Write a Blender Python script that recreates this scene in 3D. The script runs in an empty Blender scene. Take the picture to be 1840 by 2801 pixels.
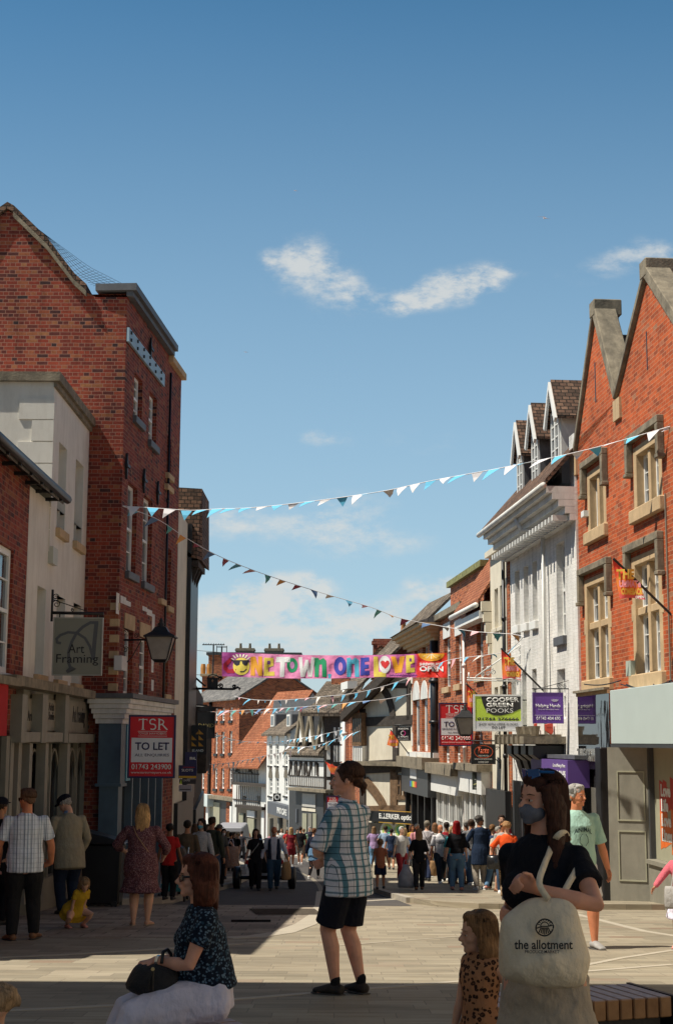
import bpy, bmesh, math, random
from mathutils import Vector, Matrix
R = math.radians
random.seed(7)
SC = bpy.context.scene
COL = SC.collection
# ---------------- camera ----------------
F, CX, CY = 4000.0, 920.0, 1400.5
PITCH = math.atan(629.5/4000); ROLL = 0.005
CAMROT = Matrix.Rotation(R(90)+PITCH, 3, 'X') @ Matrix.Rotation(-ROLL*-1, 3, 'Z')
cam_d = bpy.data.cameras.new('camera'); cam = bpy.data.objects.new('camera', cam_d); COL.objects.link(cam)
cam.matrix_world = CAMROT.to_4x4()
cam_d.sensor_fit = 'HORIZONTAL'; cam_d.sensor_width = 36; cam_d.lens = 36*F/1840
cam_d.clip_start = .1; cam_d.clip_end = 3000
SC.camera = cam
# ---------------- light ----------------
SUN_EL, SUN_K = R(59), .30          # towards the sun: (-1, -K) on the ground
hx, hy = -1/math.hypot(1, SUN_K), -SUN_K/math.hypot(1, SUN_K)
SDIR = Vector((hx*math.cos(SUN_EL), hy*math.cos(SUN_EL), math.sin(SUN_EL)))
sl = bpy.data.lights.new('sun', 'SUN'); sun = bpy.data.objects.new('sun', sl); COL.objects.link(sun)
sl.energy = 5.0; sl.angle = R(.5); sl.color = (1, .93, .80)
sun.rotation_euler = SDIR.to_track_quat('Z', 'Y').to_euler()
W = bpy.data.worlds.new('World'); SC.world = W; W.use_nodes = True
SC.view_settings.view_transform = 'Standard'; SC.view_settings.look = 'None'
SC.view_settings.exposure = .24; SC.view_settings.gamma = 1
def world():
    nt = W.node_tree; N = nt.nodes; L = nt.links; N.clear()
    def nd(t, **k):
        n = N.new(t)
        for a, b in k.items(): setattr(n, a, b)
        return n
    def mth(op, a, b=None, c=None):
        n = nd('ShaderNodeMath', operation=op)
        for i, v in enumerate((a, b, c)):
            if v is None: continue
            if hasattr(v, 'is_linked'): L.new(v, n.inputs[i])
            else: n.inputs[i].default_value = v
        return n.outputs[0]
    sky = nd('ShaderNodeTexSky', sky_type='NISHITA', sun_disc=False)
    sky.sun_elevation = SUN_EL; sky.sun_rotation = math.atan2(SDIR.x, SDIR.y)
    sky.altitude = 50; sky.air_density = 1.0; sky.dust_density = .3; sky.ozone_density = 2.0
    tc = nd('ShaderNodeTexCoord'); sp = nd('ShaderNodeSeparateXYZ'); L.new(tc.outputs['Generated'], sp.inputs[0])
    ay = mth('MAXIMUM', mth('ABSOLUTE', sp.outputs[1]), .02)
    gx = mth('DIVIDE', sp.outputs[0], ay); gz = mth('DIVIDE', sp.outputs[2], ay)
    cb = nd('ShaderNodeCombineXYZ'); L.new(gx, cb.inputs[0]); L.new(gz, cb.inputs[1]); L.new(sp.outputs[1], cb.inputs[2])
    def gn(px, py):
        d = CAMROT @ Vector((px-CX, CY-py, -F)); return d.x/d.y, d.z/d.y
    clouds = [(850, 730, 105, 85, 1.0, 0), (960, 800, 80, 50, .85, 0), (790, 700, 60, 40, .6, 0), (1200, 805, 170, 42, 1.1, .25), (1310, 762, 100, 45, 1.05, .1), (1120, 825, 90, 30, .8, .1),
              (1700, 715, 150, 50, .62, .25), (1800, 690, 70, 40, .5, 0), (730, 1625, 110, 42, 1.35, .12), (820, 1600, 70, 34, 1.0, 0), (1230, 1600, 150, 42, 1.25, .25), (860, 1440, 240, 62, .72, 0),
              (620, 1430, 90, 45, .62, 0), (1030, 1490, 160, 50, .5, 0), (700, 1700, 330, 90, .85, 0), (885, 1200, 60, 30, .55, 0), (1000, 1740, 700, 70, .85, 0), (1130, 1210, 180, 60, .3, 0), (950, 1380, 120, 50, .45, 0)]
    n1 = nd('ShaderNodeTexNoise'); n1.inputs['Scale'].default_value = 34; n1.inputs['Detail'].default_value = 10; n1.inputs['Roughness'].default_value = .66
    wp = nd('ShaderNodeMapping'); wp.inputs['Scale'].default_value = (1, 1.9, 1); L.new(cb.outputs[0], wp.inputs[0]); L.new(wp.outputs[0], n1.inputs['Vector'])
    n2 = nd('ShaderNodeTexNoise'); n2.inputs['Scale'].default_value = 45; n2.inputs['Detail'].default_value = 6; L.new(cb.outputs[0], n2.inputs['Vector'])
    wx = mth('ADD', gx, mth('MULTIPLY', mth('SUBTRACT', n2.outputs[0], .5), .045))
    tot = None
    for (px, py, sx, sy, a, sh) in clouds:
        x0, z0 = gn(px, py)
        dx = mth('SUBTRACT', wx, x0)
        dz = mth('SUBTRACT', mth('SUBTRACT', gz, z0), mth('MULTIPLY', dx, sh))
        r = mth('ADD', mth('POWER', mth('DIVIDE', mth('ABSOLUTE', dx), sx/F), 2.0), mth('POWER', mth('DIVIDE', mth('ABSOLUTE', dz), sy/F), 2.0))
        v = mth('MULTIPLY', mth('POWER', 2.718, mth('MULTIPLY', r, -1.0)), a)
        tot = v if tot is None else mth('ADD', tot, v)
    tot = mth('MINIMUM', tot, 1.15)
    d = mth('MULTIPLY', tot, mth('ADD', mth('MULTIPLY', n1.outputs[0], 3.4), -.95))
    mr = nd('ShaderNodeMapRange', interpolation_type='SMOOTHSTEP'); mr.inputs[1].default_value = .12; mr.inputs[2].default_value = 1.15; mr.inputs[4].default_value = .82
    L.new(d, mr.inputs[0])
    # thin air brightening to grey towards the horizon
    hz = nd('ShaderNodeMapRange', interpolation_type='SMOOTHSTEP'); L.new(gz, hz.inputs[0])
    hz.inputs[1].default_value = .62; hz.inputs[2].default_value = .02; hz.inputs[3].default_value = 0; hz.inputs[4].default_value = .62
    hsv = nd('ShaderNodeHueSaturation'); hsv.inputs['Hue'].default_value = .486; hsv.inputs['Saturation'].default_value = 1.26; hsv.inputs['Value'].default_value = SKYV; L.new(sky.outputs[0], hsv.inputs['Color'])
    m0 = nd('ShaderNodeMix', data_type='RGBA'); L.new(hz.outputs[0], m0.inputs[0]); L.new(hsv.outputs[0], m0.inputs[6]); m0.inputs[7].default_value = (4.3, 6.0, 7.3, 1)
    m1 = nd('ShaderNodeMix', data_type='RGBA'); L.new(mr.outputs[0], m1.inputs[0]); L.new(m0.outputs[2], m1.inputs[6]); m1.inputs[7].default_value = (6.6, 6.7, 6.5, 1)
    # sky above the frame and behind the camera dimmed to cut fill light
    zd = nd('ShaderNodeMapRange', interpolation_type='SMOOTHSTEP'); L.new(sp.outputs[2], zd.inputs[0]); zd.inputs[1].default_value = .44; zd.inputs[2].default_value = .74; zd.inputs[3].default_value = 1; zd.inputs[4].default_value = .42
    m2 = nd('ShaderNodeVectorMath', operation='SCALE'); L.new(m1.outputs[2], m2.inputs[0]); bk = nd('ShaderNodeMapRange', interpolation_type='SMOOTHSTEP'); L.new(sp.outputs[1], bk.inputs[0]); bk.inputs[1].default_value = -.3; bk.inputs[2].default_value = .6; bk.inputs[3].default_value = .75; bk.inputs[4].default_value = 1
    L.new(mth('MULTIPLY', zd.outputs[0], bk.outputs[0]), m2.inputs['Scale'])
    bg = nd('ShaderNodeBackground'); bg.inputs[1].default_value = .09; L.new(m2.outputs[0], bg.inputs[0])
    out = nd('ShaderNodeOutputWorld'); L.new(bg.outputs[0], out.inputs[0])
SKYV = 1.04
world()
# ---------------- geometry of the place ----------------
def ray(px, py):
    return (CAMROT @ Vector((px-CX, CY-py, -F))).normalized()
def at(px, py, Y):
    d = ray(px, py); return d*(Y/d.y)
def proj(p):
    q = CAMROT.transposed() @ Vector(p); return CX+F*q.x/-q.z, CY-F*q.y/-q.z
GP = [(-400, -1.3), (0, -1.42), (5.8, -1.70), (11.3, -2.0), (17, -2.38), (22, -2.67), (28, -3.02), (36.5, -3.56), (47.5, -4.22), (66, -5.3), (100, -7.0), (125, -7.9), (600, -9)]
def g(Y):
    for (a, b), (c, d) in zip(GP, GP[1:]):
        if Y <= c: return b+(d-b)*(Y-a)/(c-a)
    return GP[-1][1]
def gp(px, py, up=0.0):
    """where the sight line through a pixel meets the ground (raised by up)"""
    d = ray(px, py); lo, hi = 2.0, 300.0
    for _ in range(50):
        m = (lo+hi)/2
        if d.z*(m/d.y) > g(m)+up: lo = m
        else: hi = m
    p = d*(lo/d.y); return Vector((p.x, p.y, g(lo)+up))
# ---------------- materials ----------------
MATS = {}
def nodes(name):
    m = bpy.data.materials.new(name); m.use_nodes = True
    nt = m.node_tree; b = nt.nodes['Principled BSDF']; return m, nt, b
def rgb(c): return (c[0], c[1], c[2], 1)
def coord(nt, kind='Object', scale=None):
    tc = nt.nodes.new('ShaderNodeTexCoord'); o = tc.outputs[kind]
    if scale:
        mp = nt.nodes.new('ShaderNodeMapping'); mp.inputs['Scale'].default_value = scale; nt.links.new(o, mp.inputs[0]); o = mp.outputs[0]
    return o
def noise(nt, vec, scale, detail=4, rough=.6):
    n = nt.nodes.new('ShaderNodeTexNoise'); n.inputs['Scale'].default_value = scale; n.inputs['Detail'].default_value = detail; n.inputs['Roughness'].default_value = rough
    nt.links.new(vec, n.inputs['Vector']); return n
def ramp(nt, fac, stops, mode='LINEAR'):
    r = nt.nodes.new('ShaderNodeValToRGB'); r.color_ramp.interpolation = mode
    e = r.color_ramp.elements
    while len(e) < len(stops): e.new(.5)
    for i, (p, c) in enumerate(stops):
        e[i].position = p; e[i].color = rgb(c) if len(c) == 3 else c
    nt.links.new(fac, r.inputs[0]); return r.outputs[0]
def mixc(nt, fac, a, b, mode='MIX'):
    m = nt.nodes.new('ShaderNodeMix'); m.data_type = 'RGBA'; m.blend_type = mode
    for i, v in ((0, fac), (6, a), (7, b)):
        if hasattr(v, 'is_linked'): nt.links.new(v, m.inputs[i])
        elif i == 0: m.inputs[0].default_value = v
        else: m.inputs[i].default_value = rgb(v)
    return m.outputs[2]
def bump(nt, b, h, strength, dist=.01):
    n = nt.nodes.new('ShaderNodeBump'); n.inputs['Strength'].default_value = strength; n.inputs['Distance'].default_value = dist
    nt.links.new(h, n.inputs['Height']); nt.links.new(n.outputs[0], b.inputs['Normal'])
def mat(name, c, rough=.7, var=.18, ns=6, bs=0, bscale=40, metal=0, dirt=None, spec=.5, emit=0):
    if name in MATS: return MATS[name]
    m, nt, b = nodes(name); o = coord(nt)
    n = noise(nt, o, ns, 5)
    lo = [max(0, x*(1-var)) for x in c]; hi = [min(1, x*(1+var)) for x in c]
    colr = ramp(nt, n.outputs[0], [(.3, lo), (.7, hi)])
    if dirt:
        d = noise(nt, coord(nt, 'Object', (1.2, 1.2, .35)), 2.2, 7, .7)
        f = ramp(nt, d.outputs[0], [(.45, (0, 0, 0)), (.75, (.75, .75, .75))])
        colr = mixc(nt, f, colr, dirt)
    nt.links.new(colr, b.inputs['Base Color'])
    b.inputs['Roughness'].default_value = rough; b.inputs['Metallic'].default_value = metal
    b.inputs['Specular IOR Level'].default_value = spec
    if bs:
        n2 = noise(nt, o, bscale, 4); bump(nt, b, n2.outputs[0], bs)
    MATS[name] = m; return m
def brick(name, cols, mortar, w=.23, h=.078, ms=.007, squash=.5, var=.3, bs=.5, big=None, rough=.85, off=.5):
    m, nt, b = nodes(name); uv = coord(nt, 'UV')
    wob = noise(nt, uv, 3, 2); mx = nt.nodes.new('ShaderNodeVectorMath'); mx.operation = 'MULTIPLY_ADD'
    nt.links.new(wob.outputs['Color'], mx.inputs[0]); mx.inputs[1].default_value = (.02, .02, 0); nt.links.new(uv, mx.inputs[2])
    t = nt.nodes.new('ShaderNodeTexBrick'); nt.links.new(mx.outputs[0], t.inputs['Vector'])
    t.inputs['Color1'].default_value = (0, 0, 0, 1); t.inputs['Color2'].default_value = (1, 1, 1, 1); t.inputs['Mortar'].default_value = (.5, .5, .5, 1)
    t.inputs['Scale'].default_value = 1; t.inputs['Mortar Size'].default_value = ms; t.inputs['Mortar Smooth'].default_value = .2
    t.inputs['Brick Width'].default_value = w; t.inputs['Row Height'].default_value = h; t.offset = off; t.squash = squash; t.squash_frequency = 2
    c = ramp(nt, t.outputs['Color'], cols)
    n = noise(nt, uv, 14, 5); n2 = noise(nt, uv, .5, 5, .65)
    c = mixc(nt, .65, c, ramp(nt, n.outputs[0], [(.3, (1-var,)*3), (.7, (1+var,)*3)]), 'MULTIPLY')
    c = mixc(nt, 1, c, ramp(nt, n2.outputs[0], [(.3, (.68, .68, .68)), (.7, (1.15, 1.12, 1.1))]), 'MULTIPLY')
    c = mixc(nt, t.outputs['Fac'], c, mortar)
    st = noise(nt, coord(nt, 'UV', (1.3, .22, 1)), 2.4, 6, .7); c = mixc(nt, 1, c, ramp(nt, st.outputs[0], [(.36, (1.08, 1.07, 1.06)), (.56, (.96, .95, .94)), (.72, (.62, .60, .58))]), 'MULTIPLY')
    nt.links.new(c, b.inputs['Base Color']); b.inputs['Roughness'].default_value = rough; b.inputs['Specular IOR Level'].default_value = .25
    inv = nt.nodes.new('ShaderNodeMath'); inv.operation = 'MULTIPLY_ADD'; nt.links.new(t.outputs['Fac'], inv.inputs[0]); inv.inputs[1].default_value = -1.0; nt.links.new(n.outputs[0], inv.inputs[2])
    bump(nt, b, inv.outputs[0], bs, .012)
    MATS[name] = m; return m
def glass(name='window_glass', tint=(.03, .035, .04)):
    if name in MATS: return MATS[name]
    m, nt, b = nodes(name); o = coord(nt)
    n = noise(nt, o, 1.4, 3); c = ramp(nt, n.outputs[0], [(.35, tint), (.75, [x*3.2 for x in tint])])
    nt.links.new(c, b.inputs['Base Color']); b.inputs['Roughness'].default_value = .06; b.inputs['Specular IOR Level'].default_value = .9
    n2 = noise(nt, o, 1.8, 1); bump(nt, b, n2.outputs[0], .12, .05)
    MATS[name] = m; return m
def glow(name, c, s):
    m, nt, b = nodes(name); b.inputs['Emission Color'].default_value = rgb(c); b.inputs['Emission Strength'].default_value = s; b.inputs['Base Color'].default_value = rgb(c)
    MATS[name] = m; return m
M = {}
M['brick_old'] = brick('old_red_brick', [(0, (.045, .028, .03)), (.09, (.13, .034, .028)), (.45, (.25, .044, .027)), (.75, (.30, .060, .034)), (.93, (.30, .105, .05)), (1, (.34, .15, .068))], (.30, .15, .11), h=.08, w=.235)
M['brick_right'] = brick('orange_red_brick', [(0, (.30, .075, .035)), (.35, (.48, .095, .03)), (.75, (.60, .13, .04)), (.93, (.50, .12, .05)), (1, (.38, .20, .12))], (.48, .26, .15), h=.078, w=.235, squash=1, ms=.006)
M['brick_mid'] = brick('warm_red_brick', [(0, (.2, .06, .03)), (.5, (.42, .12, .05)), (1, (.55, .18, .07))], (.4, .25, .18), squash=1)
M['brick_far'] = brick('deep_red_brick', [(0, (.16, .05, .035)), (.5, (.27, .075, .045)), (1, (.36, .12, .06))], (.3, .18, .14), squash=1)
M['brick_white'] = brick('white_painted_brick', [(0, (.80, .80, .77)), (1, (.87, .87, .85))], (.72, .72, .70), squash=1, bs=.6, var=.05)
M['plaster'] = mat('cream_render', (.76, .73, .66), .9, .06, 2, .3, 60, dirt=(.56, .52, .45))
M['plaster2'] = mat('grey_white_render', (.55, .58, .58), .9, .06, 2, .3, 60, dirt=(.36, .37, .37))
M['white'] = mat('white_paint', (.82, .82, .79), .55, .05, 4, .1, 40)
M['whiteold'] = mat('weathered_white_paint', (.76, .76, .73), .7, .08, 4, .2, 30, dirt=(.42, .42, .4))
M['cream'] = mat('pale_cream_render', (.74, .68, .55), .85, .06, 2, .2, 50, dirt=(.5, .44, .34))
M['stone'] = mat('weathered_stone', (.25, .21, .15), .95, .35, 5, .8, 25, dirt=(.06, .055, .045))
M['stonetan'] = mat('tan_dressed_stone', (.56, .40, .23), .9, .14, 4, .4, 30, dirt=(.36, .26, .15))
M['tile'] = brick('brown_clay_tiles', [(0, (.09, .06, .045)), (.5, (.17, .10, .07)), (1, (.26, .16, .11))], (.03, .025, .02), w=.17, h=.11, ms=.012, squash=1, bs=1)
M['tileorange'] = brick('orange_clay_tiles', [(0, (.33, .11, .05)), (.5, (.42, .15, .075)), (1, (.5, .2, .1))], (.12, .05, .03), w=.17, h=.14, ms=.014, squash=1, bs=1)
M['slate'] = brick('grey_slates', [(0, (.13, .13, .13)), (.5, (.2, .195, .19)), (1, (.28, .27, .26))], (.06, .06, .06), w=.28, h=.2, ms=.012, squash=1, bs=.8)
M['slatebrown'] = brick('brown_stone_slates', [(0, (.11, .09, .07)), (.5, (.19, .155, .12)), (1, (.27, .22, .17))], (.05, .04, .03), w=.25, h=.17, ms=.014, squash=1, bs=1)
M['timber'] = mat('dark_oak_timber', (.055, .045, .038), .85, .35, 8, .8, 30)
M['timberb'] = mat('brown_oak_timber', (.16, .095, .05), .85, .4, 8, .8, 30)
M['black'] = mat('black_paint', (.012, .012, .014), .4, .2, 5)
M['iron'] = mat('black_iron', (.015, .015, .017), .5, .2, 8, .3, 60)
M['lead'] = mat('dark_lead', (.10, .105, .115), .6, .2, 5, .3, 20)
M['grey'] = mat('taupe_shop_paint', (.25, .235, .19), .6, .1, 4, .15, 30, dirt=(.16, .15, .12))
M['olive'] = mat('olive_grey_shop_paint', (.36, .35, .25), .6, .08, 3, .1, 30)
M['dkgrey'] = mat('dark_grey_paint', (.05, .053, .057), .5, .1, 4)
M['bluep'] = mat('slate_blue_paint', (.085, .135, .18), .5, .12, 4)
M['tealp'] = mat('bright_teal_paint', (.05, .30, .42), .5, .1, 4)
M['fascia'] = mat('pale_blue_grey_panel', (.50, .58, .56), .45, .03, 2)
M['glass'] = glass()
M['glassd'] = glass('dark_shop_glass', (.012, .012, .013))
M['curtain'] = mat('pale_blind', (.5, .48, .44), .9, .1, 3)
M['asphalt'] = mat('asphalt', (.075, .068, .066), .9, .25, 3, .8, 120, dirt=(.12, .105, .09))
M['kerb'] = mat('granite_kerb', (.38, .34, .28), .85, .15, 3, .3, 50)
M['pale'] = mat('pale_paving_strip', (.44, .39, .31), .8, .08, 3)
M['slabdark'] = brick('buff_footway_slabs', [(0, (.24, .205, .17)), (.5, (.33, .285, .23)), (1, (.42, .36, .28))], (.13, .115, .095), w=.62, h=.45, ms=.011, squash=1, bs=.35, off=.37)
def paving():
    m, nt, b = nodes('stone_paving'); uv = coord(nt, 'UV')
    t = nt.nodes.new('ShaderNodeTexBrick'); nt.links.new(uv, t.inputs['Vector'])
    t.inputs['Color1'].default_value = (0, 0, 0, 1); t.inputs['Color2'].default_value = (1, 1, 1, 1); t.inputs['Mortar'].default_value = (.5, .5, .5, 1)
    t.inputs['Scale'].default_value = 1; t.inputs['Mortar Size'].default_value = .005; t.inputs['Mortar Smooth'].default_value = .3
    t.inputs['Brick Width'].default_value = .46; t.inputs['Row Height'].default_value = .3; t.offset = .42; t.squash = 1.35; t.squash_frequency = 3
    c = ramp(nt, t.outputs['Color'], [(0, (.26, .232, .178)), (.4, (.305, .27, .206)), (.75, (.34, .30, .228)), (.95, (.37, .325, .25)), (1, (.26, .19, .14))])
    s = noise(nt, coord(nt, 'UV', (.5, 4.0, 1)), 2.2, 7, .72)       # bedding streaks of the sandstone
    c = mixc(nt, 1, c, ramp(nt, s.outputs[0], [(.28, (.66, .60, .52)), (.5, (1, .98, .95)), (.72, (1.22, 1.2, 1.16))]), 'MULTIPLY')
    s2 = noise(nt, uv, .35, 6, .7); c = mixc(nt, 1, c, ramp(nt, s2.outputs[0], [(.3, (.80, .79, .78)), (.7, (1.1, 1.1, 1.1))]), 'MULTIPLY')
    s3 = noise(nt, uv, 9, 3, .5); c = mixc(nt, ramp(nt, s3.outputs[0], [(.72, (0, 0, 0)), (.76, (.5, .5, .5))]), c, (.2, .17, .13))
    c = mixc(nt, t.outputs['Fac'], c, (.20, .17, .13))
    nt.links.new(c, b.inputs['Base Color']); b.inputs['Roughness'].default_value = .8; b.inputs['Specular IOR Level'].default_value = .3
    inv = nt.nodes.new('ShaderNodeMath'); inv.operation = 'MULTIPLY_ADD'; nt.links.new(t.outputs['Fac'], inv.inputs[0]); inv.inputs[1].default_value = -1.0; nt.links.new(s.outputs[0], inv.inputs[2])
    bump(nt, b, inv.outputs[0], .3, .01); return m
M['paving'] = paving()
def paint(c, rough=.5, name=None):
    k = name or 'paint_%02x%02x%02x' % tuple(int(min(1, x)*255) for x in c)
    if k not in MATS: mat(k, c, rough, .04, 3)
    return MATS[k]
# ---------------- mesh building ----------------
def tag(o, label=None, cat=None, group=None, kind=None):
    for k, v in (('label', label), ('category', cat), ('group', group), ('kind', kind)):
        if v: o[k] = v
    return o
def empty(name, loc=(0, 0, 0), label=None, cat=None, group=None, rz=0):
    o = bpy.data.objects.new(name, None); COL.objects.link(o); o.location = loc; o.rotation_euler.z = rz; o.empty_display_size = .2
    return tag(o, label, cat, group)
class MB:
    def __init__(s, f=None): s.v = []; s.f = []; s.T = f or (lambda p: Vector(p))
    def add(s, pts, faces):
        n = len(s.v); s.v += [s.T(p) for p in pts]; s.f += [tuple(i+n for i in fc) for fc in faces]
    def poly(s, pts): s.add(pts, [tuple(range(len(pts)))])
    def box(s, a0, a1, b0, b1, c0, c1):
        p = [(a, b, c) for a in (a0, a1) for b in (b0, b1) for c in (c0, c1)]
        s.add(p, [(0, 1, 3, 2), (4, 6, 7, 5), (0, 4, 5, 1), (2, 3, 7, 6), (0, 2, 6, 4), (1, 5, 7, 3)])
    def prism(s, pts, off):
        """closed outline pts swept by vector off"""
        n = len(pts); q = [tuple(Vector(p)+Vector(off)) for p in pts]
        s.add(list(pts)+q, [tuple(range(n))[::-1], tuple(range(n, 2*n))]+[(i, (i+1) % n, n+(i+1) % n, n+i) for i in range(n)])
    def rings(s, rs, closed=True, caps=True):
        k = len(rs[0]); pts = [p for r in rs for p in r]; fs = []
        for i in range(len(rs)-1):
            for j in range(k if closed else k-1):
                a, b = i*k+j, i*k+(j+1) % k; fs.append((a, b, b+k, a+k))
        if caps: fs.append(tuple(range(k))[::-1]); fs.append(tuple(range((len(rs)-1)*k, len(rs)*k)))
        s.add(pts, fs)
    def tube(s, pts, r, seg=6):
        pts = [Vector(p) for p in pts]; rs = []
        for i, p in enumerate(pts):
            t = (pts[min(i+1, len(pts)-1)]-pts[max(i-1, 0)]).normalized()
            a = t.cross(Vector((0, 0, 1)) if abs(t.z) < .9 else Vector((0, 1, 0))).normalized(); b = t.cross(a)
            rr = r[i] if isinstance(r, (list, tuple)) else r
            rs.append([tuple(p+a*rr*math.cos(2*math.pi*j/seg)+b*rr*math.sin(2*math.pi*j/seg)) for j in range(seg)])
        s.rings(rs)
    def lathe(s, prof, c=(0, 0, 0), seg=12):
        s.rings([[(c[0]+r*math.cos(2*math.pi*j/seg), c[1]+r*math.sin(2*math.pi*j/seg), c[2]+z) for j in range(seg)] for r, z in prof])
    def build(s, name, m, parent=None, smooth=False, recalc=True, uvs=1.0, bevel=0):
        me = bpy.data.meshes.new(name); me.from_pydata([tuple(v) for v in s.v], [], s.f)
        bm = bmesh.new(); bm.from_mesh(me)
        if recalc: bmesh.ops.recalc_face_normals(bm, faces=bm.faces)
        uv = bm.loops.layers.uv.new('UVMap'); bm.normal_update()
        for fc in bm.faces:
            n = fc.normal
            for l in fc.loops:
                c = l.vert.co
                if abs(n.z) > .9: l[uv].uv = (c.x*uvs, c.y*uvs)
                else:
                    t = Vector((-n.y, n.x, 0)).normalized(); w = n.cross(t)
                    if w.z < 0: w = -w
                    if t.x+t.y*1.0001 < 0: t = -t
                    l[uv].uv = (c.dot(t)*uvs, c.dot(w)*uvs)
            fc.smooth = smooth
        bm.to_mesh(me); bm.free()
        me.materials.append(m)
        o = bpy.data.objects.new(name, me); COL.objects.link(o)
        if parent: o.parent = parent
        if bevel:
            md = o.modifiers.new('bevel', 'BEVEL'); md.width = bevel; md.segments = 1; md.limit_method = 'ANGLE'
        return o
def text(s, size, m, parent, loc, bold=0.0, xs=1.0, rot=(R(90), 0, 0), align='CENTER', shear=0, name='lettering', ext=.002, zs=1.0, spacing=1.0):
    cu = bpy.data.curves.new(name, 'FONT'); cu.body = s; cu.size = size; cu.extrude = ext; cu.offset = bold; cu.align_x = align; cu.align_y = 'CENTER'; cu.shear = shear; cu.resolution_u = 3; cu.space_character = spacing
    t = bpy.data.objects.new(name, cu); COL.objects.link(t)
    dg = bpy.context.evaluated_depsgraph_get()
    me = bpy.data.meshes.new_from_object(t.evaluated_get(dg)); COL.objects.unlink(t); bpy.data.objects.remove(t)
    me.materials.clear(); me.materials.append(m)
    o = bpy.data.objects.new(name, me); COL.objects.link(o); o.parent = parent; o.location = loc; o.rotation_euler = rot; o.scale = (xs, zs, 1)
    return o
# ---------------- ground ----------------
def sheet(name, m, outline=None, xr=None, yr=None, up=0.0, kind='structure', thick=None, parent=None, step=1.0):
    """ground-following sheet; outline = list of (X,Y) polygon, else a grid"""
    bm = bmesh.new()
    if outline:
        vs = [bm.verts.new((x, y, 0)) for x, y in outline]; bm.faces.new(vs)
        ys = [p[1] for p in outline]; y = math.floor(min(ys))+step
        while y < max(ys):
            geo = bm.verts[:]+bm.edges[:]+bm.faces[:]
            bmesh.ops.bisect_plane(bm, geom=geo, plane_co=(0, y, 0), plane_no=(0, 1, 0)); y += step
        for a, b in GP:
            if min(ys) < a < max(ys): bmesh.ops.bisect_plane(bm, geom=bm.verts[:]+bm.edges[:]+bm.faces[:], plane_co=(0, a, 0), plane_no=(0, 1, 0))
    else:
        Y = sorted(set([yr[0]]+[a for a, b in GP if yr[0] < a < yr[1]]+[yr[1]]))
        rows = [[bm.verts.new((x, y, 0)) for x in xr] for y in Y]
        for r0, r1 in zip(rows, rows[1:]):
            for i in range(len(xr)-1): bm.faces.new((r0[i], r0[i+1], r1[i+1], r1[i]))
    for v in bm.verts: v.co.z = g(v.co.y)+up
    if outline and not thick: thick = up+.004     # a solid slab down into the ground, no gap under its edge
    if thick:
        ext = bmesh.ops.extrude_face_region(bm, geom=bm.faces[:])
        for v in [e for e in ext['geom'] if isinstance(e, bmesh.types.BMVert)]: v.co.z -= thick
        bmesh.ops.recalc_face_normals(bm, faces=bm.faces)
    uv = bm.loops.layers.uv.new('UVMap')
    for f in bm.faces:
        for l in f.loops: l[uv].uv = (l.vert.co.x, l.vert.co.y) if abs(f.normal.z) > .5 or not thick else (l.vert.co.x+l.vert.co.y, l.vert.co.z)
    me = bpy.data.meshes.new(name); bm.to_mesh(me); bm.free(); me.materials.append(m)
    o = bpy.data.objects.new(name, me); COL.objects.link(o); tag(o, kind=kind)
    if parent: o.parent = parent
    return o
def gxy(*pp, up=0):
    return [tuple(gp(x, y, up))[:2] for x, y in pp]
def arc(c, r, a0, a1, n=10): return [(c[0]+r*math.cos(R(a0+(a1-a0)*i/n)), c[1]+r*math.sin(R(a0+(a1-a0)*i/n))) for i in range(n+1)]
sheet('ground', M['paving'], xr=[-400, -60, -20, -10, -5, 0, 5, 10, 20, 60, 400], yr=(-300, 600))
# carriageway of asphalt between the kerbs, bending left in the distance
RL = [(-3.05, 28.2), (-3.05, 33), (-2.6, 38), (-2.6, 46), (-3.4, 58), (-5.4, 75), (-8.5, 95), (-14, 125)]
RR = [(1.45, 28.2), (1.15, 33), (.75, 38), (.3, 46), (-.1, 56), (-1.3, 70), (-3.6, 90), (-9, 125)]
sheet('road', M['asphalt'], outline=RL+RR[::-1], up=.004)
# raised footway on the left with its rounded nose, kerb in front
nose = gxy((620, 2567), (700, 2563), (775, 2552), (835, 2530), (870, 2505), (884, 2478), (884, 2440), (870, 2415), (835, 2392), (800, 2378))
lf = [(-12, nose[0][1]+.02)]+nose[:1]
def strip(pts, w, name, m, up=.008, kind='structure'):
    L_, R_ = [], []
    for i, p in enumerate(pts):
        a = Vector(pts[max(i-1, 0)]); b = Vector(pts[min(i+1, len(pts)-1)]); t = (b-a).normalized(); n = Vector((-t.y, t.x))*w/2
        L_.append(tuple(Vector(p)+n)); R_.append(tuple(Vector(p)-n))
    return sheet(name, m, outline=L_+R_[::-1], up=min(up, .006) if up < .1 else up, kind=kind)
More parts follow.
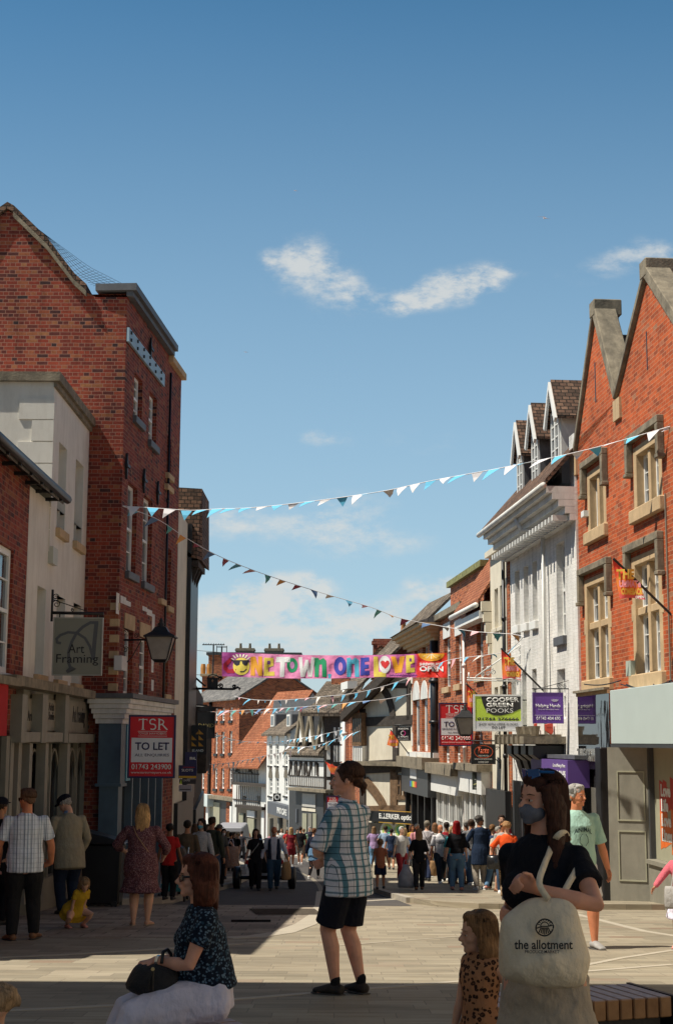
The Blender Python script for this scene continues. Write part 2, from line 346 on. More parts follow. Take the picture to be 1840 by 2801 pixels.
# buff footway zone inside the curve (flush), pale border band and sett line round it
zone = [(-9, nose[0][1])]+nose[:7]+[(nose[6][0], 28.2), (-9, 28.2)]
sheet('footway', M['slabdark'], outline=zone, up=.004)
strip(nose[:7], .32, 'pavement_border', M['pale'], .009)
setts = MB()
sl_pts = gxy((886, 2500), (886, 2470), (882, 2445), (872, 2422), (850, 2402), (820, 2388), (790, 2378), (770, 2372))
for i in range(len(sl_pts)-1):
    a, b = Vector(sl_pts[i]), Vector(sl_pts[i+1]); n = max(1, int((b-a).length/.34))
    for k in range(n):
        p = a.lerp(b, (k+.2)/n); q = a.lerp(b, (k+.75)/n); t = (q-p).normalized(); w = Vector((-t.y, t.x))*.06
        setts.poly([(p.x+w.x, p.y+w.y, g(p.y)+.008), (q.x+w.x, q.y+w.y, g(q.y)+.008), (q.x-w.x, q.y-w.y, g(q.y)+.008), (p.x-w.x, p.y-w.y, g(p.y)+.008)])
o = setts.build('sett_line', M['pale'], recalc=False); tag(o, kind='structure')
lk = [(-12, 28.0), (-4.0, 28.0), (-3.35, 28.7), (-3.05, 30.0), (-3.0, 33), (-2.62, 38), (-2.62, 46), (-3.4, 58), (-5.4, 75), (-8.5, 95), (-14, 125), (-24, 125)]
sheet('left_pavement', M['slabdark'], outline=lk, up=.11, thick=.3)
strip(lk[1:-1], .16, 'left_kerb', M['kerb'], .117)
rk = [(1.48, 29.5), (1.15, 33), (.75, 38), (.3, 46), (-.1, 56), (-1.3, 70), (-3.6, 90), (-9, 125)]
sheet('right_pavement', M['paving'], outline=[(14, 27.2), (14, 125)]+rk[::-1]+[(1.9, 28.0), (2.6, 27.2)], up=.10, thick=.3)
strip(rk, .16, 'right_kerb', M['kerb'], .107)
for i, (pts, w) in enumerate([([(13, 2767), (630, 2736), (1260, 2686), (1840, 2640)], .10), ([(-30, 2622), (150, 2614), (430, 2598), (700, 2580)], .11), ([(1900, 2570), (1760, 2548), (1560, 2498)], .12),
                              ([(1900, 2592), (1700, 2622), (1560, 2650)], .09), ([(930, 2470), (1180, 2455), (1420, 2448)], .25), ([(640, 2582), (900, 2590), (1300, 2560)], .05)]):
    strip(gxy(*pts), w, 'paving_strip', M['pale'], .005)
d = gxy((632, 2518), (740, 2518), (740, 2524), (632, 2524)); tag(sheet('drain_channel', mat('matt_black_grating', (.02, .019, .018), 1.0, .3, 9, spec=0), outline=d, up=.008), label='black slotted drain channel across the shaded buff footway', cat='drain', kind=None); 
dr = bpy.data.objects['drain_channel']; del dr['kind']
tg = MB()
for i in range(22):
    a, b = gp(680+i*8.2, 2488), gp(700+i*8.2, 2504)
    tg.poly([(a.x, a.y, g(a.y)+.011), (a.x+.05, a.y, g(a.y)+.011), (b.x+.05, b.y, g(b.y)+.011), (b.x, b.y, g(b.y)+.011)])
o = tg.build('paving_grooves', mat('dark_grout', (.10, .085, .07), 1.0, .3, 9, spec=0), recalc=False); tag(o, kind='structure')  # dark grooves drawn as thin strips on the paving
# ---------------- houses ----------------
class House:
    def __init__(s, name, label, p0, p1, side, cat='building', group=None, zb=None):
        s.p0 = Vector(p0); s.p1 = Vector(p1); s.u = (s.p1-s.p0).normalized(); s.L = (s.p1-s.p0).length; s.s = side
        s.zb = (min(g(p0[1]), g(p1[1]))-.3) if zb is None else zb
        s.root = empty(name, (p0[0], p0[1], s.zb), label, cat, group, math.atan2(s.u.y, s.u.x))
        s.nv = Vector((-s.u.y, s.u.x))*side; s.holes = []
    def mb(s): return MB(lambda p: Vector((p[0], s.s*p[1], p[2])))
    def uz(s, px, py, n=0):
        d = ray(px, py); o = s.p0+s.nv*n; k = o.dot(s.nv)/(d.x*s.nv.x+d.y*s.nv.y); h = Vector((d.x*k, d.y*k))
        return (h-s.p0).dot(s.u), d.z*k-s.zb
    def rect(s, xl, xr, yt, yb, n=0):
        ym = (yt+yb)/2; xc = (xl+xr)/2
        a0 = s.uz(xl, ym, n)[0]; a1 = s.uz(xr, ym, n)[0]
        return min(a0, a1), max(a0, a1), s.uz(xc, yb, n)[1], s.uz(xc, yt, n)[1]
    def pbox(s, name, m, xl, xr, yt, yb, n0, n1, parent=None, bevel=0):
        a0, a1, z0, z1 = s.rect(xl, xr, yt, yb, n1)
        b = s.mb(); b.box(a0, a1, n0, n1, z0, z1); return b.build(name, m, parent or s.root, bevel=bevel)
    def box(s, name, m, a0, a1, n0, n1, z0, z1, parent=None, bevel=0):
        b = s.mb(); b.box(a0, a1, n0, n1, z0, z1); return b.build(name, m, parent or s.root, bevel=bevel)
    def window(s, a0, a1, z0, z1, rec=.13, fm=None, fw=.055, cols=2, rows=4, sill=None, sillh=.11, lintel=None, linh=.22, gm=None, arch=False, name='window', hole=True, mid=True, blind=0):
        fm = fm or M['white']
        if hole: s.holes.append((a0, a1, z0, z1, rec+.06))
        b = s.mb(); n1 = -rec; n0 = -rec-.05
        b.box(a0, a0+fw, n0, n1, z0, z1); b.box(a1-fw, a1, n0, n1, z0, z1); b.box(a0+fw, a1-fw, n0, n1, z0, z0+fw); b.box(a0+fw, a1-fw, n0, n1, z1-fw, z1)
        zm = (z0+z1)/2
        if mid: b.box(a0+fw, a1-fw, n0+.002, n1+.015, zm-.03, zm+.03)
        for i in range(1, cols):
            x = a0+(a1-a0)*i/cols; b.box(x-.014, x+.014, n0+.012, n1-.006, z0+fw, z1-fw)
        for i in range(1, rows):
            z = z0+(z1-z0)*i/rows
            if mid and abs(z-zm) < .05: continue
            b.box(a0+fw, a1-fw, n0+.014, n1-.008, z-.013, z+.013)
        w = b.build(name, fm, s.root)
        b = s.mb(); b.box(a0+.01, a1-.01, n0-.01, n0+.014-.004, z0+.01, z1-.01); b.build('pane', gm or M['glass'], w)
        if blind:
            b = s.mb(); b.box(a0+.03, a1-.03, n0+.0115, n0+.0125, z1-(z1-z0)*blind, z1-.03); b.build('blind', M['curtain'], w)
        if sill: b = s.mb(); b.box(a0-.07, a1+.07, -rec, .09, z0-sillh, z0-.001); b.build('sill', sill, w, bevel=.008)
        if lintel: b = s.mb(); b.box(a0-.09, a1+.09, -.06, .022, z1+.001, z1+linh); b.build('lintel', lintel, w)
        if arch:
            b = s.mb(); r = (a1-a0)/2; c = (a0+a1)/2
            pts = [(c-r, -.02, z1), (c-r-.02, -.02, z1+.02)]
            ring = [(c+r*1.18*math.cos(R(t)), .03, z1+r*.9*math.sin(R(t))) for t in range(0, 181, 20)]
            b.prism(ring, (0, -.1, 0)); b.build('arch', arch, w)
        return w
    def wpx(s, xl, xr, yt, yb, **k): return s.window(*s.rect(xl, xr, yt, yb), **k)
    def wall(s, m, ze, D=8, rh=0, gables=(), a_start=0, name='wall', near=True, far=True, hip=0, z_low=0):
        b = s.mb(); L = s.L
        us = sorted(set([a_start, L]+[h[i] for h in s.holes for i in (0, 1) if a_start < h[i] < L])); zs = sorted(set([z_low, ze]+[h[i] for h in s.holes for i in (2, 3) if z_low < h[i] < ze]))
        for a, c in zip(us, us[1:]):
            for e, f in zip(zs, zs[1:]):
                x, z = (a+c)/2, (e+f)/2
                if not any(h[0] < x < h[1] and h[2] < z < h[3] for h in s.holes): b.poly([(a, 0, e), (c, 0, e), (c, 0, f), (a, 0, f)])
        for a0, a1, z0, z1, dd in s.holes:
            a0 = max(a0, a_start); a1 = min(a1, L); z0 = max(z0, z_low); z1 = min(z1, ze)
            b.poly([(a0, 0, z0), (a0, 0, z1), (a0, -dd, z1), (a0, -dd, z0)]); b.poly([(a1, 0, z0), (a1, 0, z1), (a1, -dd, z1), (a1, -dd, z0)])
            b.poly([(a0, 0, z1), (a1, 0, z1), (a1, -dd, z1), (a0, -dd, z1)]); b.poly([(a0, 0, z0), (a1, 0, z0), (a1, -dd, z0), (a0, -dd, z0)])
            b.poly([(a0, -dd, z0), (a1, -dd, z0), (a1, -dd, z1), (a0, -dd, z1)])
        prof = [(0, z_low), (0, ze)]+([(-D/2, ze+rh)] if rh else [])+[(-D, ze), (-D, z_low)]
        for q, a in ((near, a_start), (far, L)):
            if q: b.poly([(a, n, z) for n, z in prof])
        b.poly([(a_start, -D, z_low), (L, -D, z_low), (L, -D, ze), (a_start, -D, ze)])
        if not rh: b.poly([(a_start, 0, ze), (L, 0, ze), (L, -D, ze), (a_start, -D, ze)])
        for gb in gables: b.poly([(a, 0, z) for a, z in gb])
        return b.build(name, m, s.root, recalc=False)
    def roof(s, m, ze, D, rh, oh=.25, a0=-.12, a1=None, th=.12, name='roof', drop=.0):
        b = s.mb(); a1 = s.L+.12 if a1 is None else a1; sl = rh/(D/2)
        b.prism([(a0, oh, ze-oh*sl+.02), (a0, -D/2, ze+rh+.02), (a0, -D-oh, ze-oh*sl+.02), (a0, -D-oh, ze-oh*sl+.02+th), (a0, -D/2, ze+rh+.02+th*1.25), (a0, oh, ze-oh*sl+.02+th)], (a1-a0, 0, 0))
        return b.build(name, m, s.root)
    def gutter(s, z, n=.3, a0=0, a1=None, m=None, r=.07, name='gutter'):
        b = s.mb(); b.tube([(a0, n, z), (s.L if a1 is None else a1, n, z)], r, 8); return b.build(name, m or M['black'], s.root, smooth=True)
    def pipe(s, a, n, z0, z1, m=None, r=.05, name='drainpipe'):
        b = s.mb(); b.tube([(a, n, z0), (a, n, z1)], r, 8)
        for z in (z0+(z1-z0)*k/4 for k in (1, 2, 3)): b.tube([(a, n, z-.05), (a, n, z+.05)], r*1.35, 8)
        return b.build(name, m or M['black'], s.root, smooth=True)
def chimney(h, a, n, z, w, d, hh, m=None, pots=2, parent=None, potm=None):
    b = h.mb(); b.box(a-w/2, a+w/2, n-d/2, n+d/2, z, z+hh); b.box(a-w/2-.06, a+w/2+.06, n-d/2-.06, n+d/2+.06, z+hh-.25, z+hh-.1)
    c = b.build('chimney', m or M['brick_far'], parent or h.root)
    for i in range(pots):
        b = h.mb(); b.lathe([(.11, z+hh+.001), (.13, z+hh+.1), (.1, z+hh+.4), (.13, z+hh+.45), (.09, z+hh+.45)], (a-w/2+w*(i+.5)/pots, n, 0), 10); b.build('chimney_pot', potm or paint((.5, .22, .08), .8), c, smooth=True)
# left: unseen caster of the foreground shade; right: building added to bounce warm light
s0 = House('square_building', 'tall plain building on the square out of frame', (-5.4, -14), (-5.4, 11.03), -1); s0.root['kind'] = 'structure'; del s0.root['label'], s0.root['category']
s0.wall(M['plaster'], 14-s0.zb, 16, 0)
s1 = House('added_bounce_building', '', (9.5, -14), (6.15, 20.3), 1); s1.root['kind'] = 'structure'; del s1.root['category']
s1.wall(mat('warm_bounce_wall', (.56, .47, .35), .9, .15, 2), 9, 8, 3); s1.roof(M['tile'], 9, 8, 3)
# ---- left brick shop (L1) ----
XL = -5.18
h = House('brick_terrace_shop', 'dark brick shop at left edge with white sash window and black gutter', (XL, 16.2), (XL, 24.345), -1)
ze = h.uz(0, 1190, .3)[1]
a79 = h.uz(72, 1600)[0]
w = h.wpx(-60, 32, 1476, 1838, cols=3, rows=4, sill=M['whiteold'], rec=.05, fw=.11, name='sash_window')
h.wpx(-400, -250, 1500, 1900, cols=3, rows=4, sill=M['whiteold'])
h.wall(M['brick_old'], ze, 9, 3.2)
# rendered end bay of the same range
h.roof(M['slate'], ze, 9, 3.2, oh=.25, a0=-.1, a1=9.9)
h.gutter(ze-.05, .3, -.2, 10.0, r=.08)
for k in range(12): 
    b = h.mb(); a = k*.85+.1; b.box(a, a+.04, 0, .3, ze-.16, ze-.10); b.build('gutter_bracket', M['iron'], h.root)
h.pbox('fascia', paint((.40, .01, .012), .95, 'red_shop_paint'), -120, 21, 1858, 2012, 0, .5)
h.pbox('cornice', M['stone'], -130, 60, 1838, 1862, 0, .55)
h.pbox('shop_window', M['glassd'], -130, 18, 2014, 2500, 0, .12)
for x in (-60, 10, 22, 44): h.pbox('pilaster', M['grey'], x, x+9, 2014, 2480, .12, .2)
L1 = h
# ---- cream rendered building with the picture framer's shop ----
h = House('cream_rendered_building', 'tall cream rendered building with stone parapet and quoins above gothic shopfront', (XL+.004, 24.35), (XL+.004, 29.98), -1)
zp = h.uz(153.5, 1050)[1]
aq = 26.1-24.35
for (xl, xr, yt, yb) in ((158, 180, 1215, 1455), (204, 226, 1262, 1490)): h.wpx(xl, xr, yt, yb, sill=M['stonetan'], sillh=.16, cols=2, rows=4, rec=.22)
for (xl, xr, yt, yb) in ((98, 122, 1605, 1848), (152, 175, 1632, 1862), (198, 219, 1652, 1872)): h.wpx(xl, xr, yt, yb, sill=M['stonetan'], sillh=.2, cols=2, rows=4, rec=.22)
zg = L1.uz(0, 1190, .3)[1]+L1.zb-h.zb
hh_ = h.holes
# facade: lower part from the brick boundary, upper part from the corner
def cream_wall():
    up = [q for q in hh_]
    h.holes = up; h.wall(M['plaster'], zg-.12, 9, 0, name='wall', z_low=0)
    h.holes = up; h.wall(M['plaster'], zp, 9, 0, a_start=aq, name='upper_wall', z_low=zg-.12+.001)
cream_wall()
# coping along the parapet returning along the near end
b = h.mb(); b.box(aq-.10, h.L, -.3, .12, zp, zp+.17); b.box(aq-.10, aq+.3, -9, -.3, zp, zp+.17); b.box(aq-.04, h.L, 0, .06, zp-.1, zp-.001); b.build('parapet_coping', M['stone'], h.root)
h.pbox('alarm_box', paint((.5, .5, .42), .5), 145, 158, 1498, 1545, 0, .09)
for i in range(7):
    b = h.mb(); z = zp-.32-i*.30*1.35; wd = .62 if i % 2 == 0 else .38
    b.box(aq-.03, aq+.004, -wd, .02, z-.385, z); b.build('quoin', M['plaster'], h.root)
# shopfront: hood, three signboards, gothic lights
h.pbox('cornice', M['stone'], 45, 262, 1868, 1893, 0, .42)
sb = h.pbox('fascia_backing', M['grey'], 62, 262, 1893, 2033, 0, .12)
for (xl, xr, y0, y1) in ((70, 113, 1912, 2000), (127, 172, 1916, 2000), (188, 262, 1920, 2006)):
    h.pbox('sign_panel', M['grey'], xl, xr, y0, y1, .12, .16); 
for (xl, xr) in ((60, 74), (116, 130), (178, 188), (268, 272)):
    h.pbox('pilaster', M['grey'], xl, xr, 1900, 2032, .16, .34)
for (xl, xr, y0, y1) in ((72, 112, 2003, 2030), (128, 172, 2004, 2030), (188, 266, 2008, 2032)): h.pbox('lower_panel', M['grey'], xl, xr, y0, y1, .12, .32)
a0, a1, z0, z1 = h.rect(60, 272, 2034, 2480, .02); z0 = g(27.5)+.11-h.zb
h.box('shop_glass', M['glassd'], a0, a1, 0, .03, z0+.5, z1)
h.box('stallriser', M['grey'], a0, a1, 0, .14, 0, z0+.5)
n = 9
for i in range(n+1):
    a = a0+(a1-a0)*i/n; h.box('mullion', M['grey'], a-.03, a+.03, .03, .12, z0+.5, z1)
for i in range(n):
    A = a0+(a1-a0)*i/n; B_ = a0+(a1-a0)*(i+1)/n; c = (A+B_)/2; zt = z1-.1; hgt = .75; b = h.mb()
    for sg in (-1, 1):
        pts = [(c+sg*(c-A)*math.cos(t), .08, zt-hgt+hgt*math.sin(t)) for t in [j*math.pi/2/6 for j in range(7)]]; b.tube(pts, .025, 5)
    b.build('gothic_tracery', M['grey'], h.root)
for xx in (74, 118, 178, 270): h.pbox('half_pilaster', M['grey'], xx, xx+8, 2034, 2470, .1, .26)
CREAM = h
# lettering on the sign panels
def wtext(h, s, px, py, n, size, m, xs=1, bold=0, **k):
    a, z = h.uz(px, py, n); t = text(s, size, m, h.root, (a, h.s*n, z), bold, xs, rot=(R(90), 0, 0 if h.s < 0 else R(180)), **k); return t
wtext(h, 'Art Framing', 216, 1958, .165, .3, M['black'], xs=.95, zs=1.5)
wtext(h, 'Artist', 141, 1935, .165, .2, M['black']); wtext(h, 'Studio', 141, 1960, .165, .2, M['black']); wtext(h, 'Art', 82, 1960, .165, .24, M['black'])
# ---- left tall brick building ----
h = House('tall_brick_building', 'tall dark red brick building with gable end and slim sash windows', (-4.47, 30.0), (-4.12, 34.85), -1)
zc = h.uz(350, 806)[1]
SI = M['lead']
for (xl, xr, yt, yb) in ((366, 389, 1028, 1150), (407, 428, 1078, 1215), (347, 373, 1324, 1570), (390, 415, 1360, 1598), (339, 362, 1722, 1900), (381, 405, 1745, 1905)):
    low = yt > 1700
    h.wpx(xl, xr, yt, yb, sill=None if low else SI, sillh=.16, lintel=M['stonetan'] if low else None, linh=.32, cols=2, rows=4, rec=.10, fw=.075)
# gable: wall profile towards the camera with steep roof and parapet
h.wall(M['brick_old'], zc, 9, 0, near=False)
def gz(px, py, Y=30.0):
    p = at(px, py, Y); return p.x, p.z-h.zb
pts = [gz(*q) for q in ((335, 812), (262, 812), (238, 800), (205, 770), (130, 672), (40, 585), (22, 575), (0, 590), (-60, 690), (-330, 1000))]
b = MB(lambda p: Vector(p)); x0 = h.p0.x
R2 = Matrix.Rotation(-h.root.rotation_euler.z, 3, 'Z')
b = MB(lambda p: R2 @ (Vector(p)-Vector((h.p0.x, h.p0.y, 0))))
b.prism([(x0, 30.0, 0)]+[(x0, 30.0, pts[0][1])]+[(x, 30.0, z) for x, z in pts[1:]]+[(pts[-1][0], 30.0, 0)], (0, .45, 0)); b.build('gable_wall', M['brick_old'], h.root)
b = MB(lambda p: R2 @ (Vector(p)-Vector((h.p0.x, h.p0.y, 0))))
slope = pts[2:9]
b.prism([(x, 29.9, z+.02) for x, z in slope]+[(x, 29.9, z+.16) for x, z in slope[::-1]], (0, 6.5, 0)); b.build('roof', M['tile'], h.root)
b = MB(lambda p: R2 @ (Vector(p)-Vector((h.p0.x, h.p0.y, 0))))
b.prism([(x, 29.86, z-.10) for x, z in slope[:4]]+[(x, 29.86, z+.01) for x, z in slope[:4][::-1]], (0, .12, 0)); b.build('verge', M['stone'], h.root)
b = h.mb(); b.box(-.12, h.L, -.66, .22, zc+.05, zc+.2); b.box(-.06, h.L, 0, .14, zc-.06, zc+.049); b.build('eaves_gutter', M['lead'], h.root)
# bird netting stretched from ridge to eaves
b = MB(lambda p: R2 @ (Vector(p)-Vector((h.p0.x, h.p0.y, 0))))
A = [gz(*q) for q in ((40, 590), (130, 672), (205, 770), (262, 806))]; Bn = [gz(*q) for q in ((48, 598), (140, 668), (240, 742), (335, 790))]
for i in range(26):
    t = i/25
    def lp(P, t):
        k = t*(len(P)-1); j = min(int(k), len(P)-2); f = k-j; return (P[j][0]*(1-f)+P[j+1][0]*f, P[j][1]*(1-f)+P[j+1][1]*f)
    p, q = lp(A, t), lp(Bn, t); b.tube([(p[0], 29.95, p[1]+.15), (q[0], 30.1, q[1]+.12)], .004, 3)
for j in range(1, 7):
    pp = []
    for i in range(14):
        t = i/13; p, q = lp(A, t), lp(Bn, t); f = j/6; pp.append((p[0]*(1-f)+q[0]*f, 29.95+.15*f, p[1]*(1-f)+q[1]*f+.14))
    b.tube(pp, .004, 3)
b.build('bird_netting', M['iron'], h.root)
b = h.mb(); a0, za = h.uz(352, 915, .06); a1, zbb = h.uz(449, 1070, .06)
b.prism([(a0, .02, za+.16), (a1, .02, za+.16), (a1, .02, za-.14), (a0, .02, za-.14)], (0, .05, 0)); ib = b.build('steel_beam_plate', paint((.30, .42, .5), .5), h.root)
b = h.mb()
for i in range(6):
    for dz in (-.07, .09): b.lathe([(.03, 0), (.03, .04)], (0, 0, 0), 6) if 0 else b.box(a0+.15+i*(a1-a0)/6, a0+.21+i*(a1-a0)/6, .07, .10, za+dz-.03, za+dz+.03)
b.build('bolt', M['iron'], ib)
for (x, y) in ((342, 1275), (390, 1315), (428, 1348), (408, 955)):
    a, z = h.uz(x, y); b = h.mb(); b.prism([(a-.06, .01, z), (a, .01, z+.28), (a+.06, .01, z), (a, .01, z-.28)], (0, .05, 0)); b.box(a-.14, a+.14, .06, .09, z-.03, z+.03); b.build('wall_tie_plate', M['iron'], h.root)
# quoins of the lower storey: pale bricks toothing round the corner
zq0, zq1 = h.uz(316, 1890)[1], h.uz(322, 1625)[1]
k = 0; z = zq0
while z < zq1:
    if k % 2 == 0: b = h.mb(); b.box(-.012, .12, -.26, .012, z, z+.15); b.build('quoin', M['stonetan'], h.root)
    k += 1; z += .165
for i, (xl, xr, yt, yb) in enumerate([(318, 326, 1622, 1680), (330, 345, 1632, 1652), (345, 358, 1645, 1658), (390, 402, 1660, 1672), (402, 416, 1668, 1684), (416, 423, 1680, 1730), (414, 420, 1790, 1840), (414, 420, 1860, 1890)]):
    a0, a1, z0, z1 = h.rect(xl, xr, yt, yb, .004); b = h.mb(); b.box(a0, a1, 0, .006, z0, z1); b.build('flaking_white_paint', M['brick_white'], h.root)
h.pbox('alarm_box', paint((.6, .6, .6), .5), 333, 347, 1795, 1835, 0, .16)
h.pipe(h.L-.05, .06, 0, zc-.5, r=.03)
# blue shopfront surround on the corner with cream cornice
zt = h.uz(320, 1902, .2)[1]; zf = g(31)+.11-h.zb
h.box('shopfront_pier', M['bluep'], -.22, .16, -.24, .15, 0, zt-1.76)
h.box('shopfront_capital', M['bluep'], -.26, .20, -.27, .19, zt-1.75, zt-.55); h.box('pier_band', M['bluep'], -.30, .24, -.31, .22, zt-1.80, zt-1.74)
h.box('teal_panel', M['tealp'], .201, .62, .01, .21, zt-1.7, zt-.56)
b = h.mb()
for i in range(5): b.box(-.30-.035*i, h.L-.4+.04*i, -.34-.035*i, .22+.045*i, zt-.55+.1*i, zt-.45+.1*i-.004)
b.build('shop_cornice', M['whiteold'], h.root)
h.box('lead_flashing', M['lead'], -.5, h.L-.2, -.56, .46, zt-.045, zt+.05)
h.box('shop_glass', M['glassd'], .2, h.L-.4, 0, .05, zf+.4, zt-.6)
h.box('stallriser', M['bluep'], .2, h.L-.4, 0, .15, 0, zf+.4)
for a in (.9, 1.7, 2.6, 3.4, 4.2): h.box('shop_mullion', M['bluep'], a-.05, a+.05, .05, .2, zf+.4, zt-.6)
TALL = h
# narrow lower neighbour
h = House('narrow_brick_building', 'narrow red brick building with stone coping beyond the tall gabled one', (-4.12, 34.852), (-4.0, 36.6), -1)
z2 = h.uz(462, 990)[1]
for (xl, xr, yt, yb) in ((455, 468, 1195, 1300), (436, 447, 1480, 1640), (455, 467, 1500, 1660), (452, 466, 1260, 1330), (447, 459, 1800, 1900)):
    h.wpx(xl, xr, yt, yb, sill=M['stonetan'], sillh=.14, cols=2, rows=4)
h.wall(M['brick_old'], z2, 8, 0)
b = h.mb(); b.box(-.05, h.L+.08, -.5, .12, z2, z2+.16); b.build('coping', M['stonetan'], h.root)
# cream building with black timber post and jettied tile-hung gable
h = House('cream_jettied_building', 'cream and black building with tiled jettied roof at the bend on the left', (-4.0, 36.7), (-4.0, 41), -1)
zt = h.uz(508, 1425)[1]
h.wall(M['cream'], zt, 7, 0)
a0 = h.uz(510, 1700, .02)[0]
h.box('timber_post', M['black'], a0, h.L+.02, 0, .12, 2.6, zt)
h.box('shop_front', M['black'], .3, h.L, 0, .10, 0, 2.6)
b = h.mb(); za = h.uz(545, 1320, .35)[1]; zl = h.uz(545, 1522, .4)[1]
b.prism([(a0, -2.4, za+.1), (a0+.3, .34, za), (a0+.3, .38, zl), (a0, .25, zl+.05), (a0, -2.4, zl+.5)], (2.2, 0, 0)); b.build('tiled_roof', M['tile'], h.root)
h.box('soffit_beam', M['timber'], a0+.1, a0+2.1, -.3, .30, zl-.16, zl)
for i in range(3):
    b = h.mb(); a = a0+.3+i*.6; b.prism([(a, .0, zl-.9), (a, .28, zl-.17), (a, .0, zl-.17)], (.1, 0, 0)); b.build('jetty_bracket', M['timber'], h.root)
h = House('black_shop_building', 'dark timber clad shop building past the jettied roof on the left', (-4.05, 42.4), (-5.2, 58), -1)
h.wall(M['timber'], 6.8, 7, 0); h.box('shop_front', M['black'], .1, h.L, 0, .1, 0, 3.2)
for i in range(4): h.box('oriel', M['timber'], 1+i*3.5, 2.6+i*3.5, 0, .35, 4.2, 6.2)
# ================= right-hand row =================
def rl(Y): return (7.76-.0825*Y, Y)
def gable_coping(h, a0, z0, a1, z1, n0=-.5, n1=.08, th=.2, m=None, cap=False):
    b = h.mb(); d = Vector((a1-a0, z1-z0)).normalized(); nn = Vector((-d.y, d.x)); nn = nn if nn.y > 0 else -nn
    q = [(a0, z0), (a1, z1), (a1+nn.x*th, z1+nn.y*th), (a0+nn.x*th, z0+nn.y*th)]
    b.prism([(x, n0, z) for x, z in q], (0, n1-n0, 0)); return b.build('coping', m or M['stone'], h.root, bevel=.015)
h = House('gabled_brick_building', 'bright red brick building with two steep stone-coped gables and mullioned windows', rl(20.5), rl(31.1), 1)
def A(px, py, n=0): return h.uz(px, py, n)
fl = A(1581, 1158); apx1 = A(1628, 868); val = A(1688, 1092); apx2 = A(1768, 762)
L = h.L
hw = fl[0]-apx1[0]; hw2 = (val[0]-apx2[0]); vz = val[1]
ze = min(fl[1], vz)-.15
rf0 = (apx2[0]-hw2, vz)
# windows: stone surround with mullion, transom, hood mould and sill
def stonewin(xl, xr, yt, yb, hood_y, trans=True):
    a0, a1, z0, z1 = h.rect(xl, xr, yt, yb); J = .17
    h.holes.append((a0, a1, z0, z1, .24))
    b = h.mb(); b.box(a0, a0+J, -.22, .012, z0, z1); b.box(a1-J, a1, -.22, .012, z0, z1); b.box(a0+J, a1-J, -.22, .012, z1-J, z1)
    am = (a0+a1)/2; b.box(am-.07, am+.07, -.17, -.03, z0+.02, z1-J)
    zt = z0+(z1-z0)*.53
    if trans:
        b.box(a0+J, am-.07, -.16, -.04, zt-.07, zt+.07); b.box(am+.07, a1-J, -.16, -.04, zt-.07, zt+.07)
        for a in (a0-.07, a1-.10): b.box(a, a+.17, -.02, .014, zt-.16, zt+.16)
    w = b.build('window', M['stonetan'], h.root, bevel=.012)
    b = h.mb(); b.box(a0-.1, a1+.1, -.22, .10, z0-.26, z0); b.build('sill', M['stonetan'], w, bevel=.02)
    b = h.mb(); e = .14; dz = .55
    b.box(a0-e-.04, a1+e+.04, 0, .13, z1+.10, z1+.24)
    for a in (a0-e-.04, a1+e-.10): b.box(a, a+.14, 0, .13, z1+.10-dz, z1+.099); b.box(a-.05*(a < am), a+.14+.05*(a > am), 0, .15, z1+.02-dz, z1+.10-dz-.002)
    b.build('hood_mould', M['stone'], w, bevel=.012)
    b = h.mb()
    zz = [(z0+.02, zt-.07), (zt+.07, z1-J)] if trans else [(z0+.02, z1-J)]
    for x0, x1 in ((a0+J, am-.07), (am+.07, a1-J)):
        for q0, q1 in zz:
            t = .045; b.box(x0, x0+t, -.19, -.14, q0, q1); b.box(x1-t, x1, -.19, -.14, q0, q1); b.box(x0+t, x1-t, -.19, -.14, q0, q0+t); b.box(x0+t, x1-t, -.19, -.14, q1-t, q1)
            k = max(2, int((q1-q0)/.28))
            for i in range(1, k): b.box(x0+t, x1-t, -.175, -.16, q0+(q1-q0)*i/k-.009, q0+(q1-q0)*i/k+.009)
    b.build('casement', M['white'], w)
    b = h.mb(); b.box(a0+J, a1-J, -.2, -.195, z0+.02, z1-J); b.build('pane', M['glass'], w)
stonewin(1601, 1670, 1572, 1858, 1550); stonewin(1731, 1812, 1508, 1842, 1490)
stonewin(1607, 1657, 1276, 1446, 1260, False); stonewin(1733, 1810, 1200, 1378, 1134, False)
stonewin(1935, 2040, 1420, 1820, 1400); stonewin(1935, 2040, 1050, 1290, 1000, False)
g1 = [(L, ze), (L, fl[1]-.1), (apx1[0], apx1[1]), (val[0], vz), (val[0], ze)]
g2 = [(val[0], ze), (val[0], vz), (apx2[0], apx2[1]), (rf0[0], vz), (rf0[0], ze)]
g1[1] = (L, apx1[1]-(apx1[1]-vz)*(L-apx1[0])/(apx1[0]-val[0]))
ap0 = A(1688, 2200, -.05)[0]; h.holes.append((.0, L, .0, A(1740, 2036, .4)[1], .9))
h.wall(M['brick_right'], ze, 9, 0, gables=(g1, g2, [(0, ze), (rf0[0], ze), (rf0[0], vz), (0, vz)]))
gable_coping(h, L+.02, g1[1][1], apx1[0]-.0, apx1[1], th=.12); gable_coping(h, apx1[0]-.03, apx1[1]+.02, val[0]+.05, vz, n0=-.38, th=.22)
gable_coping(h, val[0]+.0, vz+.02, apx2[0], apx2[1], th=.12); gable_coping(h, apx2[0]-.03, apx2[1]+.02, rf0[0], vz, n0=-.38, th=.22)
for ap in (apx1, apx2): h.box('apex_stone', M['stone'], ap[0]-.22, ap[0]+.16, -.5, .09, ap[1]+.0, ap[1]+.34, bevel=.02)
h.box('kneeler', M['stonetan'], val[0]-.28, val[0]+.18, -.5, .05, vz-.42, vz-.01); h.box('kneeler', M['stonetan'], L-.12, L+.06, -.5, .06, g1[1][1]-.45, g1[1][1]-.04)
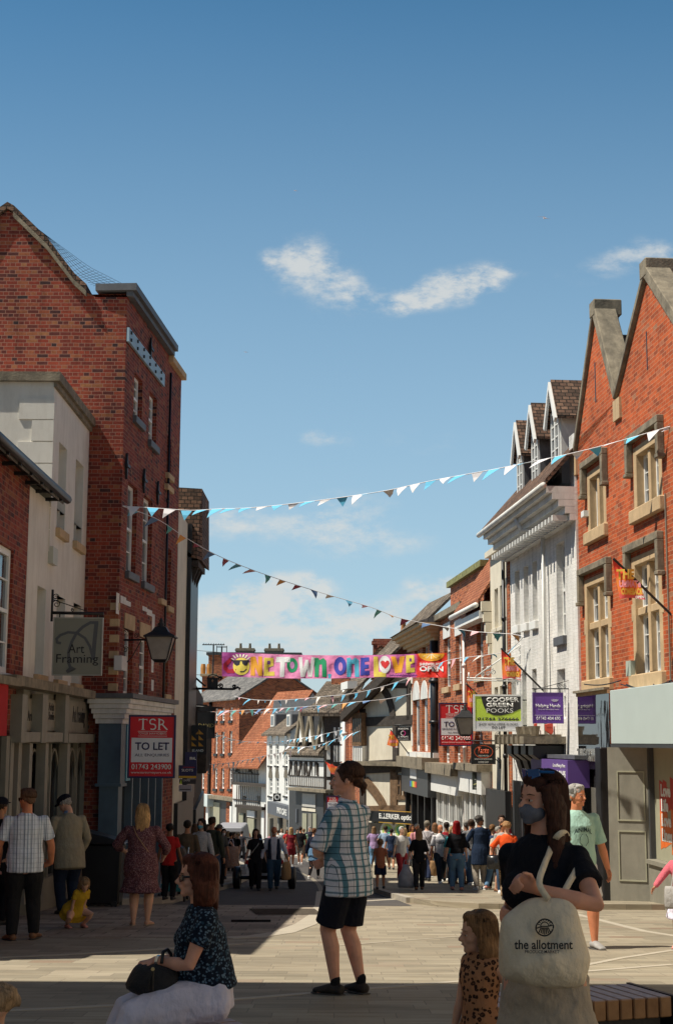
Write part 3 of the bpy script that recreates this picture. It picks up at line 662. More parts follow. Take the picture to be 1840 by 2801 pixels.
for (x, y0, y1) in ((1627, 990, 1100), (1768, 905, 1012)): h.pbox('wall_slit', M['black'], x-1, x+1, y0, y1, .001, .006)
for ap, lo in ((apx1, (val[0], L)), (apx2, (rf0[0], val[0]))):       # roofs running back behind each gable
    b = h.mb(); zr = ap[1]-.35
    b.prism([(lo[0]+.1, -.3, vz-.2), (ap[0], -.3, zr), (lo[1]-.1, -.3, vz-.2)], (0, -8.5, 0)); b.build('roof', M['tile'], h.root)
h.pbox('camera_bracket', M['white'], 1588, 1596, 1398, 1414, 0, .12)
h.pbox('alarm_box', paint((.45, .5, .42), .5), 1711, 1724, 1808, 1850, 0, .1)
b = h.mb(); a, z = A(1818, 1350, .02); b.tube([(a, .02, z), (a, .02, A(1818, 1870)[1])], .014, 5); b.build('wall_cable', M['grey'], h.root)
for k, (x0, x1, dy) in enumerate(((1700, 1840, 16), (1715, 1850, 22), (1600, 1700, 8), (1790, 1835, 40))):
    b = h.mb(); a0_, zz0 = A(x0, 1872, .36); a1_, zz1 = A(x1, 1862, .36)
    b.tube([(a0_+(a1_-a0_)*i/10, .38, zz0+(zz1-zz0)*i/10-dy/170*math.sin(math.pi*i/10)) for i in range(11)], .012, 5); b.build('wall_cable', M['iron'], h.root)
# ground floor: pale blank fascia, grey panelled corner, shop window; black glass shop beyond
zs = A(1740, 2036, .4)[1]; af = A(1669, 1960, .4)[0]
h.box('fascia', M['fascia'], 0, af, 0, .40, zs, A(1740, 1880, .4)[1], bevel=.01)
h.box('fascia_edge', M['dkgrey'], -.01, af+.01, -.005, .41, zs-.06, zs-.004)
gz0 = g(27)+.10-h.zb
ap0 = A(1688, 2200, -.05)[0]
b = h.mb(); b.box(ap0-.12, ap0+.28, -.3, .30, gz0-.2, zs-.065); b.build('cast_iron_pilaster', M['black'], h.root, bevel=.02)
# panelled return facing the camera, then the recessed window
ax = ap0-.12
b = h.mb(); b.prism([(ax, .16, gz0-.2), (ax-.42, -.62, gz0-.2), (ax-.42, -.8, gz0-.2), (ax, -.1, gz0-.2)], (0, 0, zs-.065-gz0+.2)); dp = b.build('panelled_return', M['grey'], h.root)
for q0, q1 in ((gz0+.28, gz0+1.22), (gz0+1.4, gz0+2.34)):
    b = h.mb(); P0, P1 = Vector((ax, .16)), Vector((ax-.42, -.62)); u_ = P1-P0
    def pm(f0, f1, z0, z1):
        a_, b_2 = P0+u_*f0, P0+u_*f1; o_ = Vector((-.88, .47))*.018*-1; o_ = Vector((-.0165, .009))
        b.prism([(a_.x, a_.y, z0), (b_2.x, b_2.y, z0), (b_2.x+o_.x, b_2.y+o_.y, z0), (a_.x+o_.x, a_.y+o_.y, z0)], (0, 0, z1-z0))
    pm(.2, .8, q0, q0+.025); pm(.2, .8, q1-.025, q1); pm(.2, .225, q0+.025, q1-.025); pm(.775, .8, q0+.025, q1-.025); b.build('panel_moulding', M['olive'], dp)
xw = ax-.46
h.box('window_post', M['dkgrey'], xw-.05, xw+.04, -.8, -.50, gz0-.2, zs-.065)
h.box('window_screen', M['olive'], 0, xw-.05, -.72, -.60, gz0+.72, zs-.065); h.box('shop_sill', M['grey'], 0, xw-.052, -.72, -.40, gz0+.64, gz0+.718); h.box('stallriser', M['grey'], 0, xw-.052, -.72, -.45, gz0-.2, gz0+.638)
GAB = h
# painted advert on the screen: red and orange brush strokes with white words
po = paint((.75, .16, .03), .5, 'orange_vinyl'); pr = paint((.5, .03, .02), .5, 'red_vinyl')
a_p, zp_ = A(1822, 2220, -.59)
adv = empty('window_poster', (0, 0, 0)); adv.parent = h.root
def strokes(nm, m, z0, z1, n):
    b = h.mb(); random.seed(3)
    for i in range(5):
        w = 1.1/5; x1 = a_p+.42-i*w; e0 = random.uniform(-.12, .12); e1 = random.uniform(-.12, .12)
        b.prism([(x1, -.599, z0+e0), (x1-w-.01, -.599, z0+e0+.06), (x1-w-.01, -.599, z1+e1-.05), (x1, -.599, z1+e1)], (0, n, 0))
    return b.build(nm, m, adv)
strokes('red_brush_stroke', pr, zp_-.05, zp_+.55, .002); strokes('orange_brush_stroke', po, zp_-.65, zp_-.02, .003)
def rtext(h, s, a, n, z, size, m, par=None, **k):
    return text(s, size, m, par or h.root, (a, h.s*n, z), k.pop('bold', 0), k.pop('xs', 1), rot=(R(90), 0, R(180) if h.s > 0 else 0), **k)
for i, s_ in enumerate(('Love', 'Life', 'Love', 'Lines')): rtext(h, s_, a_p+.33, -.592, zp_+.36-i*.27, .3, M['white'], adv, align='LEFT', bold=.012)
# black glass shop with chrome letters under the far gable
am0, am1 = A(1667, 1980, .1)[0]+.02, L-.02
m_, nt_, b_ = nodes('polished_black_glass'); b_.inputs['Base Color'].default_value = (.01, .01, .012, 1); b_.inputs['Roughness'].default_value = .03; b_.inputs['Specular IOR Level'].default_value = 1.0; b_.inputs['IOR'].default_value = 1.9
nn_ = noise(nt_, coord(nt_, 'Object', (1.4, 1, .5)), 1.6, 2); bump(nt_, b_, nn_.outputs[0], .10, .03); M['mirror'] = m_
zt_, zb_ = A(1620, 1902, .1)[1], A(1620, 2105, .1)[1]
h.box('glass_fascia', M['mirror'], am0, am1, 0, .10, zb_, zt_); h.box('fascia_trim', M['stonetan'], am0, am1, 0, .13, zt_+.001, zt_+.07); h.box('fascia_flashing', M['stone'], am0, am1, 0, .2, zt_+.071, zt_+.12)
chrome = mat('chrome', (.75, .74, .7), .25, .05, 5, metal=.8)
t = rtext(h, 'THE COMPANY', (am0+am1)/2, .13, A(1620, 2068, .1)[1], .34, chrome, xs=.98, bold=.01, ext=.02)
h.box('shop_recess', M['glassd'], am0, am1, 0, .02, gz0-.2, zb_-.001)
for a in (am0+.06, am0+.9, am1-.3): h.box('shop_mullion', M['black'], a-.05, a+.05, .02, .10, gz0-.2, zb_-.001)
h.box('cream_pillar', M['grey'], am0+.35, am0+.6, .02, .06, gz0-.2, zb_-.001)
# ---- white painted building ----
h = House('white_painted_building', 'white painted brick building with deep bracketed cornice and three attic dormers', rl(31.104), rl(38.4), 1)
A = h.uz; L = h.L
zg = A(1568, 1262, .75)[1]; zw = zg-.35
for r in ((1522, 1545, 1482, 1742), (1408, 1421, 1560, 1712), (1432, 1445, 1548, 1706), (1456, 1469, 1535, 1700)): h.wpx(*r, fm=M['white'], cols=2, rows=4, rec=.14, sill=M['lead'] if r[0] == 1522 else M['white'], sillh=.2, blind=.0)
for r in ((1524, 1546, 1830, 1968), (1400, 1412, 1842, 2000), (1428, 1440, 1836, 2000), (1456, 1468, 1830, 2000)): h.wpx(*r, fm=M['white'], cols=2, rows=4, rec=.14)
h.wall(M['brick_white'], zw, 9, 2.6)
h.roof(M['tile'], zg+.78, 9.3, 5.2, oh=.7, a0=-.02, a1=L+.2)
b = h.mb()   # moulded cornice
for i, (n, z) in enumerate(((.18, -.75), (.28, -.60), (.42, -.45), (.56, -.30), (.68, -.16))): b.box(0, L+.15, 0, n, zg+z, zg+z+.145)
b.build('cornice', M['whiteold'], h.root)
for k in range(22):
    a = .15+k*(L-.1)/22; h.box('cornice_bracket', M['whiteold'], a, a+.12, .19, .52, zg-.74, zg-.62)
h.gutter(zg-.0, .74, 0, L+.5, m=M['whiteold'], r=.07)
for i, r in enumerate(((1508, 1532, 1130, 1296), (1455, 1475, 1188, 1350), (1415, 1432, 1232, 1392))):
    nD = -.0; xl, xr, yt, yb = r
    a0, a1, z0, z1 = h.rect(xl, xr, yt, yb, nD); am = (a0+a1)/2; zt = z1+.75
    d = h.mb(); d.prism([(a0, nD-.02, z0-.3), (a0, nD-.02, z1), (am, nD-.02, zt-.12), (a1, nD-.02, z1), (a1, nD-.02, z0-.3)], (0, -2.6, 0)); dm = d.build('dormer', M['whiteold'] if i == 0 else M['lead'], h.root)
    b = h.mb(); t = .06; b.box(a0+.05, a0+.05+t, nD-.019, nD+.03, z0, z1); b.box(a1-.05-t, a1-.05, nD-.019, nD+.03, z0, z1); b.box(am-.04, am+.04, nD-.019, nD+.03, z0, z1); b.box(a0+.05, a1-.05, nD-.019, nD+.028, z0-.06, z0); b.box(a0+.05, a1-.05, nD-.019, nD+.028, z1, z1+.08)
    for k in range(1, 5): b.box(a0+.1, a1-.1, nD-.019, nD+.015, z0+(z1-z0)*k/5-.012, z0+(z1-z0)*k/5+.012)
    b.build('dormer_window', M['white'], dm)
    b = h.mb(); b.box(a0+.08, a1-.08, nD-.018, nD-.006, z0, z1); b.build('pane', M['glass'], dm)
    b = h.mb()
    for s1, aa in ((1, a0-.16), (-1, a1+.16)): b.prism([(aa, nD+.10, z1-.22), (am, nD+.10, zt-.0), (am, nD+.10, zt-.17), (aa+s1*.10, nD+.10, z1-.30)], (0, .06, 0))
    b.build('bargeboard', M['white'], dm)
    b = h.mb()
    for aa in (a0-.18, a1+.18): b.prism([(aa, nD+.1, z1-.16), (am, nD+.1, zt+.06), (am, nD+.1, zt+.0), (aa, nD+.1, z1-.24)], (0, -2.6, 0))
    b.build('dormer_roof', M['tile'], dm)
ap = A(1493, 1700, .08)[0]
b = h.mb(); zz = A(1492, 1450, .1)[1]; b.tube([(ap+.75, .6, zg-.2), (ap+.6, .5, zz+.1), (ap, .12, zz), (ap, .12, A(1492, 2040, .1)[1])], .05, 8); b.build('drainpipe', M['whiteold'], h.root, smooth=True)
h.box('party_pier', M['brick_white'], -.003, .45, .001, .05, 3.2, A(1579, 1175, .05)[1])
gz0 = g(33)+.10-h.zb
z1, z0 = A(1515, 2078, .5)[1], A(1515, 2150, .5)[1]
a0, a1 = A(1552, 2110, .55)[0], A(1452, 2110, .55)[0]
sg = h.box('sign_panel', paint((.13, .065, .28), .5, 'purple_sign'), a0, a1, .10, .55, z0, z1)
rtext(h, 'Care and Nursing at Home', a0+.75, .555, z1-.12, .10, M['white'], sg); rtext(h, '01743 404 695', a0+.75, .555, z1-.3, .19, M['white'], sg, bold=.006); rtext(h, 'www.helpinghands.co.uk', a0+.75, .555, z1-.48, .10, M['white'], sg)
h.box('sign_shelf', M['lead'], a0-.1, a1+.2, 0, .42, z1+.02, z1+.1)
h.box('shop_glass', M['glassd'], .3, L-.1, 0, .04, gz0+.5, z0-.05); h.box('stallriser', M['black'], .3, L-.1, 0, .08, 0, gz0+.5)
h.box('white_pilaster', M['whiteold'], .0, .28, 0, .2, 0, z0+.4)
for a in (2.0, 3.2, 4.4, 5.6, 6.6): h.box('shop_mullion', M['dkgrey'], a-.06, a+.06, .04, .14, 0, z0-.05)
# stone canopy on scrolled brackets over the far shop
zc = A(1420, 2015, .9)[1]; ac = A(1462, 2020, .8)[0]+.45
b = h.mb()
for i in range(6): b.box(ac+i*.52, ac+i*.52+.50, 0, .95, zc-.16+.02*i*0, zc+.0); b.box(ac+i*.52+.44, ac+i*.52+.52, 0, 1.0, zc-.18, zc+.05)
b.build('canopy', M['stone'], h.root)
for i in range(4):
    b = h.mb(); a = ac+.2+i*.8
    pts = [(a, .02, zc-.2), (a, .7, zc-.2), (a, .7, zc-.4), (a, .5, zc-.55), (a, .38, zc-.95), (a, .26, zc-1.2), (a, .22, zc-1.6), (a, .02, zc-1.7)]
    b.prism(pts, (.5, 0, 0)); b.build('canopy_bracket', M['black'], h.root)
for i in range(3):
    b = h.mb(); a = ac+.5+i*.7; b.lathe([(.10, 0), (.14, .22), (.12, .22)], (a, .6*h.s/h.s, zc+.01), 8); b.build('flower_pot', M['stone'], h.root)
WHITE = h
# ---- narrow cream building with brick strip and black pipe ----
h = House('narrow_cream_building', 'tall narrow cream rendered building with black drainpipe', rl(38.404), rl(41.2), 1)
A = h.uz; zt = A(1394, 1492)[1]
for r in ((1352, 1362, 1610, 1720), (1367, 1377, 1600, 1715), (1352, 1362, 1880, 1960), (1367, 1377, 1876, 1960)): h.wpx(*r, fm=M['white'], sill=M['cream'])
h.wall(M['cream'], zt, 8, 0); h.box('parapet', M['cream'], -.05, h.L+.05, -.3, .15, zt, zt+.16)
h.box('brick_strip', M['brick_mid'], .02, .32, .001, .03, 2.5, zt-.05); h.pipe(.48, .09, 2, zt-.1)
a0, a1, z0, z1 = h.rect(1346, 1352, 1630, 1780, .2); 
for i in range(5): h.box('corbel', M['cream'], h.L-.15, h.L+.05, 0, .28-.05*i, z1-.3*(i+1), z1-.3*i-.02)
h.box('shop_front', M['black'], .05, h.L-.02, 0, .2, 0, 2.9)
# ---- brick with white gutter ----
h = House('brick_house_white_gutter', 'red brick house with steep tiled roof and white eaves gutter', rl(41.204), rl(45.3), 1)
A = h.uz; zt = A(1327, 1640, .35)[1]
h.wpx(1303, 1321, 1672, 1856, cols=2, rows=6, sill=M['stonetan']); h.wpx(1300, 1318, 1990, 2075, cols=2, rows=4)
h.wall(M['brick_mid'], zt, 8, 3.5); h.roof(M['tileorange'], zt+.5, 8, 6.0, oh=.35, a0=.02); h.gutter(zt-.05, .42, 0, h.L+.3, m=M['white'], r=.08)
h.box('soffit', M['white'], 0, h.L+.1, 0, .33, zt-.42, zt-.2); h.pipe(h.L-.08, .08, 3, zt-.3, m=M['white'])
zs = A(1300, 2172, .3)[1]; z2 = A(1300, 2110, .3)[1]
h.box('fascia', M['white'], .1, h.L-.05, 0, .3, zs, z2); h.box('shop_cornice', M['stone'], 0, h.L, 0, .45, z2+.002, z2+.2)
h.box('shop_glass', M['glass'], .1, h.L-.1, 0, .05, .6, zs)
for i in range(5): a = .15+i*(h.L-.35)/4; h.box('pilaster', M['white'], a-.07, a+.07, .05, .12, 0, zs-.002)
for i in range(12): a = .15+(i+.5)*(h.L-.35)/12; h.box('glazing_bar', M['white'], a-.02, a+.02, .05, .07, .7, zs-.002)
h.box('transom', M['white'], .1, h.L-.1, .05, .09, zs-1.0, zs-.93); h.box('stallriser', M['white'], .1, h.L-.1, .05, .11, 0, 1.3)
# ---- brick with two long windows ----
h = House('brick_house_long_windows', 'red brick house with long white sash windows and mossy parapet', rl(45.304), rl(50.9), 1)
A = h.uz; zt = A(1262, 1668)[1]
for r in ((1214, 1231, 1745, 1880), (1246, 1261, 1738, 1872), (1212, 1228, 2040, 2088), (1242, 1258, 2040, 2088)): h.wpx(*r, cols=2, rows=4, sill=M['stonetan'], sillh=.2, lintel=M['whiteold'], linh=.5 if r[2] < 1800 else .2)
h.wall(M['brick_mid'], zt, 8, 0); h.box('parapet', M['stone'], -.05, h.L, -.5, .2, zt, zt+.2)
b = h.mb(); b.prism([(0, -.6, zt), (0, -.6, zt+1.3), (h.L+1, -.6, zt+1.3), (h.L+1, -.6, zt)], (0, -.3, 0)); b.build('upper_wall', M['brick_mid'], h.root)
h.box('mossy_coping', mat('mossy_stone', (.20, .20, .08), .95, .4, 6, .6, 20), -.1, h.L+1, -1.1, -.45, zt+1.3, zt+1.5)
zs = A(1220, 2172, .3)[1]; z2 = A(1220, 2120, .3)[1]
h.box('fascia', M['white'], 0.02, h.L-.05, 0, .3, zs, z2); h.box('shop_cornice', M['stone'], 0, h.L, 0, .5, z2+.002, z2+.35)
h.box('shop_glass', M['glass'], .1, h.L-.1, 0, .05, .6, zs)
for i in range(5): a = .15+i*(h.L-.35)/4; h.box('pilaster', M['white'], a-.07, a+.07, .05, .12, 0, zs-.002)
for i in range(12): a = .15+(i+.5)*(h.L-.35)/12; h.box('glazing_bar', M['white'], a-.02, a+.02, .05, .07, .7, zs-.002)
h.box('transom', M['white'], .1, h.L-.1, .05, .09, zs-1.0, zs-.93); h.box('stallriser', M['white'], .1, h.L-.1, .05, .11, 0, 1.3)
# ---- stone dressed brick with arched windows ----
h = House('arched_window_building', 'brick building with three tall arched stone windows under a deep cornice', rl(50.904), rl(58), 1)
A = h.uz; zt = A(1190, 1690, .6)[1]
for r in ((1133, 1147, 1738, 1800), (1155, 1169, 1735, 1800), (1178, 1191, 1730, 1800)): h.wpx(*r, cols=1, rows=2, lintel=M['whiteold'], linh=.12, fw=.14)
for r in ((1131, 1147, 1915, 2056), (1153, 1169, 1912, 2056), (1176, 1192, 1908, 2056)): h.wpx(*r, cols=1, rows=1, fw=.22, fm=M['whiteold'], arch=M['whiteold'], mid=False)
h.wall(M['brick_mid'], zt-.4, 8, 0)
b = h.mb()
for i in range(5): b.box(-.1*i, h.L+.14*i, -1, .16+.14*i, zt-.5+.12*i, zt-.385+.12*i)
b.build('cornice', M['stonetan'], h.root)
b = h.mb(); b.prism([(-.4, .8, zt+.1), (-.4, -3, zt+1.5), (-.4, -3, zt+.1)], (h.L+1, 0, 0)); b.build('roof', M['slate'], h.root)
for i in range(14):
    if 3.7+i*.6 < zt-.5: h.box('quoin', M['whiteold'], h.L-(.5 if i % 2 else .3), h.L+.01, -.02, .02, 3.2+i*.6, 3.7+i*.6)
h.box('sill_band', M['whiteold'], 0, h.L, 0, .2, A(1160, 2072)[1], A(1160, 2058)[1]); h.pipe(.25, .1, 3, zt-.5, r=.16)
zs = A(1160, 2180, .4)[1]; z2 = A(1160, 2105, .4)[1]
h.box('fascia', M['dkgrey'], 0, h.L, 0, .4, zs, z2); h.box('shop_cornice', M['stone'], 0, h.L, 0, .6, z2+.002, z2+.4); h.box('shop_glass', M['glassd'], 0.1, h.L, 0, .06, 0, zs-.1)
for i in range(5): a = .15+i*(h.L-.3)/4; h.box('pilaster', M['black'], a-.1, a+.1, .06, .25, 0, zs-.002)
rtext(h, 'HMV', h.L/2, .41, zs+1.1, 1.1, M['white'], bold=.03, xs=1.2) if 0 else None
lg = paint((.8, .8, .78), .5); fs = h.box('sign_lettering', lg, h.L*.38, h.L*.62, .4, .42, zs+.55, zs+1.5)
for i, c in enumerate(((.7, .05, .03), (.8, .35, .03), (.7, .65, .05), (.05, .45, .1), (.05, .15, .6))): h.box('colour_bar', paint(c), h.L*.38+i*h.L*.048, h.L*.38+(i+1)*h.L*.048-.01, .4, .42, zs+.25, zs+.45, parent=fs)
# ================= timber building facing the camera =================
def cam_house(name, label, xl, xr, Yl, Yr, py=2250, **k):
    a = at(xl, py, Yl); b = at(xr, py, Yr); return House(name, label, (a.x, a.y), (b.x, b.y), -1, **k)
h = cam_house('timber_framed_gable', 'half timbered cream building with big gable end and curved braces', 984, 1150, 60, 57.4)
A = h.uz
def beam(h, m, pts, w, name='beam', n=(0, .06)):
    b = h.mb(); P = [Vector(h.uz(*p)) for p in pts]; L_, R_ = [], []
    for i, p in enumerate(P):
        t = (P[min(i+1, len(P)-1)]-P[max(i-1, 0)]).normalized(); q = Vector((-t.y, t.x))*w/2; L_.append(p+q); R_.append(p-q)
    for i in range(len(P)-1): b.prism([(v.x, n[0], v.y) for v in (L_[i], L_[i+1], R_[i+1], R_[i])], (0, n[1]-n[0], 0))
    return b.build(name, m, h.root)
e = A(988, 1945); ap = A(1118, 1818); hr = A(1180, 1850)
h.wall(M['cream'], e[1], 7, 0, gables=([(0, e[1]), ap, (h.L+1.5, ap[1]), (h.L+1.5, e[1])],))
T = M['timber']; TB = M['timberb']
for p, w, m in (([(1000, 1975), (1150, 1968)], .36, T), ([(990, 2100), (1150, 2092)], .5, T), ([(1060, 1876), (1126, 1876)], .2, T), ([(1118, 1860), (1118, 1970)], .16, T), ([(1046, 1880), (1062, 1905), (1072, 1935), (1076, 1968)], .3, T),
                ([(1083, 1985), (1083, 2090)], .3, T), ([(993, 1940), (993, 2260)], .32, T), ([(1000, 2135), (1025, 2165), (1045, 2195), (1052, 2212)], .38, TB), ([(1078, 2105), (1078, 2215)], .38, TB), ([(1000, 2216), (1150, 2212)], .3, TB), ([(1085, 2182), (1128, 2182)], .16, TB)): beam(h, m, p, w)
h.pbox('jetty_sill', M['stone'], 962, 1140, 2084, 2096, .07, .35)
h.pbox('oriel', TB, 962, 988, 1950, 2040, .0, .3); h.pbox('oriel_balusters', M['white'], 964, 990, 2041, 2088, .0, .25)
for x in (967, 973, 979, 985): h.pbox('oriel_light', M['glassd'], x-2, x+1.5, 1966, 2030, .3, .31); h.pbox('baluster_gap', T, x-1, x+.5, 2046, 2084, .25, .26)
w = h.wpx(1088, 1098, 2120, 2178, cols=1, rows=2, fm=TB, hole=False, rec=-.06); w = h.wpx(1104, 1124, 2118, 2178, cols=1, rows=2, fm=TB, hole=False, rec=-.06)
b = h.mb(); v0, v1 = A(940, 1975, .4), A(1085, 1836, .4); wv = .35
b.prism([(v0[0], .25, v0[1]), (v1[0], .25, v1[1]), (v1[0], .25, v1[1]+wv), (v0[0], .25, v0[1]+wv)], (0, .35, 0)); b.build('verge_board', T, h.root)
b = h.mb(); b.prism([(v0[0], .22, v0[1]+.1), (v1[0], .22, v1[1]+.1), (v1[0]-.3, .22, v1[1]+1.0), (v0[0]-1.5, .22, v0[1]+1.3)], (0, -6, 0)) if 0 else None
b.prism([(v0[0]-.1, .58, v0[1]+.28), (v1[0], .58, v1[1]+.28), (v1[0], .58, v1[1]+.42), (v0[0]-.1, .58, v0[1]+.42)], (-.9, -9, 0)); b.build('roof', M['tile'], h.root)
oy = h.pbox('shop_fascia', M['black'], 1000, 1130, 2222, 2250, .02, .3)
for yy in (2219, 2252): h.pbox('fascia_line', paint((.6, .35, .05)), 1035, 1130, yy, yy+1.5, .30, .32)
a, z = A(1088, 2236, .33); rtext(h, 'ELLERKER opticians', a, .31, z, .27, M['white'], xs=1.0, bold=.008)
h.pbox('shop_glass', M['glassd'], 1000, 1130, 2254, 2330, .02, .1)
h.pbox('stallriser', M['black'], 1000, 1130, 2300, 2345, .02, .14)
for k, x in enumerate((1060, 1095)):
    a, z = A(x, 2272, .1)
    for j, c in enumerate(((.75, .78, .7), (.45, .6, .15), (.1, .5, .25), (.15, .2, .25))):
        b = h.mb(); r = .42-.11*j; b.prism([(a+r*math.cos(q/9*math.pi), .101, z+r*.8*math.sin(q/9*math.pi)) for q in range(18)], (0, .01+.006*j, 0)); b.build('window_lens_poster', paint(c), h.root)
# shadowed flank with bay of leaded lights and white balusters
h = House('oriel_flank_building', 'brick and white quoined house side with dark oriel window by the timber gable', (at(984, 2250, 60).x, 60.1), (at(932, 2250, 64).x, 66), 1)
A = h.uz; zt = A(960, 1905)[1]
h.wall(M['brick_mid'], zt, 4, 0)
for i in range(14):
    z = 1+i*.75
    if z+.7 < zt: b = h.mb(); b.box(h.L-(1.9 if i % 2 else 1.3), h.L, 0, .03, z, z+.68); b.build('quoin', M['whiteold'], h.root)
h.pipe(A(942, 2000, .15)[0], .15, 0, A(942, 1880, .15)[1], m=M['white'], r=.1); h.pbox('hopper_head', M['white'], 932, 950, 1866, 1886, .1, .5)
b = h.mb(); b.prism([(-.3, .5, zt-.2), (-.3, -4, zt+4.2), (h.L, -4, zt+4.2), (h.L, .5, zt-.2)], (0, 0, .15)); b.build('roof', M['slatebrown'], h.root)
h.box('gutter_board', T, -.3, h.L, .3, .5, zt-.3, zt-.05)
# ================= far row =================
def far(name, label, xr, Yr, xl, Yl, ytop, wm, rm, D=9, rh=4, **k):
    """front wall from its near right corner to its far left one"""
    a = at(xr, 2250, Yr); b = at(xl, 2250, Yl); h = House(name, label, (a.x, a.y), (b.x, b.y), 1, **k); h.ze = h.uz(xr, ytop)[1]; h.wm, h.rm, h.D, h.rh = wm, rm, D, rh; return h
def fin(h, oh=.35, **k): h.wall(h.wm, h.ze, h.D, h.rh, **k); h.roof(h.rm, h.ze, h.D, h.rh, oh=oh)
# jettied black and white house with three small gables
h = far('three_gable_timber_house', 'black and white timber house with three narrow pointed gables', 884, 76, 789, 80, 2048, M['whiteold'], M['slatebrown'], D=5.5, rh=2.9)
A = h.uz
for x in (808, 833, 868):
    h.wpx(x-5, x+4, 2088, 2122, cols=2, rows=2, fm=M['timber'])
fin(h)
for x in (805, 831, 864):
    a, z = A(x, 2030, .5); hw = .75; zp = A(x, 1955, .5)[1]
    b = h.mb(); b.prism([(a-hw, .1, z), (a, .1, zp), (a+hw, .1, z)], (0, -2.5, 0)); d = b.build('gable', M['lead'], h.root)
    b = h.mb()
    for s1 in (-1, 1): b.prism([(a+s1*hw*1.1, .12, z-.4), (a, .12, zp+.25), (a, .12, zp-.25), (a+s1*(hw*1.1-.28), .12, z-.4)], (0, .12, 0))
    b.build('bargeboard', M['stone'], d); b = h.mb(); b.box(a-.22, a+.22, .1, .13, z, z+.9); b.build('pane', M['white'], d)
def stripes(h, xl, xr, yt, yb, n, w=.13, m=None, nn=.015):
    a0, a1, z0, z1 = h.rect(xl, xr, yt, yb)
    for i in range(n+1): a = a0+(a1-a0)*i/n; h.box('stud', m or M['timber'], a-w/2, a+w/2, 0, nn, z0, z1)
for y in (2071, 2083, 2124, 2152): h.pbox('rail', T, 789, 886, y-1.5, y+1.5, 0, .03)
stripes(h, 791, 882, 2060, 2071, 20, .07); stripes(h, 791, 882, 2126, 2151, 18, .10)
for x0 in (791, 818, 846):
    stripes(h, x0+1, x0+22, 2084, 2122, 3, .10)
    beam(h, T, [(x0, 2122), (x0+7, 2084)], .14); beam(h, T, [(x0+25, 2122), (x0+19, 2084)], .14)
h.pbox('jetty_sill', M['stone'], 787, 890, 2158, 2166, 0, .5); h.pbox('shop_front', M['dkgrey'], 790, 884, 2166, 2300, 0, .05)
for (x0, x1, y0, y1, m) in ((826, 862, 2172, 2208, M['curtain']), (825, 862, 2212, 2220, M['cream']), (826, 838, 2226, 2280, M['olive']), (842, 852, 2226, 2280, M['grey']), (855, 864, 2226, 2280, M['olive'])): h.pbox('shop_panel', m, x0, x1, y0, y1, .05, .09)
hs = cam_house('timber_side_house', 'shaded timber framed side wing with white panels right of the three gabled house', 885, 945, 75.3, 75.3)
hs.wall(T, hs.uz(900, 1945)[1], 7, 0)
for (x0, x1, y0, y1) in ((893, 903, 2040, 2078), (893, 903, 2090, 2125), (893, 903, 2135, 2160), (912, 918, 1990, 2030), (924, 930, 1990, 2030), (912, 916, 2040, 2085), (919, 923, 2040, 2085), (927, 932, 2040, 2085)): hs.pbox('plaster_panel', M['whiteold'], x0, x1, y0, y1, 0, .04)
b = hs.mb(); b.prism([(-1.2, .3, hs.uz(900, 1960)[1]), (hs.L, .3, hs.uz(900, 1960)[1]), (hs.L+.6, -4, hs.uz(900, 1870)[1]), (1.0, -4, hs.uz(900, 1870)[1])], (0, 0, .2)); b.build('roof', M['slatebrown'], hs.root)
# white three storey house
h = far('white_three_storey_house', 'white rendered three storey house with arched windows and attic dormers', 792, 84, 727, 93, 2001, M['white'], M['slatebrown'], D=5, rh=1.9)
for x in (740, 758, 782):
    for (y0, y1) in ((2036, 2095), (2128, 2178)): h.wpx(x-4.5, x+4.5, y0, y1, cols=2, rows=4, sill=M['black'], rec=.08, fw=.07, arch=M['glassd'])
fin(h, hip=0)
h.pbox('plinth_frieze', M['lead'], 727, 792, 2001, 2008, 0, .08)
for (x0, x1) in ((744, 753), (788, 797)):
    a0, a1, z0, z1 = h.rect(x0, x1, 1955, 1988, -.3); am = (a0+a1)/2
    b = h.mb(); b.prism([(a0-.2, -.3, z0-.3), (a0-.2, -.3, z1), (am, -.3, z1+.9), (a1+.2, -.3, z1), (a1+.2, -.3, z0-.3)], (0, -2.5, 0)); d = b.build('dormer', M['lead'], h.root)
    b = h.mb(); b.box(a0, a1, -.29, -.2, z0, z1); b.build('dormer_window', M['white'], d); b = h.mb(); b.box(a0+.25, a1-.25, -.21, -.18, z0+.1, z1-.1); b.build('pane', M['glassd'], d)
h.pbox('fascia', paint((.10, .11, .13), .6, 'charcoal_sign'), 731, 811, 2203, 2238, .1, .5)
a, z = h.uz(770, 2221, .52); rtext(h, 'PIVO CAFE', a, .52, z, .45, M['white'], xs=1.6, bold=.02)
h.pbox('shop_glass', M['glassd'], 731, 811, 2238, 2310, 0, .08)
for x in (735, 760, 785, 808): h.pbox('shop_mullion', M['grey'], x-2, x+2, 2238, 2310, .08, .2)
cl = cam_house('white_side_wing', 'white rendered end wing right of the white three storey house', 790, 812, 83.5, 83.5); cl.wall(M['white'], cl.uz(800, 2160)[1], 5, 0)
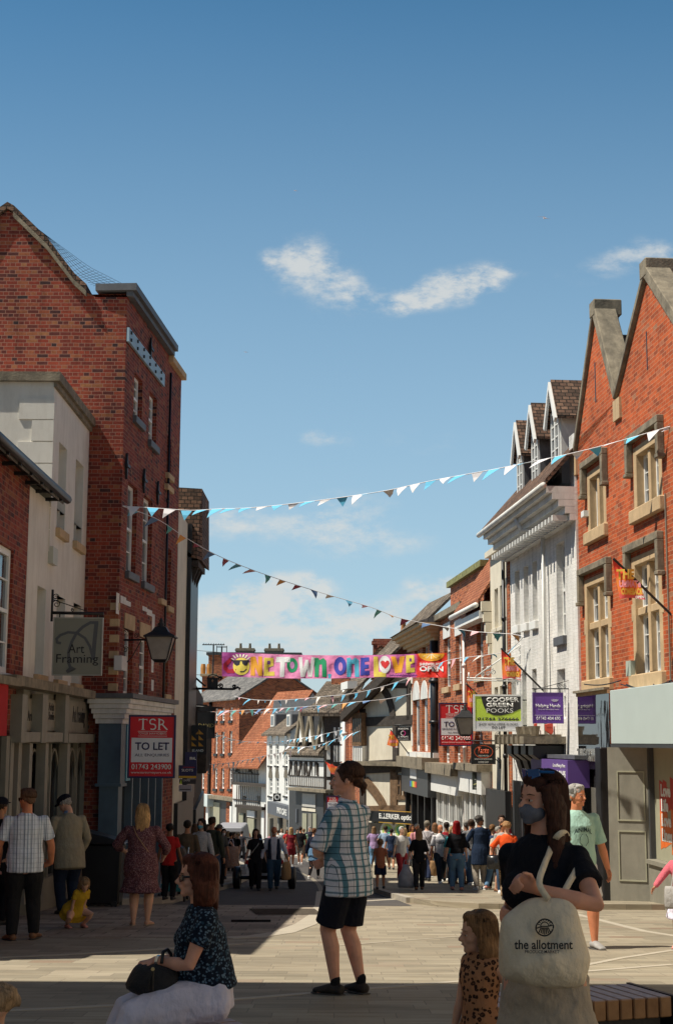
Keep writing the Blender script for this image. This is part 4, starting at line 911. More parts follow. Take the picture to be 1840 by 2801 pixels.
# jettied house with orange tile roof
h = far('orange_roof_timber_house', 'black and white jettied house with sweeping orange tiled roof', 726, 95, 635, 100, 2072, M['whiteold'], M['tileorange'], D=6.5, rh=4.2)
for x in (648, 684): h.wpx(x-5, x+6, 2085, 2112, cols=3, rows=3, sill=M['black'])
for x in (669, 708): h.wpx(x-5, x+5, 2178, 2202, cols=2, rows=3)
fin(h, oh=.6)
stripes(h, 636, 706, 2076, 2143, 17, .13); h.pbox('jetty_beam', T, 632, 728, 2143, 2150, 0, .6); stripes(h, 648, 712, 2151, 2205, 12, .14)
for y in (2117, 2190): h.pbox('rail', T, 636, 706, y-1.5, y+1.5, 0, .07)
h.pbox('shop_cornice', T, 642, 716, 2205, 2213, 0, .5); h.pbox('shop_front', M['glassd'], 646, 716, 2213, 2300, 0, .1)
for (x0, x1, y0, y1, m) in ((675, 695, 2218, 2236, M['white']), (652, 664, 2225, 2285, M['olive']), (676, 694, 2240, 2290, M['olive']), (714, 722, 2200, 2300, M['white'])): h.pbox('shop_panel', m, x0, x1, y0, y1, .1, .2)
# big georgian brick house with slate roof and blank gable wall
h = far('georgian_brick_house', 'orange brick georgian house with white sashes and blank dark gable wall under slate roof', 650, 104, 515, 116, 1908, M['brick_mid'], M['slate'], D=6.2, rh=1.9)
for r in ((587, 595, 1937, 1972), (605, 614, 1937, 1972), (627, 636, 1935, 1971), (587, 595, 2004, 2062), (605, 614, 2002, 2062), (627, 635, 2000, 2060), (585, 594, 2102, 2158), (604, 613, 2102, 2158), (625, 634, 2102, 2158), (533, 541, 1940, 1975), (550, 558, 2102, 2158), (550, 558, 2004, 2062)): h.wpx(*r, cols=2, rows=4, sill=M['black'], sillh=.2, rec=.12, fw=.12)
fin(h)
h.pipe(h.uz(574, 2050, .1)[0], .12, 0, h.ze, r=.12)
h.pbox('shop_fascia', M['stone'], 570, 650, 2180, 2190, 0, .5); h.pbox('shop_front', M['dkgrey'], 570, 650, 2190, 2310, 0, .1); h.pbox('white_fascia', paint((.62, .7, .7), .5), 520, 567, 2172, 2204, .1, .6)
for x in (523, 545, 565, 630): h.pbox('shop_pilaster', M['white'], x-3, x+3, 2206, 2310, .1, .3)
h.pbox('shop_window', M['olive'], 574, 600, 2195, 2265, .1, .15); h.pbox('door', M['brick_mid'], 618, 628, 2195, 2265, .1, .15)
GEO = h
# chimneys and a higher brick block behind it
h2 = cam_house('brick_block_behind', 'plain brick block rising behind the georgian house with stone chimney pots', 562, 815, 132, 132)
z = h2.uz(600, 1792)[1]; h2.wall(M['brick_mid'], z, 6, 0); h2.box('coping', M['dkgrey'], -.2, h2.L+.2, -6, .15, z, z+.25)
for x in (668, 748): chimney(h2, h2.uz(x, 1780)[0], -1.5, z+.2, 1.7, 1.0, .5, M['stone'], 2, potm=M['stone'])
h3 = cam_house('chimney_block', 'red brick chimney stack with two orange pots behind the slate roof', 545, 578, 118, 118)
z = h3.uz(560, 1850)[1]; h3.wall(M['brick_mid'], z, 1.5, 0, z_low=5); h3.box('chimney_cap', M['stonetan'], -.15, h3.L+.15, -1.6, .15, z, z+.2)
for x in (554, 570): b = h3.mb(); b.lathe([(.2, 0), (.22, .5), (.17, .8), (.1, .8)], (h3.uz(x, 1840)[0], -.5, z+.201), 8); b.build('chimney_pot', paint((.5, .22, .05)), h3.root)
for (xa, ya, yb_) in ((582, 1764, 1870), (606, 1770, 1800)):
    ae = empty('tv_aerial', at(xa, yb_, 117.9), 'thin television aerial on a pole left of the banner' if xa < 600 else 'square framed television aerial just above the banner corner', 'aerial')
    b = MB(); hh = (yb_-ya)/4000*117; b.tube([(0, 0, 0), (0, 0, hh)], .06, 4); b.build('pole', M['iron'], ae)
    b = MB()
    if xa < 600:
        b.tube([(-.9, 0, hh), (.9, 0, hh)], .04, 4)
        for i in range(9): b.tube([(-.8+.2*i, -.3, hh), (-.8+.2*i, .3, hh+.12)], .03, 4)
    else:
        for z in (hh, hh-.45): b.tube([(-.4, 0, z), (.4, 0, z)], .04, 4)
        for x in (-.4, 0, .4): b.tube([(x, 0, hh-.6), (x, 0, hh+.1)], .03, 4)
    b.build('antenna', M['iron'], ae)
# tiled roofs between the white house and the timber gable
for (nm, lb, xl, xr, Y, yb, yt, m, dx) in (('tiled_roof_house', 'house with broad brown tiled roof behind the three gabled house', 800, 925, 92, 2010, 1862, M['slatebrown'], 45), ):
    hq = cam_house(nm, lb, xl, xr, Y, Y-.5); z0 = hq.uz(xl, yb)[1]; hq.wall(M['brick_far'], z0, 8, 0); b = hq.mb(); z1 = hq.uz(xl, yt)[1]
    sh = hq.uz(xl+dx, yt)[0]; b.prism([(-.5, .3, z0-.2), (hq.L, .3, z0-.2), (hq.L+sh*.7, -6, z1), (sh, -6, z1)], (0, 0, .2)); b.build('roof', m, hq.root)
    chimney(hq, hq.uz(888, 1860)[0], -6, z1-.6, 1.2, .8, 1.4, M['brick_mid'], 1)
# brick wall and chimney over the timber gable
h4 = cam_house('brick_parapet_house', 'brick parapet and dark chimney rising above the banner', 1040, 1128, 66, 66)
z = h4.uz(1080, 1770)[1]; h4.wall(M['brick_mid'], z, 3, 0, z_low=4); h4.box('coping', M['brick_far'], -.1, h4.L, -3, .1, z, z+.1)
chimney(h4, h4.uz(1048, 1760)[0], -1.5, z-1, .85, .7, 1.45, M['brick_far'], 0); chimney(h4, h4.uz(1106, 1760)[0], -1, z-.5, .28, .4, 1.2, M['brick_far'], 1)
b = h4.mb(); q0, q1 = h4.uz(1018, 1792), h4.uz(1044, 1765); b.prism([(q0[0], .1, q0[1]-1), (q0[0], .1, q0[1]), (q1[0], .1, q1[1]), (q1[0], .1, q0[1]-1)], (0, -3, 0)); b.build('roof', M['tile'], h4.root)
# distant closing wall so that the street does not open onto empty ground
hz = cam_house('distant_terrace', 'distant brick terrace closing the end of the street', 470, 560, 128, 128); hz.wall(M['brick_far'], 9, 8, 3); hz.roof(M['slate'], 9, 8, 3)
# ================= signs, lamps, banner, bunting =================
IRON = M['iron']; WH = M['white']
class Sign:
    """flat board facing the camera side of the street, given by its picture rectangle and distance"""
    def __init__(s, name, label, cat, xl, xr, yt, yb, Y, board=None, th=.04, frame=None, group=None, rz=0, fw=.03):
        s.Y = Y; s.c = at((xl+xr)/2, (yt+yb)/2, Y); s.xc, s.yc = (xl+xr)/2, (yt+yb)/2
        s.k = (at((xl+xr)/2+10, s.yc, Y)-at((xl+xr)/2, s.yc, Y)).length/10
        s.kz = abs(at(s.xc, yt, Y).z-at(s.xc, yb, Y).z)/(yb-yt)
        s.root = empty(name, s.c, label, cat, group, rz); s.th = th
        s.w, s.h = (xr-xl)*s.k, (yb-yt)*s.kz
        if board:
            b = MB(); b.box(-s.w/2, s.w/2, 0, th, -s.h/2, s.h/2); s.board = b.build('board', board, s.root)
        if frame:
            b = MB(); w, q = s.w/2, s.h/2; b.box(-w-fw, -w, -.012, th+.01, -q-fw, q+fw); b.box(w, w+fw, -.012, th+.01, -q-fw, q+fw); b.box(-w, w, -.012, th+.01, -q-fw, -q-.0005); b.box(-w, w, -.012, th+.01, q+.0005, q+fw); b.build('frame', frame, s.root)
    def p(s, px, py): return (px-s.xc)*s.k, (s.yc-py)*s.kz
    def panel(s, m, xl, xr, yt, yb, name='panel', off=.004):
        x0, z1 = s.p(xl, yt); x1, z0 = s.p(xr, yb); b = MB(); b.box(x0, x1, -off, -off+.003, z0, z1); return b.build(name, m, s.root)
    def poly(s, m, pts, name='emblem', off=.005):
        b = MB(); P = [s.p(*q) for q in pts]; b.prism([(x, -off, z) for x, z in P], (0, .0025, 0)); return b.build(name, m, s.root)
    def line(s, m, pts, wpx, name='line', off=.006):
        b = MB(); P = [Vector(s.p(*q)) for q in pts]; w = wpx*s.k/2
        for i, (a, c) in enumerate(zip(P, P[1:])):
            t = (c-a).normalized(); q = Vector((-t.y, t.x))*w; e = t*w*.5; b.prism([(v.x, -off-i*.0002, v.y) for v in (a-e+q, c+e+q, c+e-q, a-e-q)], (0, .002, 0))
        return b.build(name, m, s.root)
    def text(s, st, m, xl, xr, yt, yb, bold=0, off=.007, name='lettering', shear=0):
        t = text(st, 1, m, s.root, (0, 0, 0), bold, name=name, ext=0, shear=shear, rot=(0, 0, 0)); vs = t.data.vertices
        xs = [v.co.x for v in vs]; ys = [v.co.y for v in vs]; x0, z1 = s.p(xl, yt); x1, z0 = s.p(xr, yb)
        for v in vs: v.co = (x0+(v.co.x-min(xs))/(max(xs)-min(xs))*(x1-x0), -off, z0+(v.co.y-min(ys))/(max(ys)-min(ys))*(z1-z0))
        md = t.modifiers.new('solid', 'SOLIDIFY'); md.thickness = .002
        return t
    def arm(s, pts, r=.015, name='bracket', m=None, dy=None):
        b = MB(); b.tube([(*[s.p(x, y)[0]], (dy or s.th/2), s.p(x, y)[1]) for x, y in pts], r, 6); return b.build(name, m or IRON, s.root, smooth=True)
    def scroll(s, cx, cy, r, turns=1.4, a0=0, name='scroll', w=.008, m=None, sgn=1):
        pts = []
        for i in range(20):
            t = i/19; a = R(a0)+sgn*t*turns*2*math.pi; rr = r*(1-t*.8); x, z = s.p(cx, cy); pts.append((x+rr*s.k*math.cos(a), s.th/2, z+rr*s.k*math.sin(a)))
        b = MB(); b.tube(pts, w, 4); return b.build(name, m or IRON, s.root, smooth=True)
def serif(s, m, ltr, xl, xr, yt, yb, w=3.4):
    """roman capitals drawn as strokes with serifs"""
    n = len(ltr); W_ = (xr-xl)/n
    for i, c in enumerate(ltr):
        x0, x1 = xl+i*W_+W_*.08, xl+(i+1)*W_-W_*.08; xm = (x0+x1)/2; H_ = yb-yt; th = w*.35
        if c == 'T':
            s.line(m, [(xm, yt), (xm, yb)], w, 'lettering'); s.line(m, [(x0, yt+th), (x1, yt+th)], w*.45, 'lettering', .0065); s.line(m, [(xm-w*1.1, yb), (xm+w*1.1, yb)], w*.3, 'lettering', .0065)
            for x in (x0, x1): s.line(m, [(x, yt), (x, yt+H_*.2)], w*.3, 'lettering', .0068)
        elif c == 'R':
            s.line(m, [(x0+w*.6, yt), (x0+w*.6, yb)], w, 'lettering'); pts = [(x0+w*.6+(x1-x0)*.55*math.sin(t), yt+th+H_*.25*(1-math.cos(t))) for t in [k*math.pi/8 for k in range(9)]]; s.line(m, pts, w*.7, 'lettering', .0065)
            s.line(m, [(xm, yt+H_*.52), (x1+w*.5, yb)], w*.85, 'lettering', .0062); s.line(m, [(x0-w*.3, yb), (x0+w*1.5, yb)], w*.3, 'lettering', .0068); s.line(m, [(x0-w*.3, yt), (x0+w*.8, yt)], w*.3, 'lettering', .0069)
        elif c == 'S':
            pts = []
            for k in range(9): a = R(-30-k*28); pts.append((xm+(x1-x0)*.36*math.cos(a), yt+H_*.27+H_*.25*math.sin(a)))
            q = []
            for k in range(9): a = R(-90+k*27); q.append((xm+(x1-x0)*.38*math.cos(a), yt+H_*.74+H_*.25*math.sin(a)))
            s.line(m, pts, w*.75, 'lettering'); s.line(m, q, w*.75, 'lettering', .0065)
CLS = lambda *c: paint(c, .45)
RED = CLS(.68, .015, .025); NAVY = CLS(.02, .02, .09); BRD = CLS(.78, .79, .82); PUR = paint((.15, .06, .34), .45, 'deep_purple'); LIME = CLS(.58, .78, .08); BLK = M['black']; OFFW = CLS(.86, .86, .82)
# art framing hanging sign
s = Sign('hanging_sign', 'square grey picture framer sign with swirling letter A hung from scrolled iron bracket', 'sign', 147, 277, 1692, 1845, 26.0, CLS(.25, .25, .20), .05, CLS(.36, .36, .32), fw=.02)
gA = CLS(.10, .105, .11)
s.line(gA, [(265, 1703), (245, 1703), (225, 1715), (208, 1732), (196, 1756), (188, 1785), (190, 1815), (196, 1830), (186, 1838)], 8, 'emblem', .0045); s.line(gA, [(262, 1702), (258, 1760), (256, 1802)], 11, 'emblem', .005)
s.line(gA, [(165, 1760), (156, 1758), (154, 1748), (164, 1738), (185, 1730), (210, 1732), (232, 1746), (246, 1768), (254, 1796)], 7, 'emblem', .0055); s.poly(gA, [(182, 1835), (211, 1830), (196, 1822), (188, 1842)], off=.0048)
s.text('Art', BLK, 187, 231, 1762, 1787); s.text('Framing', BLK, 155, 270, 1790, 1821)
s.arm([(136, 1676), (280, 1678)], .03); s.arm([(138, 1612), (138, 1700)], .022); s.arm([(140, 1640), (236, 1672)], .009)
for q in ((147, 1632, 9, 0, 1), (150, 1652, 12, 180, -1), (195, 1668, 5, 90, 1)): s.scroll(q[0], q[1], q[2], a0=q[3], sgn=q[4])
for x in (160, 264): s.arm([(x, 1678), (x, 1692)], .012, 'hanger')
# street lanterns
def lantern(name, label, px, yt, yb, Y, mount, grp='wall lanterns', glassw=True):
    c = at(px, yb, Y); tp = at(px, yt, Y); H = tp.z-c.z; r = empty(name, c, label, 'lantern', grp)
    w0, w1 = H*.17, H*.30; zb, zg_ = .06*H, .55*H
    b = MB(); b.rings([[(x*w0*.72, y*w0*.72, zb*0) for x, y in ((-1, -1), (1, -1), (1, 1), (-1, 1))], [(x*w0, y*w0, zb) for x, y in ((-1, -1), (1, -1), (1, 1), (-1, 1))]]); b.build('base', IRON, r)
    b = MB()
    for x, y in ((-1, -1), (1, -1), (1, 1), (-1, 1)): b.tube([(x*w0, y*w0, zb), (x*w1, y*w1, zg_)], .012*H/.8, 4)
    b.build('frame', IRON, r)
    m, nt, bb = (None, None, None)
    if 'lantern_glass' not in MATS: mat('lantern_glass', (.34, .31, .28), .3, .2, 3)
    b = MB(); b.rings([[(x*w0*.93, y*w0*.93, zb) for x, y in ((-1, -1), (1, -1), (1, 1), (-1, 1))], [(x*w1*.93, y*w1*.93, zg_) for x, y in ((-1, -1), (1, -1), (1, 1), (-1, 1))]]); b.build('lantern_panes', MATS['lantern_glass'], r)
    b = MB(); q = ((-1, -1), (1, -1), (1, 1), (-1, 1)); b.rings([[(x*w*1.0, y*w*1.0, z) for x, y in q] for w, z in ((w1*1.16, zg_), (w1*1.16, zg_+.03*H), (w1*.62, zg_+.13*H), (w1*.40, zg_+.24*H))]); b.build('hood', IRON, r)
    b = MB(); b.lathe([(w1*.42, zg_+.24*H), (w1*.2, zg_+.27*H), (w1*.28, zg_+.31*H), (w1*.12, zg_+.35*H), (w1*.16, zg_+.38*H), (.01, H)], seg=8); b.build('finial', IRON, r, smooth=True)
    mp = at(mount[0], mount[1], mount[2])-c; b = MB(); zc_ = zg_+.015*H
    b.tube([(0 if mp.x > 0 else 0, 0, mp.z), (mp.x, mp.y, mp.z)], .022, 6); b.build('bracket', IRON, r)
    b = MB(); b.tube([(mp.x, mp.y, mp.z+.35), (mp.x, mp.y, mp.z-.75)], .02, 6); b.tube([(mp.x, mp.y, mp.z-.6), (mp.x*.72, mp.y*.72, mp.z-.35), (mp.x*.5, mp.y*.5, mp.z-.02)], .012, 5); b.build('bracket_brace', IRON, r)
    for k, (f, dz, rr) in enumerate(((.95, .16, .09), (.62, .09, .06), (.9, -.2, .07))):
        b = MB(); b.tube([(mp.x*f+rr*(1-i/16*.75)*math.cos(i*.62), mp.y*f, mp.z+dz+rr*(1-i/16*.75)*math.sin(i*.62)) for i in range(17)], .008, 4); b.build('scroll', IRON, r)
    return r
lantern('wall_lantern', 'large black hooded lantern on scrolled bracket from the tall dark brick building', 438, 1690, 1812, 30.4, (333, 1751, 30.6))
lantern('wall_lantern', 'black hooded lantern in front of the red letting board on the sunny side', 1272, 1925, 2015, 40, (1366, 2027, 40))
# letting boards
def tsr(label, xl, xr, yt, yb, Y, mid, full=True):
    s = Sign('letting_board', label, 'letting board', xl, xr, yt, yb, Y, RED, .06, NAVY, group='red letting boards', fw=.035)
    W_, H_ = xr-xl, yb-yt; X = lambda f: xl+W_*f; Yy = lambda f: yt+H_*f
    serif(s, OFFW, 'TSR', X(.18), X(.84), Yy(.035), Yy(.215), W_*.036)
    s.line(OFFW, [(X(.18), Yy(.245)), (X(.84), Yy(.245))], 1.1); s.line(OFFW, [(X(.18), Yy(.325)), (X(.84), Yy(.325))], 1.1)
    s.text('TOWLER SHAW ROBERTS', OFFW, X(.19), X(.83), Yy(.262), Yy(.30))
    s.panel(BRD, X(.035), X(.965), Yy(.355), Yy(.765)); s.text(mid[0], NAVY, X(.12), X(.90), Yy(.43), Yy(.56), bold=.02, off=.009)
    if len(mid) == 2: s.text(mid[1], NAVY, X(.12), X(.90), Yy(.62), Yy(.675), off=.009)
    else: s.text(mid[1], NAVY, X(.06), X(.92), Yy(.59), Yy(.63), off=.009); s.text(mid[2], NAVY, X(.24), X(.80), Yy(.68), Yy(.715), off=.009)
    s.text('01743 243900', OFFW, X(.05), X(.95), Yy(.795), Yy(.885), bold=.012); s.text('www.tsrsurveyors.co.uk', OFFW, X(.04), X(.96), Yy(.915), Yy(.965))
    return s
s = tsr('dark red letting board in shade fixed to the blue shopfront', 355, 475, 1961, 2124, 29.3, ('TO LET', 'ALL ENQUIRIES'))
s = tsr('bright red letting board on the sunny side behind a lantern', 1203, 1290, 1926, 2038, 43, ('TO LET', 'GROUND FLOOR RETAIL', 'ALL ENQUIRIES')); s.arm([(1290, 1950), (1300, 1950)])
s = tsr('small far red letting board beside the plaid shirted man', 894, 924, 2180, 2222, 68, ('TO LET', 'ALL ENQUIRIES')); s.arm([(900, 2180), (900, 2170)])
# cooper green board
s = Sign('letting_board', 'lime green and black letting board between red letting board and purple sign', 'letting board', 1299, 1424, 1905, 1996, 36.8, LIME, .05, WH, fw=.045)
s.panel(BRD, 1299, 1424, 1973, 1996); s.poly(CLS(.03, .03, .028), [(1316, 1905), (1424, 1905), (1424, 1939), (1395, 1952), (1370, 1958), (1350, 1957), (1334, 1950), (1325, 1938), (1319, 1922)])
s.text('COOPER', OFFW, 1330, 1420, 1908, 1921, bold=.03); s.text('GREEN', OFFW, 1330, 1403, 1923, 1935, bold=.03); s.text('POOKS', OFFW, 1330, 1403, 1938, 1950)
s.text('01743 276666', BLK, 1305, 1418, 1963, 1971, bold=.03); s.text('SHOP WITH UPPER FLOORS', CLS(.2, .2, .2), 1308, 1415, 1978, 1985, off=.009); s.text('TO LET', BLK, 1343, 1381, 1987, 1995, bold=.01, off=.009)
s.arm([(1424, 1915), (1452, 1915)]); s.arm([(1424, 1985), (1452, 1985)])
# purple sign
s = Sign('hanging_sign', 'purple care company sign on thin black bracket by the white building', 'sign', 1459, 1538, 1897, 1977, 32.2, PUR, .07, CLS(.13, .07, .26), fw=.02)
s.text('Helping Hands', OFFW, 1465, 1532, 1926, 1938, bold=.01); s.text('Care and Nursing at Home', OFFW, 1471, 1528, 1939, 1943); s.line(OFFW, [(1461, 1957), (1536, 1957)], .8); s.text('01743 404 695', OFFW, 1466, 1532, 1961, 1970, bold=.008)
for r in (4, 7, 10): s.line(OFFW, [(1517+r*math.cos(R(a)), 1912+r*.7*math.sin(R(a))) for a in range(20, 161, 20)], 1)
s.arm([(1456, 1884), (1562, 1884)], .014); s.arm([(1562, 1852), (1562, 1965)], .014); s.arm([(1562, 1860), (1460, 1888)], .008)
for x in (1464, 1532): s.arm([(x, 1884), (x, 1897)], .012, 'hanger')
for q in ((1530, 1876, 7, 0, 1), (1545, 1878, 6, 180, -1)): s.scroll(q[0], q[1], q[2], a0=q[3], sgn=q[4], w=.006)
# cafe sign
s = Sign('hanging_sign', 'black sandwich bar sign with orange oval ring below the lantern', 'sign', 1288, 1355, 2036, 2091, 39.6, BLK, .05, None)
ORG = CLS(.65, .10, .03); s.line(ORG, [(1322+25*math.cos(R(a)), 2057+17*math.sin(R(a))) for a in range(0, 361, 15)], 1.6); s.text('Taste', ORG, 1306, 1337, 2045, 2062, shear=.3, bold=.02); s.text('SANDWICH & JUICE BAR', OFFW, 1297, 1345, 2075, 2080); s.text('COFFEE SHOP', OFFW, 1307, 1335, 2083, 2088); s.text('MADE FOR YOU', OFFW, 1308, 1336, 2066, 2070)
s.arm([(1288, 2027), (1366, 2027)], .015); s.arm([(1298, 2027), (1298, 2036)], .01, 'hanger'); s.arm([(1345, 2027), (1345, 2036)], .01, 'hanger')
s = Sign('hanging_sign', 'small dark green square sign in front of the white shop fascias', 'sign', 1291, 1323, 2113, 2161, 42, CLS(.05, .06, .05), .04, None)
for y in (2133, 2156): s.line(OFFW, [(1297, y), (1318, y)], 1)
s.line(CLS(.5, .5, .25), [(1295, 2147), (1303, 2144), (1311, 2144), (1319, 2147)], 3); s.arm([(1291, 2110), (1340, 2140)], .02, m=WH)
# banner over the street
def banner():
    xl, xr, Y = 607, 1222, 46.0
    root = empty('street_banner', at((xl+xr)/2, 1820, Y), 'long pink and purple street banner with rainbow words and a sun in sunglasses', 'banner')
    YB = lambda x: 49.5-6.5*(x-xl)/(xr-xl)
    c = root.location; k = (at(1000, 1820, Y)-at(900, 1820, Y)).x/100
    def top(x): t = (x-xl)/(xr-xl); return 1784+8*math.sin(math.pi*t)*1.0+2*t
    def bot(x): t = (x-xl)/(xr-xl); return 1850+5*math.sin(math.pi*min(1, t*1.4))+4*t
    def fold(x, v): return .05*math.sin(x*.11+v*2.2)*math.sin(v*3)+.035*math.sin(x*.051+1)+.02*math.sin(x*.33-v*5)
    def P(x, y, off=0):
        v = (y-top(x))/(bot(x)-top(x)); q = at(x, y, YB(x)+fold(x, v)-off)-c; return (q.x, q.y, q.z)
    nx, ny = 240, 12; b = MB(); pts = []
    for j in range(ny+1):
        for i in range(nx+1): x = xl+(xr-xl)*i/nx; y = top(x)+(bot(x)-top(x))*j/ny; pts.append(P(x, y))
    b.add(pts, [(j*(nx+1)+i, j*(nx+1)+i+1, (j+1)*(nx+1)+i+1, (j+1)*(nx+1)+i) for j in range(ny) for i in range(nx)])
    m, nt, bs = nodes('banner_cloth'); o = coord(nt); sx = nt.nodes.new('ShaderNodeSeparateXYZ'); nt.links.new(o, sx.inputs[0])
    mr = nt.nodes.new('ShaderNodeMapRange'); mr.inputs[1].default_value = -3.6; mr.inputs[2].default_value = 3.6; nt.links.new(sx.outputs[0], mr.inputs[0])
    nn = noise(nt, o, .9, 2); ad = nt.nodes.new('ShaderNodeMath'); ad.operation = 'MULTIPLY_ADD'; nt.links.new(nn.outputs[0], ad.inputs[0]); ad.inputs[1].default_value = .08; nt.links.new(mr.outputs[0], ad.inputs[2])
    nt.links.new(ramp(nt, ad.outputs[0], [(0, (.30, .04, .20)), (.11, (.36, .06, .26)), (.16, (.84, .30, .52)), (.5, (.84, .27, .48)), (.78, (.68, .18, .42)), (.875, (.52, .12, .36)), (.885, (.72, .03, .02)), (1, (.74, .04, .02))]), bs.inputs['Base Color']); bs.inputs['Roughness'].default_value = .35
    b2 = noise(nt, coord(nt, 'Object', (1, 1, 1.6)), 3.2, 3, .5); bump(nt, bs, b2.outputs[0], .6, .06)
    me = b.build('cloth', m, root, smooth=True)
    def shape(pts, mm, nm='lettering', off=.012):
        b = MB(); n = len(pts); bb = bmesh.new(); vs = [bb.verts.new((x, y, 0)) for x, y in pts]; bb.faces.new(vs)
        for x in range(int(min(p[0] for p in pts))+4, int(max(p[0] for p in pts)), 4): bmesh.ops.bisect_plane(bb, geom=bb.verts[:]+bb.edges[:]+bb.faces[:], plane_co=(x, 0, 0), plane_no=(1, 0, 0))
        for y in range(int(min(p[1] for p in pts))+6, int(max(p[1] for p in pts)), 6): bmesh.ops.bisect_plane(bb, geom=bb.verts[:]+bb.edges[:]+bb.faces[:], plane_co=(0, y, 0), plane_no=(0, 1, 0))
        bmesh.ops.triangulate(bb, faces=bb.faces[:]); bb.verts.index_update()
        b.add([P(v.co.x, v.co.y, off) for v in bb.verts], [tuple(v.index for v in f.verts) for f in bb.faces]); bb.free(); return b.build(nm, mm, root, recalc=False)
    yl = paint((.80, .62, .10), .4, 'banner_yellow'); og = paint((.85, .38, .03), .4, 'banner_orange'); wt = paint((.82, .80, .78), .4, 'banner_white'); gr = paint((.03, .32, .13), .4, 'banner_green'); bl = paint((.06, .07, .42), .4, 'banner_blue'); sk = paint((.10, .45, .62), .4, 'banner_sky'); rd = paint((.65, .03, .02), .4, 'banner_red'); dr = paint((.40, .01, .03), .4, 'banner_crimson'); bk = paint((.03, .02, .03), .4, 'banner_black'); cr = paint((.85, .80, .62), .4, 'banner_cream'); pu = paint((.16, .03, .22), .4, 'banner_purple')
    ell = lambda cx, cy, rx, ry, n=18: [(cx+rx*math.cos(2*math.pi*i/n), cy+ry*math.sin(2*math.pi*i/n)) for i in range(n)]
    shape([(628, 1800), (635, 1797), (631, 1812), (620, 1822), (626, 1832), (642, 1828), (648, 1832), (640, 1842), (622, 1842), (610, 1830), (611, 1816)], dr)
    shape(ell(660, 1823, 23, 24, 24), yl, 'sun_face', .014)
    for a in range(-140, -30, 16): x0, y0 = 658+24*math.cos(R(a)), 1822+25*math.sin(R(a)); x1, y1 = 658+36*math.cos(R(a)), max(1790, 1822+35*math.sin(R(a))); shape([(x0-2, y0), (x0+2, y0), (x1+2.5, y1), (x1-2.5, y1)], cr, 'sun_ray')
    shape([(636, 1808), (657, 1808), (655, 1818), (648, 1822), (641, 1818)], bk, 'sunglasses', .02); shape([(661, 1808), (681, 1808), (677, 1818), (669, 1821), (663, 1816)], bk, 'sunglasses', .02); shape([(634, 1806), (682, 1806), (682, 1809), (634, 1809)], bk, 'sunglasses', .021)
    shape([(656, 1836), (666, 1836), (674, 1829), (675, 1831), (668, 1839), (657, 1839)], bk, 'smile', .02)
    shape([(685, 1797), (698, 1796), (706, 1822), (706, 1796), (717, 1796), (717, 1849), (707, 1849), (697, 1824), (697, 1849), (685, 1848)], og)          # n
    shape([(722, 1799), (748, 1800), (748, 1822), (733, 1826), (733, 1838), (750, 1837), (751, 1849), (721, 1849)], yl); shape([(731, 1808), (739, 1808), (739, 1817), (731, 1818)], pu, 'lettering', .018)
    shape([(756, 1797), (793, 1797), (793, 1812), (779, 1812), (777, 1852), (765, 1852), (766, 1812), (754, 1812)], wt)
    shape(ell(799, 1820, 15, 20), gr); shape(ell(799, 1820, 6, 10), paint((.66, .28, .55), .4, 'banner_pink'), 'lettering', .018)
    shape([(816, 1798), (826, 1798), (829, 1830), (835, 1805), (843, 1805), (847, 1830), (852, 1798), (862, 1798), (853, 1852), (842, 1852), (839, 1830), (833, 1852), (822, 1852)], wt)
    shape([(860, 1800), (871, 1800), (873, 1806), (884, 1800), (892, 1808), (893, 1852), (881, 1852), (880, 1818), (873, 1818), (871, 1852), (860, 1852)], gr)
    shape([(896, 1844), (906, 1844), (904, 1855), (898, 1855)], sk, 'comma')
    shape(ell(930, 1822, 17, 25), bl); shape(ell(931, 1824, 6, 12), paint((.66, .28, .55), .4, 'banner_pink'), 'lettering', .018)
    shape([(948, 1800), (958, 1799), (961, 1806), (972, 1799), (981, 1806), (982, 1852), (970, 1852), (969, 1816), (962, 1816), (959, 1852), (948, 1852)], sk)
    shape([(986, 1800), (1009, 1798), (1009, 1809), (997, 1811), (997, 1818), (1008, 1818), (1008, 1828), (997, 1829), (997, 1836), (1010, 1835), (1010, 1846), (985, 1848)], bl)
    shape([(1021, 1796), (1033, 1796), (1035, 1838), (1055, 1838), (1055, 1852), (1022, 1852)], yl)
    shape(ell(1052, 1818, 16, 24), wt, 'lettering', .014); shape([(1040, 1812), (1044, 1807), (1050, 1808), (1053, 1812), (1057, 1807), (1063, 1808), (1065, 1815), (1060, 1823), (1053, 1830), (1044, 1822)], rd, 'heart', .02)
    shape([(1068, 1796), (1081, 1796), (1089, 1822), (1093, 1796), (1107, 1795), (1098, 1840), (1080, 1842)], og)
    shape([(1110, 1793), (1132, 1792), (1133, 1812), (1122, 1818), (1122, 1828), (1134, 1826), (1134, 1839), (1110, 1841)], yl); shape([(1119, 1801), (1125, 1801), (1125, 1809), (1119, 1810)], pu, 'lettering', .018)
    for i in range(11): shape([(1064+i*7, 1848), (1067.5+i*7, 1845), (1071+i*7, 1848), (1071+i*7, 1850), (1067.5+i*7, 1847.2), (1064+i*7, 1850)], pu, 'zigzag')
    shape([(1142, 1788)]+[(1179+36*math.cos(R(a)), 1788+21*math.sin(R(a))) for a in range(180, -1, -15)], og, 'orange_slice'); shape([(1152, 1789)]+[(1179+27*math.cos(R(a)), 1789+14*math.sin(R(a))) for a in range(180, -1, -20)], paint((.9, .5, .05), .4, 'banner_amber'), 'orange_slice', .018)
    for a in (30, 60, 90, 120, 150): shape([(1178, 1789), (1180, 1789), (1179+27*math.cos(R(a))+1, 1789+14*math.sin(R(a))), (1179+27*math.cos(R(a))-1, 1789+14*math.sin(R(a)))], cr, 'orange_slice', .022)
